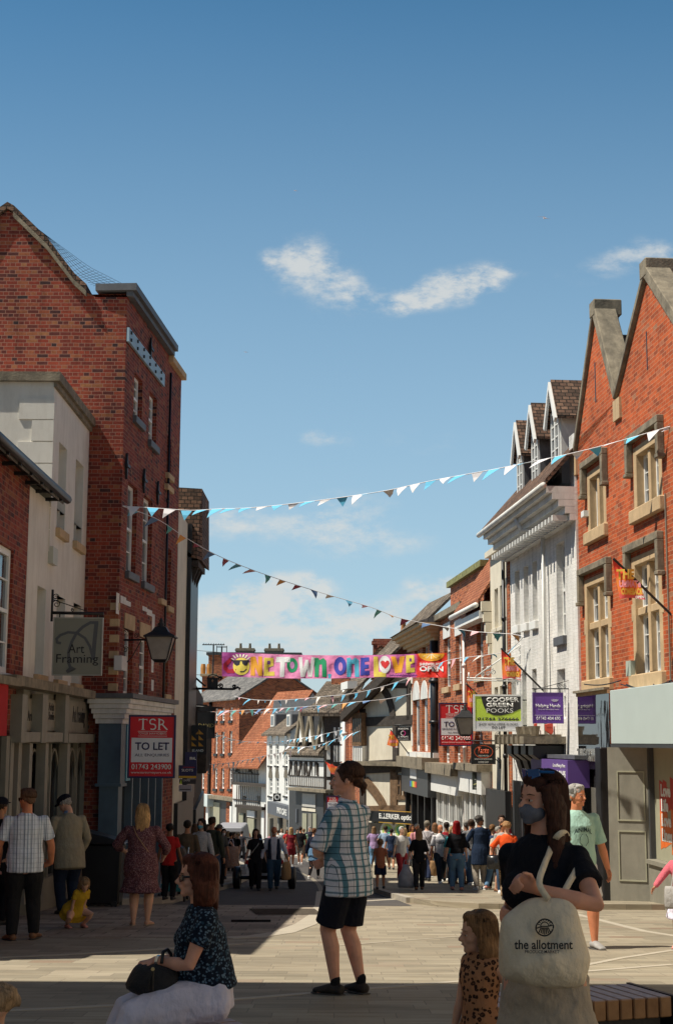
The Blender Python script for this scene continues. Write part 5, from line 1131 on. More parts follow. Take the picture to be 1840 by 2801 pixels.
    for (st, x0, x1, y0, y1) in (("SHREWSBURY'S", 1147, 1209, 1813, 1821), ('OPEN', 1147, 1212, 1823, 1837)):
        t = text(st, 1, wt, root, (0, 0, 0), .035, ext=0, rot=(0, 0, 0)); vs = t.data.vertices; xs = [v.co.x for v in vs]; ys = [v.co.y for v in vs]
        for v in vs: v.co = P(x0+(v.co.x-min(xs))/(max(xs)-min(xs))*(x1-x0), y1-(v.co.y-min(ys))/(max(ys)-min(ys))*(y1-y0), .03)
    for (x0, y0, x1, y1) in ((440, 1772, 607, 1785), (440, 1840, 607, 1850), (1222, 1788, 1262, 1780), (1222, 1858, 1262, 1862)):
        b = MB(); b.tube([tuple(at(x0, y0, YB(x0))-c), tuple(at(x1, y1, YB(x1))-c)], .008, 4); b.build('rope', IRON, root)
banner()
# hanging flags on poles
def pole_flag(label, tip, base, Yt, Yb, poly, Yf, words=True, grp='orange festival flags on poles'):
    c = at(*base, Yb); root = empty('pole_flag', c, label, 'flag', grp)
    b = MB(); b.tube([(0, 0, 0), tuple(at(*tip, Yt)-c)], .022, 6); b.build('pole', IRON, root)
    P = [at(x, y, Yf)-c for x, y in poly]; b = MB(); n = len(P)
    # cloth with slight folds
    xs = [p[0] for p in poly]; ys = [p[1] for p in poly]; x0, x1, y0, y1 = min(xs), max(xs), min(ys), max(ys)
    bb = bmesh.new(); bb.faces.new([bb.verts.new((x, y, 0)) for x, y in poly])
    for i in range(1, 14): bmesh.ops.bisect_plane(bb, geom=bb.verts[:]+bb.edges[:]+bb.faces[:], plane_co=(x0+(x1-x0)*i/14, 0, 0), plane_no=(1, 0, 0)); bmesh.ops.bisect_plane(bb, geom=bb.verts[:]+bb.edges[:]+bb.faces[:], plane_co=(0, y0+(y1-y0)*i/14, 0), plane_no=(0, 1, 0))
    def Q(x, y, off=0): q = at(x, y, Yf)-c; return (q.x, q.y+.022*math.sin((x-x0)/(x1-x0)*9+(y-y0)/(y1-y0)*2)-off, q.z)
    bb.verts.index_update(); b.add([Q(v.co.x, v.co.y) for v in bb.verts], [tuple(v.index for v in f.verts) for f in bb.faces]); bb.free()
    if 'flag_cloth' not in MATS:
        m, nt, bs = nodes('flag_cloth'); o = coord(nt, 'Generated'); sx = nt.nodes.new('ShaderNodeSeparateXYZ'); nt.links.new(o, sx.inputs[0])
        nt.links.new(ramp(nt, sx.outputs[2], [(0, (.85, .10, .18)), (.2, (.90, .20, .04)), (.45, (.90, .28, .04)), (.6, (.88, .10, .04)), (1, (.85, .05, .03))]), bs.inputs['Base Color']); bs.inputs['Roughness'].default_value = .6; MATS['flag_cloth'] = m
    b.build('cloth', MATS['flag_cloth'], root, recalc=False)
    W_, H_ = x1-x0, y1-y0; yl = paint((.85, .55, .08), .5, 'flag_yellow'); pk = paint((.85, .35, .42), .5, 'flag_pink')
    xm = x0+W_*.02
    rows = (('THE', yl, .12, .66, .26, .50), ('UltiMATe', pk, .20, .86, .53, .70), ('COMEBACK', yl, .26, .92, .72, .88), ('OPEN', OFFW, .7, .95, .90, .97))
    if words:
        for st, m, a, b_, t0, t1 in rows:
            t = text(st, 1, m, root, (0, 0, 0), .045, ext=0, rot=(0, 0, 0)); vs = t.data.vertices; xx = [v.co.x for v in vs]; yy = [v.co.y for v in vs]
            for v in vs: v.co = Q(x0+W_*(a+(v.co.x-min(xx))/(max(xx)-min(xx))*(b_-a)), y0+H_*(t1-(v.co.y-min(yy))/(max(yy)-min(yy))*(t1-t0)), .025)
pole_flag('largest orange festival flag on a pole in front of the gabled brick building', (1677, 1528), (1850, 1696), 24.6, 24.9, [(1674, 1528), (1720, 1574), (1752, 1606), (1764, 1641), (1728, 1635), (1694, 1637)], 24.6)
pole_flag('orange festival flag on a pole in front of the white painted building', (1370, 1774), (1491, 1895), 34.2, 34.6, [(1370, 1776), (1405, 1812), (1425, 1834), (1423, 1862), (1398, 1855), (1374, 1858)], 34.2)
pole_flag('orange festival flag half hidden behind the lime green letting board', (1274, 1870), (1345, 1940), 37.5, 38.5, [(1275, 1872), (1302, 1900), (1312, 1912), (1310, 1942), (1292, 1938), (1279, 1934)], 37.6)
pole_flag('small orange festival flag in front of the timber framed gable', (1067, 1996), (1124, 2071), 56, 57.5, [(1068, 1998), (1080, 2014), (1089, 2028), (1085, 2047), (1070, 2042), (1058, 2038)], 56)
pole_flag('pointed orange flag tip showing beside the plaid shirted man\'s head', (888, 2082), (935, 2140), 66, 68, [(889, 2083), (903, 2092), (908, 2090), (914, 2096), (923, 2098), (925, 2120), (906, 2118)], 66, words=False)
# dark hanging signs down the shaded side
s = Sign('hanging_sign', 'ornate black iron sign frame with pierced square emblem on long scrolled bracket', 'sign', 570, 593, 1857, 1883, 41, BLK, .04, IRON, fw=.03)
s.arm([(522, 1884), (640, 1885), (650, 1880), (657, 1884), (654, 1888)], .035); s.line(IRON, [(566, 1857), (572, 1848), (581, 1845), (592, 1848), (598, 1853)], 3, 'crest')
s.poly(CLS(.5, .25, .12), [(578, 1862), (581, 1858), (584, 1862), (581, 1867)], off=.006); s.arm([(524, 1846), (562, 1878)], .03)
for q in ((602, 1857, 6, 0, 1), (604, 1877, 7, 180, -1), (640, 1878, 5, 0, 1)): s.scroll(q[0], q[1], q[2], a0=q[3], sgn=q[4], w=.018)
s = Sign('hanging_sign', 'large black sign with gold word fixed under an iron crest above the orange triangles', 'sign', 539, 588, 1948, 2020, 42, BLK, .05, None)
s.text('DAVID', CLS(.5, .4, .15), 543, 585, 1980, 1990, bold=.0); s.arm([(522, 1932), (608, 1937)], .025); s.poly(BLK, [(541, 1946), (546, 1934), (570, 1931), (574, 1926), (578, 1933), (590, 1936), (588, 1946)], 'crest', .0)
s = Sign('hanging_sign', 'black sign with six orange triangles and white word', 'sign', 519, 566, 1984, 2064, 40, BLK, .05, None)
OT = CLS(.62, .30, .03)
for (x, y) in ((543, 2009), (524, 2025), (543, 2025), (524, 2042), (543, 2042)): s.poly(OT, [(x, y), (x+14, y), (x, y-13)])
s.poly(OT, [(535, 2009), (541, 2009), (541, 2001)]); s.text('ELAND', OFFW, 526, 557, 2050, 2057, bold=.02)
s = Sign('hanging_sign', 'dark navy projecting sign with white capitals beneath the triangle sign', 'sign', 506, 538, 2058, 2096, 38.5, NAVY, .05, None); s.text('IRAL', OFFW, 519, 536, 2071, 2079, bold=.02)
s = Sign('hanging_sign', 'navy sign reading slots in white above a yellow stripe', 'sign', 488, 538, 2094, 2130, 37.5, NAVY, .05, None); s.panel(CLS(.25, .02, .04), 500, 532, 2098, 2101, 'faded_red_word'); s.text('SLOTS', OFFW, 497, 528, 2104, 2111); s.panel(CLS(.7, .42, .03), 489, 537, 2123, 2129)
s = Sign('hanging_sign', 'small grey and green letting sign under the yellow striped sign', 'sign', 490, 536, 2132, 2145, 37, CLS(.05, .05, .05), .05, None); s.text('COOPER', OFFW, 500, 520, 2133, 2138); s.poly(LIME, [(490, 2145), (496, 2133), (498, 2145)])
s = Sign('hanging_sign', 'small pale grey sign lowest of the stack on the shaded side', 'sign', 489, 524, 2148, 2166, 36.5, CLS(.45, .45, .47), .05, None); s.line(BLK, [(492, 2160), (520, 2160)], 2)
s = Sign('hanging_sign', 'little round cafe sign on a square black plate by the white three storey house', 'sign', 747, 768, 2171, 2193, 82, BLK, .08, None); s.poly(OFFW, [(757.5+8*math.cos(R(a)), 2181+8*math.sin(R(a))) for a in range(0, 360, 24)], off=.02); s.poly(BLK, [(757.5+4*math.cos(R(a)), 2181+4*math.sin(R(a))) for a in range(0, 360, 30)], off=.03)
s = Sign('hanging_sign', 'black photo shop sign with pink ring in front of the timber gable', 'sign', 1082, 1123, 1988, 2027, 57, BLK, .08, None); s.text('JESSOPS', OFFW, 1088, 1117, 1992, 1998, bold=.02, off=.02); s.text('25 MINUTE', OFFW, 1088, 1116, 2014, 2019, bold=.01, off=.02); s.text('PHOTO PRINTING', OFFW, 1087, 1117, 2021, 2024, off=.02)
s.line(OFFW, [(1102+6*math.cos(R(a)), 2006+6*math.sin(R(a))) for a in range(90, 271, 20)], 2.2, 'ring', .02); s.line(CLS(.7, .05, .3), [(1102+6*math.cos(R(a)), 2006+6*math.sin(R(a))) for a in range(-90, 91, 20)], 2.2, 'ring', .02)
s.arm([(1078, 1984), (1125, 1984)], .03)
# white scrolled bracket and red alarm boxes
s = Sign('iron_bracket', 'white painted scrolled iron bracket above the lime green letting board', 'bracket', 1290, 1430, 1850, 1860, 37.2, None)
for p in ([(1277, 1855), (1440, 1858)], [(1277, 1861), (1440, 1864)], [(1300, 1852), (1430, 1760)], [(1282, 1840), (1282, 1855)]): s.arm(p, .02, m=WH)
for q in ((1335, 1843, 7, 0, 1), (1320, 1845, 6, 180, -1), (1350, 1838, 8, 90, 1), (1335, 1828, 5, 0, 1), (1428, 1800, 12, 0, 1), (1425, 1775, 11, 180, -1), (1420, 1822, 9, 90, 1)): s.scroll(q[0], q[1], q[2], a0=q[3], sgn=q[4], m=WH, w=.012)
for i, (lab, pts) in enumerate((('red pentagonal alarm box under the purple hanging sign', [(1490, 1982), (1512, 1978), (1513, 2003), (1508, 2012), (1492, 2000)]), ('narrow red alarm box left of the other on the white building', [(1461, 1980), (1469, 1979), (1469, 2011), (1462, 2006)]))):
    s = Sign('alarm_box', lab, 'alarm box', pts[0][0], pts[2][0], 1980, 2010, 33.6 if i == 0 else 35, None); b = MB(); P = [s.p(*q) for q in pts]; b.prism([(x, 0, z) for x, z in P], (0, .12, 0)); b.build('casing', CLS(.55, .07, .04), s.root, bevel=.01); s.line(CLS(.25, .02, .02), [(pts[0][0]+5, 1990), (pts[2][0]-4, 1990)], 1, 'vent_slot', .004)
# bunting
BUNT = [paint((.80, .78, .80), .7, 'bunting_white'), paint((.12, .50, .75), .7, 'bunting_blue')]
MULTI = [paint((.14, .42, .62), .7, 'bunting_teal'), paint((.78, .42, .45), .7, 'bunting_pink'), paint((.10, .33, .30), .7, 'bunting_green'), paint((.72, .34, .10), .7, 'bunting_orange'), paint((.30, .05, .08), .7, 'bunting_maroon'), paint((.12, .22, .42), .7, 'bunting_navy'), paint((.80, .70, .62), .7, 'bunting_cream')]
def bunting(label, pts, n, cols, size=.26, twist=1.0, hang=1.0, grp='strings of bunting over the street', seed=1, t0=.01, t1=.99):
    rnd = random.Random(seed); P = [at(*p) for p in pts]; c = P[0]; root = empty('bunting_string', c, label, 'bunting', grp)
    L_ = [0]
    for a, b in zip(P, P[1:]): L_.append(L_[-1]+(b-a).length)
    def pos(t):
        d = t*L_[-1]; i = 0
        while i < len(P)-2 and L_[i+1] < d: i += 1
        f = (d-L_[i])/(L_[i+1]-L_[i])
        p0, p1, p2, p3 = P[max(i-1, 0)], P[i], P[i+1], P[min(i+2, len(P)-1)]
        return .5*((2*p1)+(p2-p0)*f+(2*p0-5*p1+4*p2-p3)*f*f+(3*p1-p0-3*p2+p3)*f**3)
    b = MB(); b.tube([tuple(pos(i/60)-c) for i in range(61)], .008, 4); b.build('cord', BUNT[0], root)
    for k in range(n):
        t = t0+(t1-t0)*(k+.5)/n; p = pos(t)-c; q = pos(min(1, t+.004))-pos(max(0, t-.004)); e = q.normalized()*size*.5
        sw = rnd.uniform(-.5, .5)*twist; ln = size*1.15*hang*rnd.choice((1, .8, .55, .35, .9, .6))
        side = Vector((-e.y, e.x, 0)).normalized(); tip = Vector((rnd.uniform(-.75, .05)*size*twist, 0, -ln))+side*sw*size
        a0, a1, tp = p-e, p+e, p+tip; m1 = (p+tp)/2+side*rnd.uniform(-.05, .05)
        bb = MB(); mL = (a0+tp)/2+side*sw*.25*size; mR = (a1+tp)/2+side*sw*.25*size
        bb.add([tuple(a0), tuple(a1), tuple(mR), tuple(mL), tuple(tp)], [(0, 1, 2, 3), (3, 2, 4)])
        o = bb.build('flag', cols[k % len(cols)] if rnd.random() < .85 else rnd.choice(cols), root, recalc=False); md = o.modifiers.new('cloth_thickness', 'SOLIDIFY'); md.thickness = .003
bunting('white and light blue bunting sweeping up to the right across the sky', [(335, 1384, 30), (430, 1390, 30), (520, 1396, 30), (600, 1392, 29.8), (700, 1388, 29.5), (870, 1369, 29), (1050, 1343, 28.3), (1180, 1315, 27.6), (1400, 1274, 26.6), (1620, 1226, 25.6), (1860, 1158, 24.5)], 34, BUNT, .25, 1.3, .8, seed=4)
bunting('coloured bunting sagging from the tall brick building across to the white building', [(337, 1385, 30.2), (430, 1420, 31), (510, 1472, 32), (600, 1522, 33), (720, 1570, 34.5), (870, 1619, 36), (1010, 1660, 37), (1090, 1690, 38), (1200, 1712, 38), (1300, 1728, 37), (1400, 1735, 36.4), (1432, 1742, 36)], 25, MULTI, .24, 1.2, .75, seed=5)
bunting('pink and blue bunting from the white building down behind the banner', [(1432, 1742, 36), (1390, 1780, 37), (1330, 1792, 39), (1220, 1808, 42), (1130, 1850, 45), (1040, 1880, 47), (960, 1898, 49), (880, 1906, 51), (780, 1915, 54), (700, 1915, 58), (640, 1905, 60)], 26, [MULTI[0], MULTI[1], BUNT[1], MULTI[6]], .27, 1.2, .9, seed=6)
bunting('coloured bunting rising to the right in front of the timber gable', [(600, 1946, 62), (760, 1938, 58), (880, 1930, 54), (980, 1920, 52), (1060, 1912, 52), (1125, 1898, 52)], 22, MULTI, .30, 1.2, .8, seed=7)
bunting('blue and white pennants strung low in front of the georgian brick house', [(540, 2094, 50), (620, 2088, 56), (680, 2078, 60), (740, 2064, 64), (800, 2054, 68)], 19, BUNT, .36, .5, 1, seed=8)
bunting('blue and white bunting under the three pointed gables', [(785, 2042, 64), (830, 2044, 62), (880, 2036, 60), (930, 2018, 58), (985, 2000, 56)], 14, BUNT, .33, .9, .8, seed=9)
bunting('short blue and white bunting across the three pointed gables', [(785, 2026, 66), (820, 2020, 64), (870, 2012, 62), (940, 1996, 60)], 12, BUNT, .28, 1, .7, seed=10)
bunting('thin white bunting across the upper windows of the georgian brick house', [(525, 1946, 60), (600, 1948, 64), (700, 1948, 68), (800, 1944, 72), (920, 1928, 76)], 20, BUNT, .34, 1.6, .35, seed=11)
bunting('thin white bunting at second floor height before the orange roof', [(530, 2002, 60), (600, 2012, 62), (660, 2028, 66), (740, 2030, 70), (800, 2024, 74)], 16, BUNT, .34, 1.6, .35, seed=12)
# ================= street furniture =================
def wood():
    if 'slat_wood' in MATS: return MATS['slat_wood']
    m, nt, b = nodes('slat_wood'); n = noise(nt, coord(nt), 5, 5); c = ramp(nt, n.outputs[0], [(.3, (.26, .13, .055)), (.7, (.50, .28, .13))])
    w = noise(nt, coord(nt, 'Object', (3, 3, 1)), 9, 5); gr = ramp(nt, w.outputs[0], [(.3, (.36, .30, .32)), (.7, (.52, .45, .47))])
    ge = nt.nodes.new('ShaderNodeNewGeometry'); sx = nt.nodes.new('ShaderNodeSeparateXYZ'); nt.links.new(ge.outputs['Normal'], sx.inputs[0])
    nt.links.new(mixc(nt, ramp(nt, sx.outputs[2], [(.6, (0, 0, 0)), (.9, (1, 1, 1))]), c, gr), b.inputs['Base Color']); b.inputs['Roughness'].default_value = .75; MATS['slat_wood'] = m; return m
def bench(label, o, d1, L1_, d2, L2_, z, nsl):
    r = empty('bench', (o[0], o[1], g(o[1])), label, 'bench', 'slatted timber benches'); d1 = Vector((*d1, 0)).normalized(); d2 = Vector((*d2, 0)).normalized(); zz = z-g(o[1])
    W_ = wood()
    def slab(name, a0, a1, b0, b1, z0, z1, m):
        b = MB(); b.prism([tuple(d1*x+d2*y+Vector((0, 0, z0))) for x, y in ((a0, b0), (a1, b0), (a1, b1), (a0, b1))], (0, 0, z1-z0)); return b.build(name, m, r, bevel=.006 if name == 'seat_slat' else 0)
    for i in range(nsl):
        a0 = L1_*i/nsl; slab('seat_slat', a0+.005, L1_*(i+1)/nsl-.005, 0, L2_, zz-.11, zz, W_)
    slab('plinth', .05, L1_-.05, .05, L2_-.05, -.05, zz-.115, M['iron']); slab('end_plate', L1_, L1_+.025, -.01, L2_+.01, -.05, zz+.004, M['iron'])
    return r
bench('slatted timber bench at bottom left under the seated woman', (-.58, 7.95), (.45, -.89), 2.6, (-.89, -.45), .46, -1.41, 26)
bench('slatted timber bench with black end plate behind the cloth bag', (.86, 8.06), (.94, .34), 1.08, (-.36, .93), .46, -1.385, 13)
# big black litter bin
c = at(281, 2459, 27.6); c.z = g(27.6); r = empty('litter_bin', (c.x, c.y, g(c.y)), 'big black litter container with open sloping lid by the blue shopfront', 'bin')
b = MB(); b.rings([[(x*w, y*w*.8, z) for x, y in ((-1, -1), (1, -1), (1, 1), (-1, 1))] for w, z in ((.33, .05), (.37, 1.12))]); b.build('body', M['black'], r, bevel=.03)
b = MB(); b.prism([(-.42, -.34, 1.13), (.42, -.34, 1.125), (.42, -.34, 1.15), (.1, -.34, 1.26), (-.42, -.34, 1.38)], (0, .68, 0)); b.build('lid', M['black'], r, bevel=.015)
for x in (-.25, .25):
    b = MB(); b.lathe([(.06, -.02), (.06, .02)], seg=10); w = b.build('wheel', IRON, r); w.rotation_euler = (R(90), 0, 0); w.location = (x, -.28, .06)
# pushchair
def wheel(parent, loc, rad, w, name='wheel', hub=True):
    b = MB(); prof = [(rad*.7, -w/2), (rad, -w/2*.7), (rad, w/2*.7), (rad*.7, w/2), (rad*.62, 0)]; b.lathe(prof+[prof[0]], seg=20); o = b.build(name, M['black'], parent, smooth=True); o.location = loc; o.rotation_euler = (0, R(90), 0)
    if hub:
        b = MB(); b.lathe([(.001, -w*.3), (rad*.2, -w*.3), (rad*.2, w*.3), (.001, w*.3)], seg=8)
        for i in range(6): a = i*math.pi/3; b.tube([(0, 0, 0), (rad*.68*math.cos(a), rad*.68*math.sin(a), 0)], rad*.05, 4)
        h_ = b.build('hub', chrome, o)
    return o
c = gp(474, 2466); r = empty('pushchair', (c.x, c.y, g(c.y)+.0), 'black pushchair with teal basket beside the blonde woman in patterned dress', 'pushchair')
b = MB(); b.rings([[(x*a, y*.22+dy, z) for x, y in ((-1, -1), (1, -1), (1, 1), (-1, 1))] for a, z, dy in ((.17, .42, 0), (.22, .6, 0), (.22, .95, .05), (.16, 1.08, .05))]); b.build('hood', M['black'], r, smooth=False, bevel=.05)
b = MB(); b.rings([[(x*a, y*.2, z) for x, y in ((-1, -1), (1, -1), (1, 1), (-1, 1))] for a, z in ((.2, .2), (.25, .36))]); b.build('basket', CLS(.03, .22, .24), r, bevel=.03)
for x in (-.25, .25):
    b = MB(); b.tube([(x, -.3, .1), (x, .1, .55), (x, .35, 1.02)], .014, 6); b.build('frame_tube', chrome, r)
    for y, q in ((-.3, .09), (.28, .12)): wheel(r, (x, y, q), q, .05)
# grey van far down the street
c = at(632, 2330, 76); r = empty('parked_van', (c.x, c.y, g(c.y)), 'pale grey van parked far down the street behind the crowd', 'van')
vp = paint((.38, .38, .40), .35, 'van_paint')
b = MB(); b.rings([[(x*a, y*2.3, z) for x, y in ((-1, -1), (1, -1), (1, 1), (-1, 1))] for a, z in ((.98, .35), (1.02, .9), (.98, 1.5), (.86, 2.15), (.8, 2.22))]); b.build('body', vp, r, bevel=.08)
b = MB(); b.box(-.72, .72, -2.325, -2.29, 1.35, 1.95); b.build('rear_window', M['glassd'], r)
b = MB(); b.box(-.25, .25, -2.34, -2.29, .75, .88); b.build('number_plate', CLS(.7, .6, .1), r)
r.scale = (.8, 1, .72)
for x in (-.9, .9):
    b = MB(); b.box(x-.07, x+.07, -2.34, -2.28, .9, 1.3); b.build('tail_light', CLS(.5, .02, .02), r)
    for y in (-1.4, 1.4): wheel(r, (x*.95, y, .33), .33, .2)
# black three-wheeled motorbike behind the walking couple
c = gp(718, 2436); r = empty('motorbike', (c.x, c.y+.9, g(c.y+.9)), 'black wide motor trike standing in the road behind the walking couple', 'motorbike')
for x in (-.68, .68): wheel(r, (x, 0, .27), .27, .2)
wheel(r, (-.30, 1.0, .27), .27, .14)
b = MB(); b.rings([[(x*a, y*.5+.2, z) for x, y in ((-1, -1), (1, -1), (1, 1), (-1, 1))] for a, z in ((.3, .4), (.45, .6), (.35, .8), (.2, .95))]); b.build('body', BLK, r, bevel=.06)
b = MB(); b.tube([(-.6, 0, .27), (.6, 0, .27)], .05, 6); b.build('axle', IRON, r)
b = MB(); b.tube([(-.3, 1.3, .36), (-.2, .9, 1.0), (-.15, .8, 1.15)], .03, 6); b.build('fork', chrome, r); b = MB(); b.tube([(-.55, .75, 1.2), (-.15, .85, 1.12), (.3, .75, 1.2)], .018, 6); b.build('handlebar', chrome, r)
b = MB(); b.rings([[(x*a, y*.25+.1, z) for x, y in ((-1, -1), (1, -1), (1, 1), (-1, 1))] for a, z in ((.2, .95), (.22, 1.05))]); b.build('saddle', BLK, r, bevel=.03)
for x in (-.4, .42): b = MB(); b.box(x-.06, x+.06, -.36, -.33, .62, .72); b.build('tail_light', CLS(.6, .02, .02), r)
# ================= people =================
def skinmat(k):
    cs = {'fair': (.66, .38, .26), 'pink': (.72, .36, .245), 'tan': (.48, .22, .12), 'brown': (.24, .11, .06), 'red': (.58, .22, .11)}
    n = 'skin_'+k
    if n in MATS: return MATS[n]
    m, nt, b = nodes(n); o = coord(nt); nn = noise(nt, o, 9, 4); c = cs[k]
    nt.links.new(ramp(nt, nn.outputs[0], [(.3, [x*.85 for x in c]), (.7, [min(1, x*1.12) for x in c])]), b.inputs['Base Color']); b.inputs['Roughness'].default_value = .5
    b.inputs['Subsurface Weight'].default_value = .12; b.inputs['Subsurface Radius'].default_value = (.02, .008, .004); b.inputs['Specular IOR Level'].default_value = .35
    n2 = noise(nt, o, 90, 3); bump(nt, b, n2.outputs[0], .12, .002); MATS[n] = m; return m
def hairmat(c):
    n = 'hair_%02x%02x%02x' % tuple(int(x*255) for x in c)
    if n in MATS: return MATS[n]
    m, nt, b = nodes(n); nn = noise(nt, coord(nt, 'Object', (60, 60, 5)), 2.2, 5, .7); n1 = noise(nt, coord(nt), 7, 3)
    cc = ramp(nt, nn.outputs[0], [(.3, [x*.45 for x in c]), (.5, c), (.72, [min(1, x*1.7) for x in c])]); cc = mixc(nt, 1, cc, ramp(nt, n1.outputs[0], [(.3, (.7, .7, .7)), (.7, (1.2, 1.2, 1.2))]), 'MULTIPLY')
    nt.links.new(cc, b.inputs['Base Color']); b.inputs['Roughness'].default_value = .55; b.inputs['Specular IOR Level'].default_value = .18; bump(nt, b, nn.outputs[0], .7, .010); MATS[n] = m; return m
def cloth(c, kind='plain', c2=None, c3=None, name=None):
    n = (name or 'cloth_'+kind)+'_%02x%02x%02x' % tuple(int(min(1, x)*255) for x in c)
    if n in MATS: return MATS[n]
    m, nt, b = nodes(n); o = coord(nt); L = nt.links
    base = None
    if kind == 'plaid':
        sx = nt.nodes.new('ShaderNodeSeparateXYZ'); wob = noise(nt, o, 4, 2); va = nt.nodes.new('ShaderNodeVectorMath'); va.operation = 'MULTIPLY_ADD'; L.new(wob.outputs['Color'], va.inputs[0]); va.inputs[1].default_value = (.03, .03, .03); L.new(o, va.inputs[2]); L.new(va.outputs[0], sx.inputs[0])
        def band(src, freq, lo, hi, ph=0):
            a = nt.nodes.new('ShaderNodeMath'); a.operation = 'MULTIPLY_ADD'; L.new(src, a.inputs[0]); a.inputs[1].default_value = freq; a.inputs[2].default_value = 50+ph
            f = nt.nodes.new('ShaderNodeMath'); f.operation = 'FRACT'; L.new(a.outputs[0], f.inputs[0])
            return ramp(nt, f.outputs[0], [(0, (0, 0, 0)), (lo, (0, 0, 0)), (lo+.03, (1, 1, 1)), (hi, (1, 1, 1)), (min(.99, hi+.03), (0, 0, 0))])
        base = mixc(nt, .75, c, c, 'MIX'); cv = mixc(nt, band(sx.outputs[0], 11, .1, .40), c, c2); xb = band(sx.outputs[2], 9.5, .1, .30)
        mm = nt.nodes.new('ShaderNodeMath'); mm.operation = 'MULTIPLY'; L.new(xb, mm.inputs[0]); mm.inputs[1].default_value = .6; cv = mixc(nt, mm.outputs[0], cv, c2)
        cv = mixc(nt, band(sx.outputs[0], 22, .46, .52, .3), cv, c3); cv = mixc(nt, band(sx.outputs[2], 19, .46, .56, .1), cv, c3); base = cv
    elif kind == 'stripe':
        sx = nt.nodes.new('ShaderNodeSeparateXYZ'); L.new(o, sx.inputs[0]); base = c
        for fr, lo, hi, col in ((11, .2, .32, c2), (11, .42, .46, c3), (23, .7, .8, c2), (6, .85, .93, c3)):
            a = nt.nodes.new('ShaderNodeMath'); a.operation = 'MULTIPLY_ADD'; L.new(sx.outputs[0], a.inputs[0]); a.inputs[1].default_value = fr; a.inputs[2].default_value = 50
            f = nt.nodes.new('ShaderNodeMath'); f.operation = 'FRACT'; L.new(a.outputs[0], f.inputs[0]); base = mixc(nt, ramp(nt, f.outputs[0], [(lo, (0, 0, 0)), (lo+.02, (.8, .8, .8)), (hi, (.8, .8, .8)), (hi+.02, (0, 0, 0))]), base, col)
        a = nt.nodes.new('ShaderNodeMath'); a.operation = 'MULTIPLY_ADD'; L.new(sx.outputs[2], a.inputs[0]); a.inputs[1].default_value = 17; a.inputs[2].default_value = 50
        f = nt.nodes.new('ShaderNodeMath'); f.operation = 'FRACT'; L.new(a.outputs[0], f.inputs[0]); base = mixc(nt, ramp(nt, f.outputs[0], [(.4, (0, 0, 0)), (.42, (.35, .35, .35)), (.5, (.35, .35, .35)), (.52, (0, 0, 0))]), base, c2)
    elif kind in ('spots', 'floral'):
        v = nt.nodes.new('ShaderNodeTexVoronoi'); v.inputs['Scale'].default_value = 42 if kind == 'spots' else 60; v.inputs['Randomness'].default_value = .8
        wob = noise(nt, o, 40, 2); va = nt.nodes.new('ShaderNodeVectorMath'); va.operation = 'MULTIPLY_ADD'; L.new(wob.outputs['Color'], va.inputs[0]); va.inputs[1].default_value = (.02, .02, .02); L.new(o, va.inputs[2]); L.new(va.outputs[0], v.inputs['Vector'])
        if kind == 'spots': base = mixc(nt, ramp(nt, v.outputs['Distance'], [(.36, (1, 1, 1)), (.44, (0, 0, 0))]), c, c2); base = mixc(nt, ramp(nt, v.outputs['Distance'], [(.12, (1, 1, 1)), (.18, (0, 0, 0))]), base, c3)
        else:
            v2 = nt.nodes.new('ShaderNodeTexVoronoi'); v2.inputs['Scale'].default_value = 33; L.new(va.outputs[0], v2.inputs['Vector'])
            base = mixc(nt, ramp(nt, v.outputs['Distance'], [(.30, (1, 1, 1)), (.42, (0, 0, 0))]), c, c2); base = mixc(nt, ramp(nt, v2.outputs['Distance'], [(.22, (1, 1, 1)), (.3, (0, 0, 0))]), base, c3)
    else: base = c
    nn = noise(nt, o, 5, 4); base = mixc(nt, 1, base if hasattr(base, 'is_linked') else c, ramp(nt, nn.outputs[0], [(.3, (.86,)*3), (.7, (1.1,)*3)]), 'MULTIPLY')
    if not hasattr(base, 'is_linked'): pass
    L.new(base, b.inputs['Base Color']); b.inputs['Roughness'].default_value = .9; b.inputs['Specular IOR Level'].default_value = .2
    w = noise(nt, coord(nt, 'Object', (1.2, 1.2, .7)), 7, 4, .55); w2 = noise(nt, o, 220, 2); ad = nt.nodes.new('ShaderNodeMath'); ad.operation = 'MULTIPLY_ADD'; L.new(w2.outputs[0], ad.inputs[0]); ad.inputs[1].default_value = .03; L.new(w.outputs[0], ad.inputs[2]); bump(nt, b, ad.outputs[0], .75, .05)
    MATS[n] = m; return m
def kerbx(line, Y):
    for (x0, y0), (x1, y1) in zip(line, line[1:]):
        if min(y0, y1) <= Y <= max(y0, y1) and y1 != y0: return x0+(x1-x0)*(Y-y0)/(y1-y0)
    return 1.6 if line is rk else -3.3
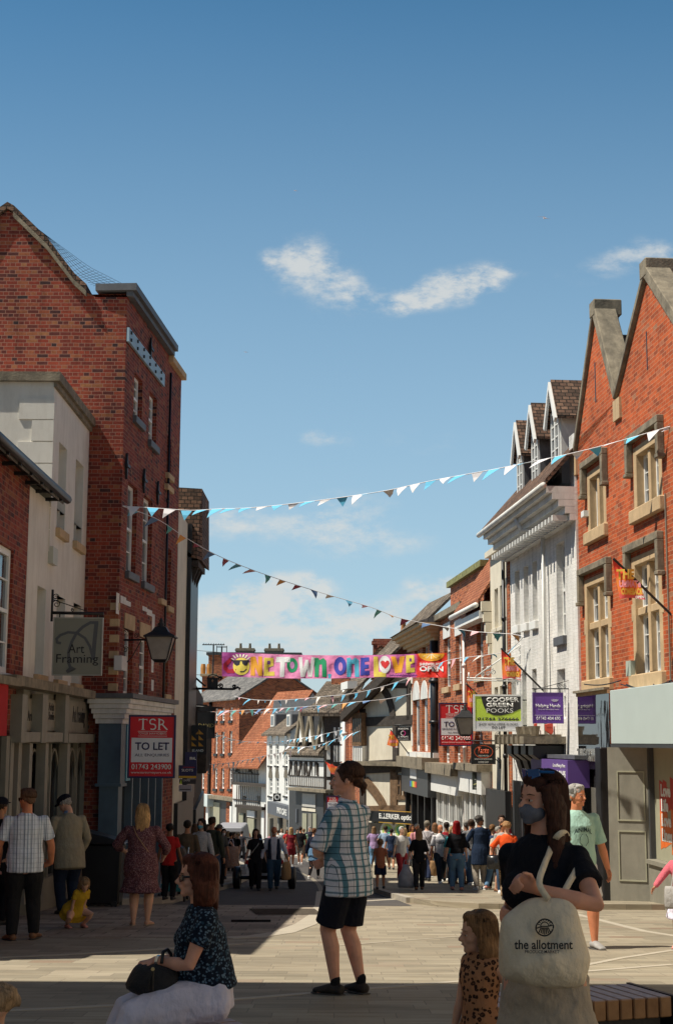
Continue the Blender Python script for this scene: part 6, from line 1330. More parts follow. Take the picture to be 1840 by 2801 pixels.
class SB:
    """shape collector: overlapping tapered solids that a voxel remesh fuses into one continuous skin"""
    def __init__(s): s.m = MB()
    def loft(s, secs, seg=14, xd=None, dome=.6):
        """secs: (centre, rx, ry); rings square to the path, domed ends"""
        n = len(secs); C = [Vector(q[0]) for q in secs]; rs = []
        def ring(c, t, rx, ry):
            x = Vector(xd or (1, 0, 0)); x = (x-t*x.dot(t)); x = x.normalized() if x.length > .05 else Vector((0, 1, 0)); y = t.cross(x)
            return [tuple(c+x*rx*math.cos(2*math.pi*j/seg)+y*ry*math.sin(2*math.pi*j/seg)) for j in range(seg)]
        T = [(C[min(i+1, n-1)]-C[max(i-1, 0)]).normalized() for i in range(n)]
        r0 = min(secs[0][1:3])*dome; r1 = min(secs[-1][1:3])*dome
        for f, k in ((1, .12), (.75, .62), (.35, .92)): rs.append(ring(C[0]-T[0]*r0*f, T[0], secs[0][1]*k, secs[0][2]*k))
        for i in range(n): rs.append(ring(C[i], T[i], secs[i][1], secs[i][2]))
        for f, k in ((.35, .92), (.75, .62), (1, .12)): rs.append(ring(C[-1]+T[-1]*r1*f, T[-1], secs[-1][1]*k, secs[-1][2]*k))
        s.m.rings(rs)
    def cap(s, pts, rr, seg=10, xd=None, dm=1.0): s.loft([(p, r, r) for p, r in zip(pts, rr)], seg, xd, dm)
    def ell(s, c, r, M3=None, seg=14):
        c = Vector(c); rs = []
        for i in range(1, 10):
            a = math.pi*i/10; row = []
            for j in range(seg):
                v = Vector((r[0]*math.sin(a)*math.cos(2*math.pi*j/seg), r[1]*math.sin(a)*math.sin(2*math.pi*j/seg), -r[2]*math.cos(a)))
                row.append(tuple(c+(M3 @ v if M3 else v)))
            rs.append(row)
        s.m.rings(rs)
    def build(s, name, m, parent, vox, smooth=3, disp=None):
        # every closed piece must face outwards for the remesh
        o = s.m.build(name, m, parent, smooth=True)
        md = o.modifiers.new('fuse', 'REMESH'); md.mode = 'VOXEL'; md.voxel_size = vox; md.use_smooth_shade = True
        if smooth: q = o.modifiers.new('smooth', 'SMOOTH'); q.factor = .5; q.iterations = smooth
        if disp:
            t = bpy.data.textures.get('folds_%g' % disp[1]) or bpy.data.textures.new('folds_%g' % disp[1], 'CLOUDS'); t.noise_scale = disp[1]; t.noise_depth = 2
            q = o.modifiers.new('folds', 'DISPLACE'); q.texture = t; q.strength = disp[0]; q.mid_level = .5; q.texture_coords = 'LOCAL'
        return o
def ik(a, c, l1, l2, hint):
    d = c-a; L_ = min(d.length, (l1+l2)*.999); u = d.normalized(); c = a+u*L_
    x = (l1*l1-l2*l2+L_*L_)/(2*L_); h = math.sqrt(max(0, l1*l1-x*x)); w = Vector(hint)-u*Vector(hint).dot(u); w = w.normalized() if w.length > 1e-4 else Vector((0, 1, 0))
    return a+u*x+w*h, c
def person(label, px, foot, head, yaw=0, Y=None, group=None, skin='fair', bw=1.0, hs=1.0, hyaw=0, nod=0, tilt=0, lean=0, side=0, turn=0,
           hair='short', hc=(.06, .035, .02), top=None, topm=None, sleeve=.5, hem=.47, flare=1.0, bot='trousers', botm=None, shoem=None, skirt=None, arms=None, legs=None,
           vox=.013, near=False, pelvis=None, child=False, legk=1.0, extra=None, hlen=.2, female=False, bust=0, belly=0, H=None, neckline=None):
    if Y is None:
        P = gp(px, foot)
        if P.y > 28.5 and (P.x > kerbx(rk, P.y) or P.x < kerbx(lk, P.y)): P = gp(px, foot, .10)
    else: P = at(px, foot, Y); P.z = g(Y)
    hp = at(px, head, P.y)
    if H is None: H = (hp.z-P.z)*(P.y/P.y)
    root = empty('person', P, label, 'person', group, R(yaw))
    S = skinmat(skin); k = H
    RI = Matrix.Rotation(-R(yaw), 3, 'Z')
    def loc(p):          # world point -> body space
        return RI @ (Vector(p)-P)
    def V(x, y, z): return Vector((x*k, y*k, z*k))
    ch = .88 if child else 1
    pz = (.50 if not child else .46) if pelvis is None else pelvis
    pel = V(0, 0, pz+.02); ln = Matrix.Rotation(R(lean), 3, 'X') @ Matrix.Rotation(R(side), 3, 'Y'); TW = Matrix.Rotation(R(turn), 3, 'Z')
    def T(x, y, z): return pel+TW @ (ln @ V(x, y, z-.52))          # torso space, z as a fraction of standing height
    wS = (.088 if female else .100)*max(.95, bw)**.72*(.9 if child else 1)
    sh = {s: T(s*wS, 0, .792) for s in (-1, 1)}
    hip = {s: pel+TW @ V(s*.052*bw**.5, 0, -.02) for s in (-1, 1)}
    arms = arms or {}; legs = legs or {}
    la, lf, lt, lc = .175*k*ch, .145*k*ch, .235*k*ch*legk, .235*k*ch*legk
    A_ = {}
    for s in (-1, 1):
        q = arms.get(s, ((s*(.155+.02*bw*bw), -.03, .455), (s*.2, 1, 0)))
        w, hint = q[0], q[1]
        w = loc(w) if isinstance(w, Vector) else (T(*w) if (len(w) == 3 and lean) else V(*w))
        e, w = ik(sh[s], w, la, lf, hint); A_[s] = (sh[s], e, w, q[2] if len(q) > 2 else None)
    G_ = {}
    for s in (-1, 1):
        q = legs.get(s, ((s*.055, 0, .045), (0, -1, 0)))
        a = q[0]; a = loc(a) if isinstance(a, Vector) else V(*a)
        kn, an = ik(hip[s], a, lt, lc, q[1]); G_[s] = (hip[s], kn, an, q[2] if len(q) > 2 else 0)
    # ---- body ----
    b = SB(); bb = bw
    def torso(B, t=0, z0=.46, z1=.83, fl=1.0, cut=None):
        rows = [(.455, .070, .055, 0), (.50, .090*bb**.6, .066*bb**.6, .004), (.545, .088*bb**.8, .066*bb**.8, 0), (.62, (.070 if female else .080)*bb, .056*bb+belly*.03, -.004-belly*.018), (.69, (.078 if female else .088)*bb**.8, .060*bb**.7+belly*.012, -.004-belly*.008), (.745, .092*bb**.6, .064*bb**.5, -.004), (.785, .090*bb**.5, .055, 0), (.815, .070, .047, .004), (.835, .046, .038, .006)]
        if t > 0: rows[0] = (.455, .090*bb**.6, .067*bb**.6, .004)
        rows = [r for r in rows if z0-.03 <= r[0] <= z1+.02]; out = []
        for z, rx, ry, y in rows:
            f = 1+(fl-1)*max(0, min(1, (.66-z)/.16)); out.append((T(0, y, z), (rx*k+t)*f*(.95 if child else 1), (ry*k+t)*f))
        if abs(out[0][0].z) >= 0 and z0 < rows[0][0]-.005: # extend the hem downwards, hanging
            z, rx, ry, y = rows[0]; out.insert(0, (T(0, y, z0), (rx*k+t)*fl*1.02, (ry*k+t)*fl*1.02))
        B.loft(out, 18, tuple(TW @ Vector((1, 0, 0))), .35 if t == 0 else .12)
        if bust and z1 > .7:
            for s in (-1, 1): B.ell(T(s*.040, -.048-.012*bust, .715), ((.036*k+t)*(.9+.2*bust), (.034*k+t)*(.8+.3*bust), .038*k+t))
    torso(b)
    for s in (-1, 1):
        a, e, w, hd = A_[s]; m1 = a.lerp(e, .45); m2 = e.lerp(w, .3)
        f = bb**.45*(.9 if female else 1)*(.95 if child else 1)
        b.ell(a, (.0265*k*f,)*3); b.ell(a.lerp(T(0, 0, .79), .3), (.03*k*f, .026*k*f, .022*k*f)); b.cap([a.lerp(e, .05), a.lerp(e, .18), m1, e, m2, w], [.0262*k*f, .0275*k*f, .0275*k*f, .022*k*f, .0245*k*f, .0155*k*f], 10)
        h_, kn, an, ft = G_[s]; fl_ = bb**.5
        calf = kn.lerp(an, .3)+Vector((0, .008*k, 0)); th = h_.lerp(kn, .35)
        b.cap([h_, th, kn, calf, an], [.058*k*fl_, .054*k*fl_, .034*k*fl_, .034*k*fl_, .020*k], 12)
    # head
    hh = .132*k*hs*(1.22 if child else 1); nb = T(0, .004, .825)
    Rh = Matrix.Rotation(R(hyaw), 3, 'Z') @ Matrix.Rotation(R(nod), 3, 'X') @ Matrix.Rotation(R(tilt), 3, 'Y')
    hd0 = T(0, -.012, .868 if not child else .84)
    def Hd(x, y, z): return hd0+Rh @ Vector((x*hh, y*hh, z*hh))
    b.cap([nb, Hd(0, .06, .02), Hd(0, .08, .3)], [.036*k*bb**.3, .031*k*bb**.3, .030*k], 12)
    jw = 1.0 if not female else .9
    for c, r in (((0, .06, .66), (.35, .43, .36)), ((0, -.08, .47), (.30*jw, .30, .36)), ((0, -.14, .20), (.22*jw, .24, .18)), ((0, -.30, .09), (.10, .10, .09)), ((0, -.30, .585), (.20, .09, .07)), ((0, -.395, .245), (.09, .045, .035)), ((.14, -.26, .36), (.10, .09, .10)), ((-.14, -.26, .36), (.10, .09, .10))): b.ell(Hd(*c), [q*hh for q in r], Rh)
    b.cap([Hd(0, -.37, .54), Hd(0, -.42, .45), Hd(0, -.485, .37)], [.035*hh, .042*hh, .055*hh], 8); b.ell(Hd(0, -.42, .345), (.075*hh, .06*hh, .04*hh), Rh)
    for s in (-1, 1): b.ell(Hd(s*.345, .07, .44), (.04*hh, .085*hh, .12*hh), Rh)
    # hands
    hl = .052*k*ch
    for s in (-1, 1):
        a, e, w, hd = A_[s]; d = (w-e).normalized()
        if hd and 'dir' in hd: d = Vector(hd['dir']).normalized()
        inn = Vector((-s, 0, 0)) if not (hd and 'pn' in hd) else Vector(hd['pn']); inn = (inn-d*inn.dot(d)).normalized(); wd = d.cross(inn)  # palm normal, finger spread
        if wd.y > 0: wd = -wd
        pe = w+d*hl*.95
        b.loft([(w, .015*k*ch, .012*k*ch), (w+d*hl*.35, .022*k*ch, .012*k*ch), (pe, .024*k*ch, .010*k*ch)], 10, tuple(wd), .6)
        cu = (hd or {}).get('curl', .35); fr = max(.0052*k, vox*.62)
        for i, (o_, l_) in enumerate(((.75, .92), (.25, 1.0), (-.27, .95), (-.78, .75))):
            f0 = pe+wd*o_*.023*k*ch-d*.004*k; d1 = (d*math.cos(cu)+inn*math.sin(cu)).normalized(); d2 = (d*math.cos(cu*2.6)+inn*math.sin(cu*2.6)).normalized()
            f1 = f0+d1*hl*.5*l_; f2 = f1+d2*hl*.42*l_; b.cap([f0, f1, f2], [fr*1.1, fr, fr*.85], 7)
        t0 = w+d*hl*.3+wd*.018*k*ch; t1 = t0+(d*.7+wd*.65+inn*.2).normalized()*hl*.5; b.cap([t0, t1, t1+(d*.85+wd*.1+inn*.4).normalized()*hl*.4], [fr*1.3, fr*1.1, fr*.95], 7)
    # bare feet shapes
    for s in (-1, 1):
        h_, kn, an, ft = G_[s]; fd = Matrix.Rotation(R(ft), 3, 'Z') @ Vector((0, -1, 0)); sole = an.z-.035*k
        b.loft([(an+fd*-.02*k+Vector((0, 0, -.018*k)), .019*k, .02*k), (an+fd*.03*k+Vector((0, 0, -.022*k)), .022*k, .018*k), (an+fd*.085*k+Vector((0, 0, -.032*k)), .026*k, .011*k)], 10, tuple(Vector((-fd.y, fd.x, 0))), .7)
    body = b.build('body', S, root, vox*(.8 if near else 1), 2)
    # eyes and brows
    for s in (-1, 1):
        q = SB(); q.ell(Hd(s*.125, -.335, .475), (.052*hh, .03*hh, .026*hh), Rh, 10); q.m.build('eye', paint((.55, .5, .46), .3, 'eye_white') if near else paint((.05, .03, .02), .4, 'far_eye'), root, smooth=True)
        if near:
            q = SB(); q.ell(Hd(s*.125-.012, -.362, .475), (.024*hh, .012*hh, .024*hh), Rh, 10); q.m.build('iris', paint((.04, .02, .012), .2, 'iris_dark'), root, smooth=True)
            q = SB(); q.loft([(Hd(s*.04, -.40, .495), .012*hh, .012*hh), (Hd(s*.125, -.395, .515), .012*hh, .014*hh), (Hd(s*.21, -.33, .49), .01*hh, .01*hh)], 8, None, .5); q.m.build('eyelid', S, root, smooth=True)
        q = SB(); q.cap([Hd(s*.07, -.378, .578), Hd(s*.13, -.372, .592), Hd(s*.21, -.315, .575)], [.009*hh, .012*hh, .007*hh], 6); q.m.build('eyebrow', hairmat(hc), root, smooth=True)
    if near: q = SB(); q.ell(Hd(0, -.432, .243), (.082*hh, .018*hh, .012*hh), Rh, 10); q.m.build('lips', paint((.42, .14, .12), .4, 'lips'), root, smooth=True)
    # ---- clothes ----
    ct = .010+.004*k
    parts = {}
    if topm:
        c = SB(); torso(c, ct, hem, .835, flare)
        for s in (-1, 1):
            a, e, w, hd = A_[s]; f = bb**.45*(.95 if child else 1)
            if sleeve > 0:
                r0, r1, r2 = .0300*k*f+ct*.6, .0275*k*f+ct*.95, .0255*k*f+ct*.8
                if sleeve <= 1: c.ell(a, (r0*.98, r0*.98, r0*.92)); c.ell(a.lerp(T(0, 0, .79), .3), (r0*1.1, r0*.95, r0*.8)); c.cap([a.lerp(e, .06), a.lerp(e, .2*sleeve+.06), a.lerp(e, .5*sleeve+.05), a.lerp(e, sleeve)], [r0*.93, r0*.96, (r0+r1)/2, r1*1.06], 12, None, .15)
                else: wq = e.lerp(w, (sleeve-1)*.97); c.ell(a, (r0*.98, r0*.98, r0*.92)); c.ell(a.lerp(T(0, 0, .79), .3), (r0*1.1, r0*.95, r0*.8)); c.cap([a.lerp(e, .06), a.lerp(e, .2), a.lerp(e, .5), e, e.lerp(wq, .5), wq], [r0*.93, r0*.96, r1, r2, r2*.97, r2*.8], 12)
            else: c.cap([T(s*.03, 0, .80), sh[s].lerp(T(0, 0, .8), .25)], [.026*k, .03*k+ct], 10)
        if near or vox < .012: c.loft([(T(0, .002, .822), .048*k, .042*k), (T(0, .004, .845), .040*k, .037*k)], 14, None, .2)
        parts['top'] = c.build(top or 'shirt', topm, root, vox, 2, (.009, .10))
    if botm and bot in ('trousers', 'shorts', 'leggings'):
        c = SB(); ext = .3 if bot == 'leggings' else 1
        torso(c, ct*.7*ext, .45, .56)
        for s in (-1, 1):
            h_, kn, an, ft = G_[s]; fl_ = bb**.5; t = ct*ext
            if bot == 'shorts': q = h_.lerp(kn, .86); c.cap([h_, h_.lerp(kn, .4), h_.lerp(kn, .75), q], [.057*k*fl_+t*.5, .053*k*fl_+t*.9, .050*k*fl_+t*1.1, .050*k*fl_+t*1.2], 16, None, .1)
            else:
                lo = an+(kn-an).normalized()*(.0 if bot == 'trousers' else .01)*k
                c.cap([h_, h_.lerp(kn, .4), kn, kn.lerp(an, .35), lo], [.059*k*fl_+t*.6, .056*k*fl_+t*.8, .037*k*fl_+t*1.1, .036*k*fl_+t*1.0, .024*k+t*1.3], 14, None, .3)
        parts['bottom'] = c.build(bot if bot != 'leggings' else 'leggings', botm, root, vox, 2, (.009 if bot != 'leggings' else .003, .12))
    if skirt:   # (length z, flare radius, material)
        z, fr_, sm_ = skirt; c = SB(); pts = [(T(0, 0, .60), .078*k*bb+ct, .060*k*bb+ct), (T(0, 0, .54), .094*k*bb**.8+ct, .072*k*bb**.8+ct), (pel+V(0, 0, -.05), .100*k*bb**.7+ct*1.6, .082*k*bb**.7+ct), (V(0, 0, (pz+z)/2-.01), fr_*.9*k, fr_*.72*k), (V(0, 0, z), fr_*k, fr_*.8*k)]
        c.loft(pts, 22, None, .12); parts['skirt'] = c.build('skirt', sm_, root, vox, 1, (.03, .07))
    for s in (-1, 1):
        if shoem is None: break
        h_, kn, an, ft = G_[s]; fd = Matrix.Rotation(R(ft), 3, 'Z') @ Vector((0, -1, 0)); sx = tuple(Vector((-fd.y, fd.x, 0)))
        c = SB(); dz = lambda q: Vector((0, 0, q*k))
        c.loft([(an-fd*.030*k+dz(-.020), .024*k, .023*k), (an+fd*.01*k+dz(-.015), .027*k, .026*k), (an+fd*.06*k+dz(-.024), .029*k, .018*k), (an+fd*.105*k+dz(-.031), .025*k, .012*k)], 12, sx, .7)
        so = c.build('shoe', shoem, root, min(vox, .009), 1)
        c = SB(); c.loft([(an-fd*.040*k+dz(-.042), .024*k, .006*k), (an+fd*.05*k+dz(-.042), .030*k, .006*k), (an+fd*.115*k+dz(-.042), .024*k, .006*k)], 12, sx, .8); c.m.build('sole', paint((.06, .055, .05), .8, 'rubber_sole') if sum(paint_c(shoem)) < 1.2 else WH, so, smooth=True)
    # ---- hair ----
    HM = hairmat(hc)
    if hair not in (None, 'bald'):  # scalp volume
        c = SB(); c.ell(Hd(0, .10, .70), (.385*hh, (.45 if hair not in ('pony', 'bun') else .425)*hh, (.36 if hair not in ('pony', 'bun') else .345)*hh), Rh, 18)
        for s in (-1, 1): c.ell(Hd(s*.27, .08, .60), (.12*hh, .26*hh, .22*hh), Rh)
        if hair not in ('pony', 'bun'): c.ell(Hd(0, -.16, .92 if hair not in ('pony', 'bun', 'custom') else .88), (.26*hh, .20*hh, (.13 if hair not in ('pony', 'bun', 'custom') else .10)*hh), Rh)
        if hair in ('short', 'cap', 'hat'): c.ell(Hd(0, .30, .48), (.27*hh, .20*hh, .24*hh), Rh)
        if hair == 'curly':
            rr = random.Random(int(px))
            for i in range(60):
                a, z = rr.uniform(0, 6.28), rr.uniform(-.2, 1); q = math.sqrt(max(0, 1-z*z)); c.ell(Hd(.40*q*math.cos(a), .12+.44*q*math.sin(a) if math.sin(a) > -.4 else .0, .66+.36*z), (.11*hh,)*3, Rh, 8)
        if hair in ('long', 'bob'):
            l = hlen if hair == 'long' else .035; zb_ = -l*k/hh
            for s in (-1, 1):
                c.loft([(Hd(s*.30, .02, .72), .10*hh, .22*hh), (Hd(s*.36, .10, .35), .10*hh, .25*hh), (Hd(s*.34, .20, .0), .12*hh, .26*hh), (Hd(s*.26, .26, zb_*.6), .13*hh, .22*hh), (Hd(s*.18, .28, zb_), .10*hh, .14*hh)], 12, tuple(Rh @ Vector((1, 0, 0))), .5)
            c.loft([(Hd(0, .30, .75), .32*hh, .22*hh), (Hd(0, .36, .35), .36*hh, .20*hh), (Hd(0, .38, .0), .36*hh, .17*hh), (Hd(0, .36, zb_*.6), .30*hh, .14*hh), (Hd(0, .34, zb_*1.05), .18*hh, .09*hh)], 16, tuple(Rh @ Vector((1, 0, 0))), .6)
        if hair in ('pony', 'bun'):
            c.ell(Hd(0, .34, .52), (.26*hh, .20*hh, .26*hh), Rh); c.ell(Hd(0, .54, .50 if hair == 'bun' else .30), (.12*hh, .12*hh, .13*hh), Rh)
            if hair == 'pony': c.cap([Hd(0, .50, .26), Hd(.02, .54, .12), Hd(.0, .50, .02)], [.08*hh, .075*hh, .035*hh], 10)
        parts['hair'] = c.build('hair', HM, root, max(.006, min(vox, .010)), 2, (.018*hh/.23, .025))
    if (near or vox <= .0115) and hair in ('short', 'bob', 'long', 'pony', 'bun', 'custom'):
        rr = random.Random(int(px)+3); mm = MB(); ln_ = {'short': -.30, 'pony': -.40, 'bun': -.40, 'bob': .04*k/hh+.08, 'long': hlen*k/hh, 'custom': hlen*k/hh}[hair]
        for i in range(420 if near else 170):
            ph = R(rr.uniform(-128, 128)); t1 = (112 if ln_ < 0 else 92); f = 1.0+rr.uniform(-.01, .03); pp = []
            if abs(ph) > R(112): t1 = 52
            st_ = rr.uniform(9, 34)
            for q in range(6):
                t = R(st_+(t1-st_)*q/5); pp.append(Hd(.385*f*math.sin(t)*math.sin(ph), .10+.455*f*math.sin(t)*math.cos(ph), .70+.36*f*math.cos(t)))
            if ln_ > 0 and abs(ph) < R(112):
                x, y = .40*f*math.sin(ph), .10+.46*f*math.cos(ph); e_ = rr.uniform(.88, 1.04)*ln_; w_ = rr.uniform(-.04, .04)
                for q in range(1, 6): a_ = q/5; pp.append(Hd(x*(1+.08*a_-.45*a_*a_)+w_*math.sin(a_*5), y*(1-.1*a_), .66-(.66+e_)*a_))
            mm.tube(pp, [.0042*min(1.3, k)]*(len(pp)-1)+[.001], 3)
        mm.build('hair_strands', HM, root, smooth=True, recalc=False)
    if hair == 'bald':
        c = SB(); c.ell(Hd(0, .30, .50), (.30*hh, .20*hh, .22*hh), Rh)
        for s in (-1, 1): c.ell(Hd(s*.30, .12, .58), (.07*hh, .22*hh, .14*hh), Rh)
        c.build('hair', HM, root, .009, 1)
    if hair == 'cap':
        c = SB(); c.ell(Hd(0, .06, .78), (.43*hh, .53*hh, .33*hh), Rh, 18); c.ell(Hd(0, -.50, .72), (.28*hh, .26*hh, .045*hh), Rh); c.build('cap', cloth((.012, .012, .02)), root, .009, 1)
    if hair == 'hat':
        c = SB(); c.ell(Hd(0, .05, .86), (.42*hh, .48*hh, .30*hh), Rh, 18); c.ell(Hd(0, .03, .72), (.66*hh, .70*hh, .07*hh), Rh, 18); c.build('sun_hat', cloth((.12, .11, .09)), root, .010, 1)
    D = dict(root=root, k=k, T=T, Hd=Hd, Rh=Rh, hh=hh, A=A_, G=G_, V=V, loc=loc, P=P, pel=pel, parts=parts, vox=vox)
    if extra: extra(D)
    return D
def paint_c(m):
    for n in m.node_tree.nodes:
        if n.type == 'VALTORGB': return list(n.color_ramp.elements[-1].color)[:3]
    return (.1, .1, .1)
SHB = mat('black_shoe', (.02, .02, .022), .5, .2, 8); SHW = mat('white_shoe', (.72, .71, .69), .6, .05, 8); SHT = mat('brown_shoe', (.20, .09, .04), .6, .3, 12); SHG = mat('grey_shoe', (.30, .29, .28), .7, .2, 12); SHP = mat('coral_shoe', (.6, .25, .2), .6, .1, 8)
def mask_(D, m):
    c = SB(); hh = D['hh']; c.ell(D['Hd'](0, -.20, .25), (.262*hh, .27*hh, .21*hh), D['Rh'], 18); c.ell(D['Hd'](0, -.40, .31), (.09*hh, .13*hh, .12*hh), D['Rh'], 14); c.ell(D['Hd'](0, -.30, .10), (.12*hh, .13*hh, .09*hh), D['Rh'], 14); o = c.build('face_mask', m, D['root'], .006 if D['vox'] < .01 else .009, 3)
    for s in (-1, 1): c = SB(); c.cap([D['Hd'](s*.27, -.15, .40), D['Hd'](s*.35, .05, .52)], [.012*hh, .012*hh], 6); c.m.build('ear_loop', WH, o)
def glasses(D, m=None, z=.48, up=False):
    c = MB(); hh = D['hh']; Hd = D['Hd']; zz = z
    yy = -.40 if not up else -.30
    for s in (-1, 1):
        pts = [(s*.03, yy, zz+.075), (s*.27, yy+.08, zz+.08), (s*.27, yy+.09, zz-.05), (s*.14, yy+.01, zz-.11), (s*.04, yy, zz-.05)]
        c.prism([tuple(Hd(*q)) for q in pts], tuple(D['Rh'] @ Vector((0, -.03*hh, 0)))); c.tube([Hd(s*.27, yy+.08, zz+.03), Hd(s*.365, .05, zz+.02)], .026*hh, 5)
    c.tube([Hd(-.05, yy, zz+.03), Hd(.05, yy, zz+.03)], .016*hh, 5); return c.build('glasses', m or paint((.015, .012, .012), .25, 'dark_lens'), D['root'])
def strap(D, pts, r, m, name='strap'):
    b = MB(); b.tube([tuple(p) for p in pts], r, 6); return b.build(name, m, D['root'], smooth=True)
def bag(label, c, w, d, h, m, handle=None, name='carrier_bag', cat='bag', rz=0, taper=1.0, sag=0, hm=None, hl=.18):
    """c = world point at the middle of the top edge"""
    r = empty(name, (c[0], c[1], c[2]-h), label, cat, None, R(rz)); s = SB()
    b = MB(); q = ((-1, -1), (0, -1.25), (1, -1), (1.08, 0), (1, 1), (0, 1.25), (-1, 1), (-1.08, 0)); b.rings([[(x*w/2*f, y*d/2*f2, z) for x, y in q] for z, f, f2 in ((0, .93+sag, .9), (h*.12, 1.0+sag, 1.1), (h*.5, 1+sag*.5, 1.15), (h*.85, taper*.98, .8), (h, taper*.92, .35))])
    b.build('bag_body', m, r, smooth=True)
    for y in (-1, 1): b = MB(); b.tube([(-w*.22, y*d*.15, h-.02), (-w*.1, y*.01, h+hl), (w*.1, y*.01, h+hl), (w*.22, y*d*.15, h-.02)], .008, 5); b.build('handle', hm or m, r)
    return r
C3 = lambda *c: cloth(c)
DEN = cloth((.05, .09, .16), name='denim'); DEN2 = cloth((.13, .24, .38), name='light_denim'); BK = cloth((.012, .012, .015)); NV = cloth((.018, .026, .06)); CH = cloth((.05, .05, .055))
walkA = {-1: ((-.05, -.12, .05), (0, -1, 0)), 1: ((.05, .13, .065), (0, -1, 0))}; walkB = {1: ((.05, -.11, .05), (0, -1, 0)), -1: ((-.05, .13, .065), (0, -1, 0))}
# ---------- foreground ----------
PLAID = cloth((.74, .72, .76), 'plaid', (.12, .26, .33), (.02, .06, .08), name='plaid')
def _plaid(D):
    Hd, T, hh, k = D['Hd'], D['T'], D['hh'], D['k']
    c = SB(); c.loft([(T(0, -.004, .835), .050*k, .046*k), (T(0, 0, .855), .042*k, .040*k)], 14, None, .1); c.build('collar', PLAID, D['root'], .008, 1)
    for s in (-1, 1):
        h_, kn, an, ft = D['G'][s]; c = SB(); c.cap([an+Vector((0, 0, .045)), an], [.045, .042], 10); c.build('sock', BK, D['root'], .009, 1)
D = person('man in blue plaid shirt and dark shorts with ponytail standing with his back half turned', 950, 2722, 2097, yaw=-128, hyaw=32, skin='pink', bw=1.16, hs=1.12, hair='pony', hc=(.075, .035, .022), topm=PLAID, sleeve=.95, hem=.435, flare=1.20, bot='shorts', botm=cloth((.012, .013, .022), name='dark_shorts'), shoem=mat('walking_shoe', (.028, .02, .016), .8, .5, 14), vox=.010, near=True,
           arms={1: ((.035, -.135, .60), (1.2, .5, -.3)), -1: ((-.03, -.14, .575), (-1.2, .5, -.4))}, legs={1: ((.05, -.03, .045), (0, -1, 0), 5), -1: ((-.06, .03, .045), (0, -1, 0), -18)}, extra=_plaid, belly=.6)
# masked woman close by on the right
MY = 5.8
BLKT = cloth((.010, .011, .016), name='black_jersey'); LIN = cloth((.42, .36, .29), name='linen')
def _mask(D):
    Hd, T, hh, k, Rh = D['Hd'], D['T'], D['hh'], D['k'], D['Rh']
    mask_(D, cloth((.15, .16, .20), name='mask_cotton'))
    c = SB()                                     # hair falling over both shoulders
    for s, l in ((-1, -1.35), (1, -1.75)):
        c.loft([(Hd(s*.30, .0, .75), .12*hh, .26*hh), (Hd(s*.37, .08, .3), .11*hh, .26*hh), (Hd(s*.36, .08, -.15), .13*hh, .20*hh), (Hd(s*.42, .0, -.6), .14*hh, .15*hh), (Hd(s*.44, -.06, -1.0), .13*hh, .12*hh), (Hd(s*.42, -.10, l), .07*hh, .06*hh)], 12, tuple(Rh @ Vector((1, 0, 0))), .6)
    c.loft([(Hd(0, .26, .75), .32*hh, .2*hh), (Hd(0, .28, .2), .36*hh, .17*hh), (Hd(0, .26, -.3), .40*hh, .15*hh), (Hd(0, .24, -.8), .36*hh, .10*hh)], 14, tuple(Rh @ Vector((1, 0, 0))), .5)
    c.build('long_hair', hairmat((.050, .018, .012)), D['root'], .006, 2, (.012, .03))
    g_ = glasses(D, paint((.02, .10, .30), .15, 'blue_mirror_lens'), z=.99, up=True)
    for s in (-1, 1): q = SB(); q.ell(Hd(s*.36, .02, .33), (.022*hh,)*3, Rh, 8); q.m.build('earring', chrome, D['root'], smooth=True)
sw = at(1463, 2432, MY-.30); ow = at(1388, 2500, MY+.02)
D = person('woman with long dark hair in grey face mask and black top carrying a cloth bag', 1500, 3190, 2106, Y=MY, yaw=-30, hyaw=-30, skin='pink', bw=.90, hs=.95, female=True, bust=.5, hair='custom', hlen=.27, hc=(.050, .018, .012), top='black_top', topm=BLKT, sleeve=.55, hem=.60, bot=None, skirt=(.05, .17, LIN), vox=.0085, near=True,
           arms={1: (sw, (1.2, .1, -.6), {'dir': (-.55, -.5, .35), 'pn': (-.2, -.9, -.2), 'curl': 1.0}), -1: (ow, (-.2, 1, -.2), {'curl': .3})}, extra=_mask)
MW = D
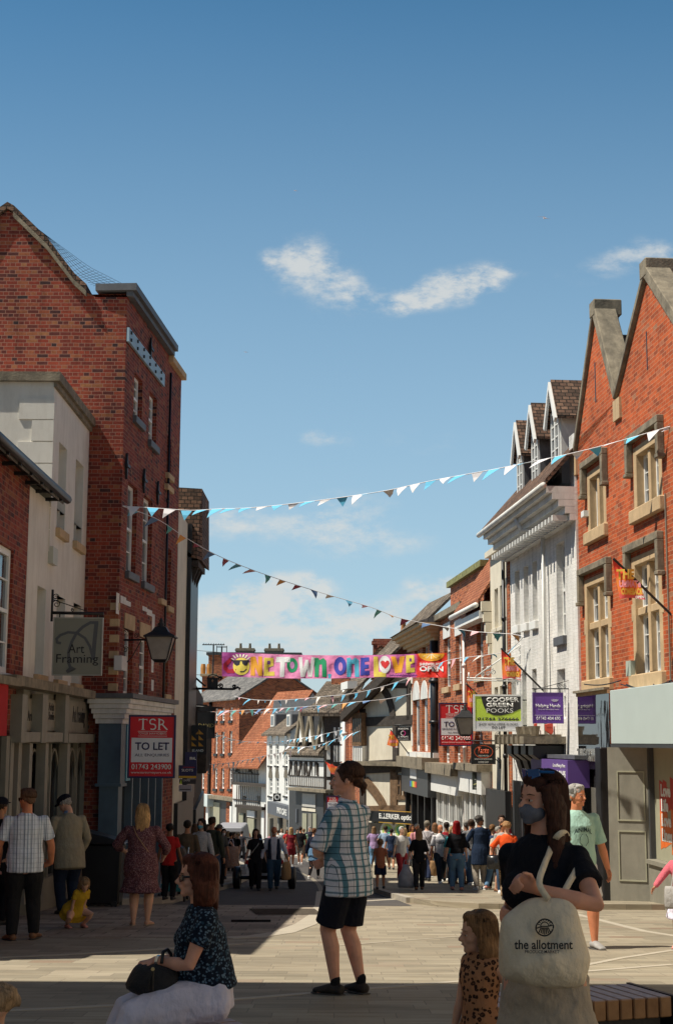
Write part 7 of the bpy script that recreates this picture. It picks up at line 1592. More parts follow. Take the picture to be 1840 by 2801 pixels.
# the cloth bag she holds at her side
def tote():
    Yb = MY-.33
    P0 = at(1480, 2600, Yb); r = empty('tote_bag', at(1480, 2700, Yb), 'big natural cotton shopping bag printed with a field emblem and lettering', 'bag')
    c = r.location; out = [(1370, 2512), (1394, 2492), (1448, 2450), (1478, 2454), (1520, 2452), (1572, 2466), (1585, 2515), (1598, 2565), (1614, 2618), (1613, 2628), (1604, 2690), (1594, 2704), (1550, 2706), (1490, 2704), (1430, 2696), (1378, 2680), (1362, 2668), (1361, 2600), (1366, 2540)]
    cx, cy = 1487, 2590; n = len(out); rings = []; mm = []
    CT = cloth((.78, .68, .52), name='natural_cotton')
    for f, off in ((0.02, -.135), (.35, -.13), (.62, -.115), (.85, -.08), (.96, -.045), (1.0, 0), (.96, .045), (.80, .08), (.4, .10), (.02, .105)):
        rg = []
        for x, y in out:
            q = at(cx+(x-cx)*f, cy+(y-cy)*f, Yb)-c; dd = .55+.45*min(1, max(0, (y-2440)/230)); wr = .010*math.sin(x*.06+y*.035)+.007*math.sin(x*.11-y*.02); rg.append((q.x, q.y+off*dd+wr*f, q.z))
        rings.append(rg)
    b = MB(); b.rings(rings); o = b.build('bag_body', CT, r, smooth=True); sd = o.modifiers.new('smooth', 'SUBSURF'); sd.levels = sd.render_levels = 2; [setattr(e_, 'use_edge_sharp', False) for e_ in o.data.edges]
    t = bpy.data.textures.new('bag_folds', 'CLOUDS'); t.noise_scale = .13; q = o.modifiers.new('folds', 'DISPLACE'); q.texture = t; q.strength = .010; q.mid_level = .5
    # straps from the bag mouth up through the hand to the shoulder
    for pts in (((1500, 2462, -.04), (1474, 2418, -.03), (1487, 2368, .05), (1500, 2336, .20), (1512, 2305, .26), (1522, 2290, .22), (1534, 2280, .22), (1546, 2281, .28), (1556, 2305, .36)), ((1535, 2455, .05), (1553, 2420, .08), (1570, 2390, .13), (1590, 2350, .25))):
        P0_ = [at(x, y, Yb+dy)-c for x, y, dy in pts]; P_ = []
        for i in range(len(P0_)-1):
            q0, q1, q2, q3 = P0_[max(i-1, 0)], P0_[i], P0_[i+1], P0_[min(i+2, len(P0_)-1)]
            P_ += [.5*((2*q1)+(q2-q0)*t+(2*q0-5*q1+4*q2-q3)*t*t+(3*q1-q0-3*q2+q3)*t**3) for t in (0, .25, .5, .75)]
        b = MB(); L_, R_ = [], []
        for i, p in enumerate(P_):
            tt = (P_[min(i+1, len(P_)-1)]-P_[max(i-1, 0)]).normalized(); w = tt.cross(Vector((0, 1, 0))).normalized()*.0115; L_.append(p+w); R_.append(p-w)
        pts_ = L_+R_; m_ = len(P_); b.add([tuple(p) for p in pts_], [(i, i+1, m_+i+1, m_+i) for i in range(m_-1)]); so = b.build('strap', CT, r, recalc=False, smooth=True); md = so.modifiers.new('s', 'SOLIDIFY'); md.thickness = .005
    ink = paint((.02, .02, .022), .8, 'print_ink')
    def surf(px, py):   # front surface of the bag
        f = 0
        for k_ in range(1, 40):
            f = k_/40
            # radial fraction of this point
        dx, dy = px-cx, py-cy; best = .02
        ang = math.atan2(dy, dx); rad = math.hypot(dx, dy); R_ = None
        for i in range(n):
            (x0, y0), (x1, y1) = out[i], out[(i+1) % n]; den = (x1-x0)*dy-(y1-y0)*dx
            if abs(den) < 1e-6: continue
            t_ = ((cx-x0)*dy-(cy-y0)*dx)/den
            if 0 <= t_ <= 1:
                X, Y_ = x0+(x1-x0)*t_, y0+(y1-y0)*t_
                if (X-cx)*dx+(Y_-cy)*dy > 0: R_ = math.hypot(X-cx, Y_-cy)
        f = rad/(R_ or 100); tb = ((0.02, -.135), (.35, -.13), (.62, -.115), (.85, -.08), (.96, -.045), (1, 0)); off = 0
        for (a, u), (b_, v) in zip(tb, tb[1:]):
            if a <= f <= b_: off = u+(v-u)*(f-a)/(b_-a)
        if f < .02: off = -.135
        return at(px, py, Yb+off*.9-.018)-c
    def ptext(st, x0, x1, y0, y1, bold):
        t = text(st, 1, ink, r, (0, 0, 0), bold, ext=0, rot=(0, 0, 0)); vs = t.data.vertices; xx = [v.co.x for v in vs]; yy = [v.co.y for v in vs]
        for v in vs: v.co = surf(x0+(v.co.x-min(xx))/(max(xx)-min(xx))*(x1-x0), y1-(v.co.y-min(yy))/(max(yy)-min(yy))*(y1-y0))
    ptext('the allotment', 1406, 1566, 2572, 2598, .02); ptext('PRODUCE MARKET', 1435, 1529, 2600, 2609, .01)
    def pline(pts, w): b = MB(); b.tube([tuple(surf(x, y)) for x, y in pts], w, 5); b.build('printed_emblem', ink, r)
    ex, ey = 1489, 2538
    pline([(ex+23*math.cos(R(a))*(1+.06*math.cos(R(2*a+60))), ey+23*math.sin(R(a))) for a in range(0, 361, 15)], .0028)
    pline([(ex-22, ey+2), (ex-8, ey-3), (ex+8, ey-3), (ex+21, ey-6)], .0022); pline([(ex+11*math.cos(R(a)), ey-4+11*math.sin(R(a))) for a in range(180, 361, 20)], .0022)
    for a in range(195, 350, 22): pline([(ex+14*math.cos(R(a)), ey-4+14*math.sin(R(a))), (ex+19*math.cos(R(a)), ey-4+18*math.sin(R(a)))], .0018)
    for i in range(-3, 4): pline([(ex+i*3.2, ey), (ex+i*5.2, ey+20-abs(i)*2.0)], .0022)
tote()
# small girl in leopard print dress
LEO = cloth((.42, .21, .11), 'spots', (.035, .018, .014), (.16, .07, .035), name='leopard')
D = person('small girl with tousled light brown hair in leopard print dress at the woman\'s side', 1318, 3060, 2470, Y=6.6, yaw=-48, hyaw=-28, nod=4, skin='fair', child=True, bw=.95, female=True, hair='bob', hc=(.26, .145, .07), top='dress_bodice', topm=LEO, sleeve=0, hem=.46, bot=None, skirt=(.28, .17, LEO), vox=.008, near=True,
           arms={-1: ((-.12, -.04, .47), (-.3, 1, 0)), 1: ((.15, .02, .52), (.3, 1, 0))})
# seated woman with black handbag on the left bench
FLO = cloth((.008, .014, .028), 'floral', (.14, .22, .30), (.03, .07, .11), name='floral_navy')
SY = 7.62; WHT = cloth((.72, .68, .80), name='white_cotton')
hipP = at(575, 2738, SY)
def _seat(D):
    glasses(D); Hd, hh, k = D['Hd'], D['hh'], D['k']
    q = SB(); q.ell(Hd(.36, .02, .33), (.03*hh,)*3, D['Rh'], 8); q.m.build('earring', chrome, D['root'], smooth=True)
    a, e, w, hd = D['A'][1]; d = (w-e).normalized(); b = MB(); p = w-d*.02; b.tube([p-d*.008, p+d*.008], .0295, 12); b.build('watch_strap', chrome, D['root']); b = MB(); u = Vector((0, 0, 1)); u = (u-d*u.dot(d)).normalized(); sd = d.cross(u); b.tube([p+sd*.027, p+sd*.034], .016, 12); b.build('watch_face', paint((.6, .6, .62), .2), D['root'])
kneeR = at(345, 2705, SY-.33); 
D = person('seated woman with auburn bob and sunglasses in dark floral top and white trousers', 562, 2999, 2350, Y=SY, yaw=-75, hyaw=-8, nod=2, skin='pink', bw=1.5, hs=1.16, female=True, bust=.9, belly=.6, lean=6, legk=1.32, hair='bob', hc=(.115, .035, .02), top='blouse', topm=FLO, sleeve=.52, hem=.535, flare=1.10, bot='trousers', botm=WHT, shoem=SHB, vox=.009, near=True, pelvis=.405, H=1.33,
           arms={1: (at(425, 2628, SY-.12), (1.0, .8, -.8), {'curl': .7, 'pn': (0, 0, -1), 'dir': (0, -1, -.25)}), -1: (at(418, 2632, SY+.15), (-.2, .9, -.8), {'curl': .6, 'pn': (0, 0, -1)})},
           legs={1: ((.12, -.38, .05), (.1, -1, .6)), -1: ((-.03, -.41, .05), (-.1, -1, .6))}, extra=_seat)
c = SB(); [c.loft([(h_+Vector((0, .03, .0)), .135, .120), (h_.lerp(kn, .5)+Vector((0, 0, .01)), .115, .11), (kn, .085, .088)], 14) for h_, kn, an, ft in D['G'].values()]; c.build('trouser_seat', WHT, D['root'], .010, 3, (.014, .10))
SW = D
hb = empty('handbag', at(440, 2690, SY-.12), 'black woven handbag with tassel on the seated woman\'s lap', 'bag'); c = hb.location
out = [(332, 2708), (345, 2680), (362, 2646), (378, 2632), (420, 2634), (470, 2640), (490, 2650), (492, 2690), (470, 2738), (430, 2740), (385, 2728)]
rings = []
for f, off in ((.05, -.10), (.6, -.09), (.9, -.06), (1, 0), (.9, .06), (.05, .08)): rings.append([tuple(at(420+(x-420)*f, 2690+(y-2690)*f, SY-.12+off)-c) for x, y in out])
b = MB(); b.rings(rings); o = b.build('bag_body', mat('woven_black_leather', (.012, .012, .015), .6, .4, 60, 1.0, 120), hb, smooth=True); sd = o.modifiers.new('s', 'SUBSURF'); sd.levels = sd.render_levels = 1
b = MB(); b.tube([at(442, 2636, SY-.2)-c, at(446, 2605, SY-.16)-c, at(458, 2598, SY-.14)-c, at(468, 2612, SY-.12)-c, at(470, 2640, SY-.1)-c], .009, 6); b.build('handle', BLK, hb, smooth=True)
for dx in (-3, 1, 4): b = MB(); b.tube([at(420, 2655, SY-.235)-c, at(414+dx, 2680, SY-.24)-c, at(412+dx*1.6, 2712, SY-.24)-c], .004, 4); b.build('tassel', BLK, hb)
b = MB(); b.tube([at(482, 2660, SY-.1)-c, at(480, 2700, SY-.16)-c, at(478, 2740, SY-.2)-c, at(466, 2765, SY-.22)-c, at(460, 2790, SY-.2)-c], .006, 5); b.build('shoulder_strap', BLK, hb, smooth=True)
b = MB(); b.lathe([(.001, -.004), (.009, -.004), (.009, .004), (.001, .004)], seg=8); q = b.build('stud', paint((.6, .45, .2), .3), hb); q.location = at(418, 2652, SY-.235)-c; q.rotation_euler = (R(90), 0, 0)
# child whose fair curls just enter at the bottom left
person('fair curly haired toddler just entering at the bottom left corner', -22, 3150, 2672, Y=5.2, yaw=-60, hyaw=0, child=True, hair='curly', hc=(.36, .24, .14), topm=C3(.35, .2, .15), sleeve=0, bot='shorts', botm=BK, vox=.011)
# ---------- left group ----------
STR = cloth((.76, .80, .86), 'stripe', (.10, .14, .22), (.28, .36, .46), name='striped_seersucker')
D = person('man in pale striped short sleeved shirt and black trousers seen from behind', 60, 2574, 2160, yaw=196, hyaw=38, skin='red', bw=1.28, hs=1.02, hair='short', hc=(.16, .085, .05), topm=STR, sleeve=.75, hem=.45, flare=1.12, botm=cloth((.018, .018, .02), name='black_trousers'), shoem=SHT, vox=.010,
           arms={-1: ((-.185, -.10, .50), (-1, .9, 0), {'dir': (.8, -.4, -.3)}), 1: ((.17, -.09, .50), (.8, 1, 0))}, legs={1: ((.07, .0, .045), (0, -1, 0), 20), -1: ((-.08, -.06, .045), (0, -1, 0), -25)}, extra=lambda D: glasses(D))
person('man in dark cap and black clothes cut off by the left edge', -12, 2532, 2184, yaw=150, skin='tan', hair='cap', hc=(.05, .03, .02), topm=BK, sleeve=1.9, botm=BK, shoem=SHB, vox=.013)
def _jk(D):
    T, k = D['T'], D['k']; c = SB(); c.loft([(T(0, -.004, .83), .046*k, .044*k), (T(0, -.006, .865), .036*k, .036*k)], 12, None, .1); c.build('collar', C3(.2, .3, .45), D['root'], .01, 1)
D = person('stooping man in dark cap and long beige jacket looking down by the shopfront', 184, 2502, 2174, yaw=-150, hyaw=35, nod=32, lean=9, skin='fair', bw=1.3, hair='cap', hc=(.35, .33, .3), top='jacket', topm=cloth((.34, .30, .21), name='beige_tweed'), sleeve=1.9, hem=.38, flare=1.18, botm=cloth((.015, .025, .05), name='dark_jeans'), shoem=SHB, vox=.011,
           arms={1: ((.12, -.14, .56), (.8, .8, -.3)), -1: ((-.15, -.12, .52), (-.8, .8, 0))}, extra=_jk)
YEL = cloth((.62, .38, .03), name='yellow_cotton')
D = person('crouching little girl with fair hair in yellow dress picking at the ground', 205, 2540, 2408, yaw=35, hyaw=-10, nod=38, lean=38, skin='fair', child=True, female=True, hair='bob', hc=(.30, .19, .10), hlen=.1, top='dress', topm=YEL, sleeve=.55, hem=.40, flare=1.75, bot=None, shoem=SHP, vox=.009, pelvis=.22, H=1.14,
           legs={1: ((.10, -.02, .05), (.25, -1, .7)), -1: ((-.10, .02, .05), (-.25, -1, .7))}, arms={1: (( .0, -.26, .06), (.5, .5, 0)), -1: ((-.12, -.22, .22), (-.7, .6, 0))}, skirt=None)
PRN = cloth((.115, .045, .055), 'floral', (.34, .20, .20), (.24, .10, .11), name='maroon_print')
def _fw(D):
    T, k, V = D['T'], D['k'], D['V']; c = SB(); c.loft([(T(0, 0, .600), .112*k, .092*k), (T(0, 0, .615), .112*k, .092*k)], 18, None, .05); c.build('belt', cloth((.36, .22, .13), name='tan_leather'), D['root'], .008, 1)
    strap(D, [T(.07, .05, .83), T(.03, .085, .75), T(-.04, .09, .66), T(-.095, .05, .58), T(-.12, -.02, .52)], .008, cloth((.36, .22, .13), name='tan_leather'))
    c = SB(); c.loft([(V(0, 0, .325), .152*k, .122*k), (V(0, 0, .285), .178*k, .142*k)], 22, None, .1); c.build('frill', PRN, D['root'], .012, 1, (.05, .035))
D = person('blonde woman seen from behind in maroon print dress with belt and flip flops', 382, 2534, 2203, yaw=178, hyaw=10, skin='fair', bw=1.55, hs=1.06, female=True, hair='long', hlen=.13, hc=(.56, .34, .15), top='dress_bodice', topm=PRN, sleeve=1.5, hem=.58, bot=None, skirt=(.32, .155, PRN), shoem=None, vox=.011,
           arms={-1: ((-.17, -.14, .56), (-1, .8, -.2)), 1: ((.17, -.16, .60), (1, .8, -.2))}, legs={1: ((.055, .0, .045), (0, -1, 0), 15), -1: ((-.06, -.02, .045), (0, -1, 0), -20)}, extra=_fw)
q = {}
for s in (-1, 1):
    h_, kn, an, ft = D['G'][s]; fd = Matrix.Rotation(R(ft), 3, 'Z') @ Vector((0, -1, 0)); c = SB(); c.loft([(an-fd*.06+Vector((0, 0, -.065)), .036, .009), (an+fd*.15+Vector((0, 0, -.065)), .046, .009)], 12, tuple(Vector((-fd.y, fd.x, 0))), .8); c.m.build('flip_flop', cloth((.4, .33, .26)), D['root'], smooth=True)
person('person in red top with black hair beside the pushchair', 460, 2462, 2254, yaw=170, skin='brown', bw=1.1, female=True, hair='short', hc=(.012, .010, .010), topm=C3(.42, .02, .02), sleeve=.6, botm=BK, shoem=SHB)
D = person('man with rolled sleeves in brown shirt walking away behind the seated woman', 508, 2462, 2245, yaw=175, hyaw=10, skin='tan', bw=1.1, hair='short', hc=(.03, .022, .018), topm=cloth((.115, .085, .055)), sleeve=1.35, hem=.44, botm=cloth((.04, .035, .03)), shoem=SHB, legs=walkA)
D = person('dark haired woman in pale blue face mask and white patterned shirt', 548, 2458, 2240, yaw=-10, hyaw=-15, skin='fair', female=True, hair='bob', hc=(.018, .012, .012), topm=cloth((.42, .42, .42), 'floral', (.6, .6, .6), (.3, .32, .35)), sleeve=1.9, hem=.44, bot='trousers', botm=C3(.35, .02, .04), shoem=SHB, extra=lambda D: mask_(D, cloth((.15, .45, .6))))
person('tall man in dark green jacket behind the woman in blue mask', 576, 2448, 2236, yaw=150, skin='tan', bw=1.15, hair='short', hc=(.04, .025, .015), top='jacket', topm=C3(.045, .05, .035), sleeve=1.9, hem=.40, botm=DEN, shoem=SHB)
person('person in floppy grey sun hat among the shaded crowd', 597, 2425, 2258, yaw=10, skin='tan', hair='hat', hc=(.05, .03, .02), topm=C3(.10, .10, .09), sleeve=.8, botm=BK, shoem=SHB)
D = person('dark haired woman in white face mask carrying a patterned shopper', 610, 2408, 2268, yaw=8, skin='fair', female=True, hair='bob', hc=(.02, .012, .010), topm=BK, sleeve=.3, bot=None, skirt=(.28, .085, BK), shoem=SHB, arms={1: ((.15, -.14, .56), (1, .6, 0))}, legs=walkA, extra=lambda D: mask_(D, cloth((.6, .6, .62))))
bp = at(632, 2316, D['P'].y-.25)
bag('big geometric orange and cream shopping bag carried by the masked woman', bp, .40, .14, .56, cloth((.40, .28, .22), 'spots', (.36, .13, .07), (.5, .42, .36), name='geometric'), hm=WHT)
person('dark figure with phone among the distant crowd on the left', 630, 2385, 2278, yaw=160, skin='tan', hair='short', hc=(.02, .015, .01), topm=BK, sleeve=1.5, botm=BK, shoem=SHB, vox=.016)
person('fair haired person in black talking to a dark haired woman', 650, 2372, 2280, yaw=-60, skin='fair', hair='short', hc=(.3, .2, .1), topm=BK, sleeve=.8, botm=BK, shoem=SHW, vox=.016)
person('dark haired woman in profile beside the fair haired person', 638, 2372, 2278, yaw=60, skin='fair', female=True, hair='long', hc=(.02, .012, .01), topm=BK, sleeve=.8, botm=BK, shoem=SHW, vox=.016)
# the couple walking towards us
def _w1(D):
    T = D['T']; strap(D, [T(.075, -.01, .82), T(.03, -.085, .74), T(-.04, -.085, .65), T(-.10, -.04, .56)], .012, C3(.35, .33, .3))
D = person('smiling dark haired woman in black with crossbody strap walking hand in hand', 697, 2437, 2268, yaw=8, skin='fair', female=True, hair='bob', hc=(.022, .012, .010), topm=BK, sleeve=.7, hem=.44, bot='trousers', botm=BK, shoem=SHB, legs=walkB, arms={1: ((.19, -.02, .46), (.5, 1, 0))}, extra=_w1, vox=.012)
def _vest(D):
    T, k = D['T'], D['k']; m = cloth((.02, .03, .055), name='navy_waistcoat')
    for s in (-1, 1):
        c = SB(); c.loft([(T(s*.062, -.012, .50), .045*k, .080*k), (T(s*.060, -.014, .62), .044*k, .080*k), (T(s*.062, -.01, .72), .042*k, .078*k), (T(s*.066, 0, .80), .030*k, .066*k)], 14, None, .2); c.build('waistcoat', m, D['root'], .011, 2)
D = person('bald bearded man in navy waistcoat and white shirt walking with paper bag', 748, 2437, 2262, yaw=2, skin='red', bw=1.18, hair='bald', hc=(.35, .32, .30), topm=cloth((.60, .60, .66), name='white_shirt'), sleeve=1.8, hem=.49, botm=cloth((.035, .075, .12), name='blue_jeans'), shoem=SHB, legs=walkA, vox=.012, belly=.3,
           arms={-1: ((-.21, -.03, .46), (-.6, 1, 0)), 1: ((.22, -.08, .50), (.8, .9, 0))}, extra=lambda D: (_vest(D), (lambda c: (c.ell(D['Hd'](0, -.26, .13), (.20*D['hh'], .16*D['hh'], .13*D['hh']), D['Rh']), c.build('beard', hairmat((.35, .3, .27)), D['root'], .009, 1)))(SB())))
bag('brown paper bag in the waistcoated man\'s hand', at(783, 2358, D['P'].y-.2), .26, .10, .42, cloth((.36, .22, .11), name='kraft_paper'), rz=60)
# distant people up the middle of the street
for i, (lab, px, f, h, yaw, kw) in enumerate([
    ('blonde woman in dark red shorts set walking away in the distance', 795, 2372, 2264, 180, dict(female=True, hair='long', hc=(.4, .25, .12), topm=C3(.22, .02, .03), sleeve=.2, bot='shorts', botm=C3(.22, .02, .03), shoem=SHW, skin='tan', legs=walkA)),
    ('man in black shirt and grey shorts with backpack walking away', 821, 2366, 2262, 175, dict(hair='short', hc=(.03, .02, .015), topm=BK, sleeve=.7, bot='shorts', botm=C3(.22, .2, .17), shoem=SHW, skin='tan', legs=walkB)),
    ('woman in navy jumper with denim skirt and black leggings walking away', 858, 2405, 2266, 160, dict(female=True, bw=1.15, hair='bun', hc=(.13, .05, .02), top='jumper', topm=C3(.01, .012, .03), sleeve=1.8, hem=.5, bot='leggings', botm=BK, shoem=SHW, skirt=(.36, .12, DEN2), legs=walkA)),
    ('dim figure in dark coat under the white cafe shopfront', 706, 2332, 2272, 20, dict(hair='short', hc=(.03, .02, .015), topm=BK, sleeve=1.8, botm=BK, shoem=SHB)),
    ('figure in orange top by the far shop windows', 676, 2328, 2270, 170, dict(hair='short', hc=(.1, .05, .03), topm=C3(.5, .2, .08), sleeve=.8, botm=DEN, shoem=SHW)),
    ('figure in white top beside the grey cafe front', 770, 2335, 2268, -20, dict(hair='long', female=True, hc=(.35, .22, .1), topm=C3(.6, .58, .55), sleeve=.6, botm=DEN2, shoem=SHW)),
    ('figure in teal top near the far kerb', 812, 2342, 2268, 30, dict(hair='short', hc=(.03, .02, .015), topm=C3(.1, .4, .35), sleeve=.6, botm=CH, shoem=SHW)),
    ('grey haired figure in dark jacket beyond the woman in denim skirt', 846, 2345, 2262, 10, dict(hair='short', hc=(.4, .38, .36), topm=C3(.05, .05, .07), sleeve=1.8, botm=BK, shoem=SHB)),
    ('child sized figure in pink far down the street', 737, 2325, 2282, 0, dict(hair='short', hc=(.2, .12, .06), topm=C3(.5, .25, .3), sleeve=.6, botm=DEN, shoem=SHW))]):
    kw.setdefault('bw', 1.12); person(lab, px, f, h, yaw=yaw, vox=.016, **kw)
# ---------- sunny side ----------
D = person('boy in orange and grey t-shirt and navy shorts walking away beside the plaid man', 1040, 2435, 2290, yaw=172, skin='tan', child=True, hair='short', hc=(.2, .12, .07), topm=C3(.42, .15, .08), sleeve=.5, hem=.45, bot='shorts', botm=NV, shoem=SHB, legs=walkA, vox=.012)
person('man in navy t-shirt with dark hair beyond the boy', 1070, 2380, 2268, yaw=178, skin='tan', hair='short', hc=(.02, .013, .01), topm=C3(.02, .035, .08), sleeve=.6, bot='shorts', botm=NV, shoem=SHB, legs=walkB)
person('blonde woman in long denim blue dress beside the optician shop', 1106, 2402, 2266, yaw=160, skin='fair', female=True, bw=1.1, hair='bob', hc=(.42, .28, .14), top='dress_bodice', topm=C3(.11, .17, .30), sleeve=.7, hem=.56, bot=None, skirt=(.14, .10, C3(.11, .17, .30)), shoem=SHW)
person('white haired person in white top hidden behind the blue dress', 1098, 2392, 2262, yaw=20, Y=43, skin='fair', hair='short', hc=(.5, .48, .45), topm=C3(.6, .58, .56), sleeve=.7, botm=C3(.3, .03, .04), shoem=SHW)
D = person('blonde woman in black t-shirt and dark jeans carrying a plastic bag', 1146, 2436, 2268, yaw=178, hyaw=5, skin='fair', female=True, bw=1.05, hair='long', hlen=.1, hc=(.30, .19, .10), topm=BK, sleeve=.95, hem=.47, botm=cloth((.03, .03, .033), name='black_jeans'), shoem=SHT, legs=walkA, vox=.011, arms={1: ((.19, -.02, .49), (.5, 1, 0))})
w = D['A'][1][2]; wp = D['P']+Matrix.Rotation(R(178), 3, 'Z') @ w
bag('crumpled translucent grey plastic bag hanging from the black shirted woman\'s hand', at(1110, 2366, D['P'].y), .30, .2, .50, mat('grey_polythene', (.32, .33, .36), .35, .2, 9, .9, 14), sag=.15, taper=.5, hl=.10)
D = person('grey haired woman in white top with thin black strap and navy trousers', 1168, 2412, 2246, yaw=165, hyaw=0, skin='fair', female=True, hair='short', hc=(.22, .19, .15), topm=C3(.52, .48, .50), sleeve=.3, hem=.47, botm=NV, shoem=SHB, legs=walkB, arms={-1: ((-.17, -.03, .48), (-.5, 1, 0))}, extra=lambda D: strap(D, [D['T'](.06, .05, .83), D['T'](0, .08, .72), D['T'](-.09, .05, .6)], .007, BK))
bag('brown paper bag hanging between the white topped woman and the man in polo', at(1186, 2355, D['P'].y-.1), .22, .12, .40, cloth((.30, .18, .09), name='kraft_paper'), rz=25)
def _polo(D):
    T, k = D['T'], D['k']; c = SB(); c.loft([(T(0, -.004, .832), .048*k, .046*k), (T(0, 0, .848), .042*k, .042*k)], 12, None, .1); c.build('collar', WH, D['root'], .01, 1)
    t = text('ENGLAND', .055*k/1.0, BLK, D['root'], T(0, -.088, .70), .001, 1, rot=(R(90), 0, 0)); c = SB(); c.ell(D['Hd'](0, -.28, .12), (.2*D['hh'], .15*D['hh'], .13*D['hh']), D['Rh']); c.build('beard', hairmat((.05, .025, .015)), D['root'], .009, 1)
D = person('shaven headed man in white polo shirt and dark jeans walking towards us', 1204, 2417, 2257, yaw=14, hyaw=6, nod=6, skin='red', bw=1.15, hair=None, topm=cloth((.66, .64, .66), name='white_polo'), sleeve=.85, hem=.46, botm=cloth((.035, .045, .06), name='dark_blue_jeans'), shoem=SHW, legs=walkA, vox=.011, extra=_polo)
person('small person hidden between polo man and red haired woman', 1228, 2408, 2286, yaw=20, skin='fair', hair='short', hc=(.4, .36, .3), topm=C3(.5, .48, .45), sleeve=.8, botm=CH, shoem=SHW)
D = person('woman with long bright red hair in black top and blue jeans seen from behind', 1250, 2436, 2247, yaw=182, hyaw=-5, skin='fair', female=True, bw=1.08, hair='long', hlen=.16, hc=(.26, .012, .012), topm=BK, sleeve=1.0, hem=.535, bot='trousers', botm=cloth((.11, .21, .33), name='stone_washed_denim'), shoem=SHP, vox=.011, legs={1: ((.065, -.05, .05), (0, -1, 0)), -1: ((-.06, .06, .05), (0, -1, 0))},
           arms={-1: ((-.15, -.06, .48), (-.8, 1, 0)), 1: ((.16, -.04, .47), (.8, 1, 0))})
person('man in black t-shirt and brown shorts behind the red haired woman', 1276, 2420, 2244, yaw=185, skin='brown', bw=1.1, hair='short', hc=(.25, .23, .21), topm=BK, sleeve=.8, hem=.46, bot='shorts', botm=cloth((.09, .07, .05)), shoem=SHT, legs=walkA)
D = person('bearded man in long navy coat and stone trousers standing sideways', 1314, 2434, 2232, yaw=190, hyaw=-72, skin='tan', bw=1.12, hair='short', hc=(.12, .11, .10), top='long_coat', topm=cloth((.018, .032, .065), name='navy_coat'), sleeve=1.9, hem=.34, flare=1.22, bot='trousers', botm=cloth((.38, .33, .27), name='stone_chinos'), shoem=SHW, vox=.011, arms={1: ((.13, -.13, .56), (1, .8, 0)), -1: ((-.14, -.1, .55), (-1, .8, 0))}, extra=lambda D: (glasses(D), (lambda c: (c.ell(D['Hd'](0, -.27, .12), (.2*D['hh'], .17*D['hh'], .16*D['hh']), D['Rh']), c.build('beard', hairmat((.2, .12, .08)), D['root'], .009, 1)))(SB())))
person('man in dark blue jacket half hidden left of the long navy coat', 1292, 2412, 2246, yaw=170, Y=38, skin='tan', hair='short', hc=(.1, .09, .08), topm=NV, sleeve=1.8, botm=CH, shoem=SHB)
person('woman in denim jacket and blue jeans behind the navy coat', 1348, 2434, 2256, yaw=150, skin='fair', female=True, hair='bun', hc=(.2, .1, .04), topm=C3(.04, .06, .13), sleeve=1.8, botm=DEN2, shoem=SHP, legs=walkA)
person('man in glasses with red beard by the dark shop doorway', 1378, 2444, 2246, yaw=-10, skin='red', hair='short', hc=(.10, .05, .03), topm=C3(.4, .38, .36), sleeve=.8, botm=DEN, shoem=SHW, extra=lambda D: glasses(D))
person('dark haired man standing behind the bearded man in glasses', 1373, 2392, 2230, yaw=0, Y=37.6, skin='fair', hair='short', hc=(.04, .025, .02), topm=C3(.3, .03, .04), sleeve=1.8, botm=CH, shoem=SHB)
D = person('curly haired woman in bright orange top and leopard trousers carrying black handbag', 1388, 2462, 2249, yaw=172, hyaw=-8, skin='fair', female=True, bw=1.15, hair='curly', hc=(.36, .20, .09), topm=cloth((.80, .10, .02), name='orange_cotton'), sleeve=.9, hem=.40, flare=1.15, bot='trousers', botm=cloth((.35, .24, .15), 'spots', (.03, .02, .015), (.1, .06, .04), name='animal_print'), shoem=SHB, vox=.011, legs=walkA, arms={1: ((.16, -.10, .56), (1, .8, 0))})
bag('shiny black handbag at the orange topped woman\'s elbow', at(1357, 2340, D['P'].y-.1), .34, .13, .26, mat('glossy_black_leather', (.015, .015, .016), .25, .2, 8), name='handbag', hl=.14)
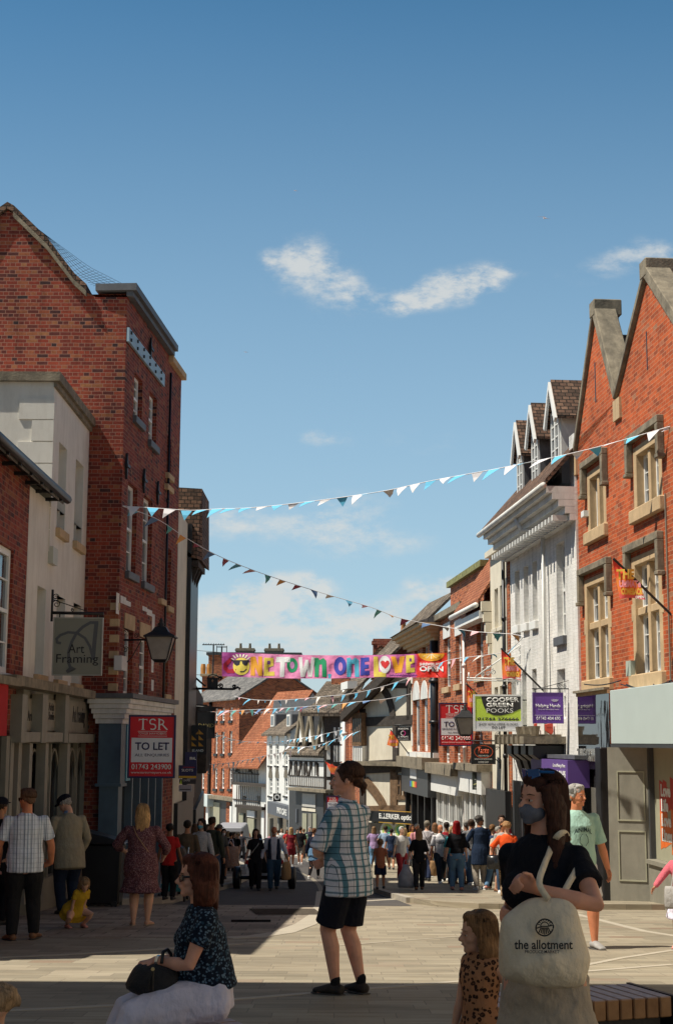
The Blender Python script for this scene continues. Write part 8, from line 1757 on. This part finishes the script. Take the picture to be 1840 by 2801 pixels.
# more of the crowd, filling the gaps between the nearer figures
CW = [('man in pale blue shirt between the boy and the navy t-shirt', 1054, 2378, 2260, 165, (.3, .4, .55), DEN, 'short', (.05, .03, .02)), ('woman in mustard top beyond the blonde in the blue dress', 1126, 2384, 2256, 20, (.5, .3, .05), DEN, 'bob', (.1, .05, .03)),
      ('grey haired man in pink shirt beyond the black shirted woman', 1140, 2392, 2254, 10, (.55, .25, .28), CH, 'short', (.4, .38, .35)), ('woman in white blouse beyond the white topped woman', 1190, 2400, 2252, 170, (.6, .58, .55), DEN2, 'long', (.2, .1, .05)),
      ('man in dark red shirt close to the white shopfront', 1222, 2412, 2250, 160, (.3, .02, .03), CH, 'short', (.03, .02, .015)), ('fair haired woman in turquoise by the white shopfront', 1237, 2418, 2262, 15, (.06, .35, .38), DEN, 'bob', (.4, .27, .13)),
      ('tall man in grey t-shirt between red hair and navy coat', 1290, 2424, 2242, 175, (.2, .2, .21), DEN, 'short', (.05, .03, .02)), ('woman in yellow cardigan to the right of the navy coat', 1333, 2432, 2266, 165, (.6, .42, .06), BK, 'bob', (.06, .03, .02)),
      ('man in checked cream shirt near the dark shop doorway', 1364, 2440, 2262, 20, (.55, .48, .38), CH, 'short', (.3, .28, .25)), ('woman in lilac top on the far pavement left of the boy', 1022, 2372, 2262, 170, (.4, .28, .5), DEN2, 'long', (.25, .15, .08)),
      ('man in orange vest in the far roadway', 1086, 2368, 2264, 175, (.75, .2, .04), NV, 'short', (.03, .02, .015)), ('dark haired person in white t-shirt near the far bend', 760, 2350, 2272, 175, (.6, .6, .58), CH, 'short', (.03, .02, .015)),
      ('person in bright red top near the far bend', 784, 2346, 2270, 10, (.55, .03, .03), DEN, 'bob', (.05, .03, .02)), ('person in pale green shirt in the far roadway', 830, 2350, 2268, 170, (.3, .45, .3), BK, 'short', (.2, .12, .06)),
      ('person in sky blue top crossing the far roadway', 872, 2358, 2270, 80, (.2, .4, .6), CH, 'bob', (.1, .06, .03)), ('person in dark jacket beyond the shopping bag', 660, 2356, 2274, 165, (.04, .04, .05), CH, 'short', (.03, .02, .015)),
      ('person in cream cardigan at the left kerb far off', 622, 2372, 2274, 175, (.5, .45, .35), BK, 'bob', (.3, .2, .1)), ('person in rust coloured jumper in the shaded throng', 590, 2400, 2262, 165, (.3, .1, .04), CH, 'short', (.04, .03, .02)),
      ('person in grey hoodie in the shaded throng', 566, 2420, 2256, 20, (.16, .16, .17), DEN, 'short', (.1, .06, .04)), ('person in navy dress in the shaded throng', 530, 2430, 2254, 165, (.03, .04, .09), NV, 'long', (.12, .07, .04))]
for i, (lab, px, f, h_, yw, tc, bm_, hr, hcc) in enumerate(CW):
    person(lab, px, f, h_, yaw=yw+(i*7) % 15, vox=.016, bw=1.08+.03*(i % 5), female=hr != 'short', hair=hr, hc=hcc, topm=C3(*tc), sleeve=(.6, .9, 1.8, .5)[i % 4], hem=.45, bot='trousers' if i % 4 else 'shorts', botm=bm_, shoem=(SHW, SHB, SHT)[i % 3], skin=('fair', 'tan', 'red', 'fair', 'brown')[i % 5], legs=(walkA, walkB, None)[i % 3],
           arms=({1: ((.14, -.16, .58), (1, .8, 0))} if i % 3 == 0 else None))
# man in mint t-shirt, nearer
def _mint(D):
    T, k = D['T'], D['k']
    t = text('ANIMAL', 1, cloth((.03, .05, .05), name='shirt_print'), D['root'], (0, 0, 0), .02, ext=0, rot=(0, 0, 0)); vs = t.data.vertices; xx = [v.co.x for v in vs]; yy = [v.co.y for v in vs]
    for v in vs:
        fx = (v.co.x-min(xx))/(max(xx)-min(xx)); fy = (v.co.y-min(yy))/(max(yy)-min(yy)); a = (fx-.5)*2; v.co = T(a*.062, -.098+.020*a*a, .715+.028*fy-.018*a*a)
    for sx in (-1, 1): strap(D, [T(.012*sx, -.096, .70), T(.026*sx, -.094, .68), T(.03*sx, -.093, .65), T(.012*sx, -.094, .63)], .004, cloth((.03, .05, .05), name='shirt_print'), 'printed_emblem')
D = person('grey haired suntanned man in mint green t-shirt and white shorts on the sunny paving', 1584, 2594, 2148, yaw=18, hyaw=22, skin='red', bw=1.28, hair='short', hc=(.42, .40, .37), topm=cloth((.34, .52, .44), name='mint_cotton'), sleeve=.9, hem=.44, flare=1.1, bot='shorts', botm=cloth((.62, .62, .62), name='white_shorts'), shoem=SHG, vox=.010, near=True, legs=walkB, extra=_mint, arms={1: ((.20, -.02, .48), (.6, 1, 0))})
D = person('small girl in pink cardigan and white skirt at the right edge', 1868, 2598, 2288, yaw=-30, hyaw=0, nod=12, skin='tan', child=True, female=True, hair='pony', hc=(.2, .11, .05), top='cardigan', topm=C3(.62, .14, .18), sleeve=1.8, hem=.48, bot=None, skirt=(.27, .15, WHT), shoem=SHP, vox=.011, arms={-1: ((-.22, -.16, .52), (-.8, .5, 0))})
bag('grey paper carrier in the pink cardigan girl\'s hand', at(1850, 2425, D['P'].y-.25), .28, .1, .26, C3(.4, .38, .36))
# birds very high over the roofs
for (x, y) in ((1487, 596), (808, 521), (672, 963)):
    c = at(x, y, 90); r = empty('bird', c, {1487: 'tiny gull high in the sky on the right', 808: 'tiny bird speck high above the left cloud', 672: 'tiny bird speck low in the blue sky left of centre'}[x], 'bird'); s_ = .35 if x == 1487 else .12
    b = SB(); b.loft([((0, 0, 0), .10*s_*2, .08*s_*2), ((.5*s_, 0, .02), .05*s_, .05*s_)], 8); b.m.build('body', WHT, r, smooth=True)
    for s in (-1, 1): b = MB(); b.prism([(0, 0, .02), (.2*s_, s*.3*s_, .15*s_), (s*1.3*s_, s*.6*s_, .05*s_), (.1*s_-.1, s*.3*s_, .1*s_)], (0, 0, .01)); b.build('wing', WHT, r)
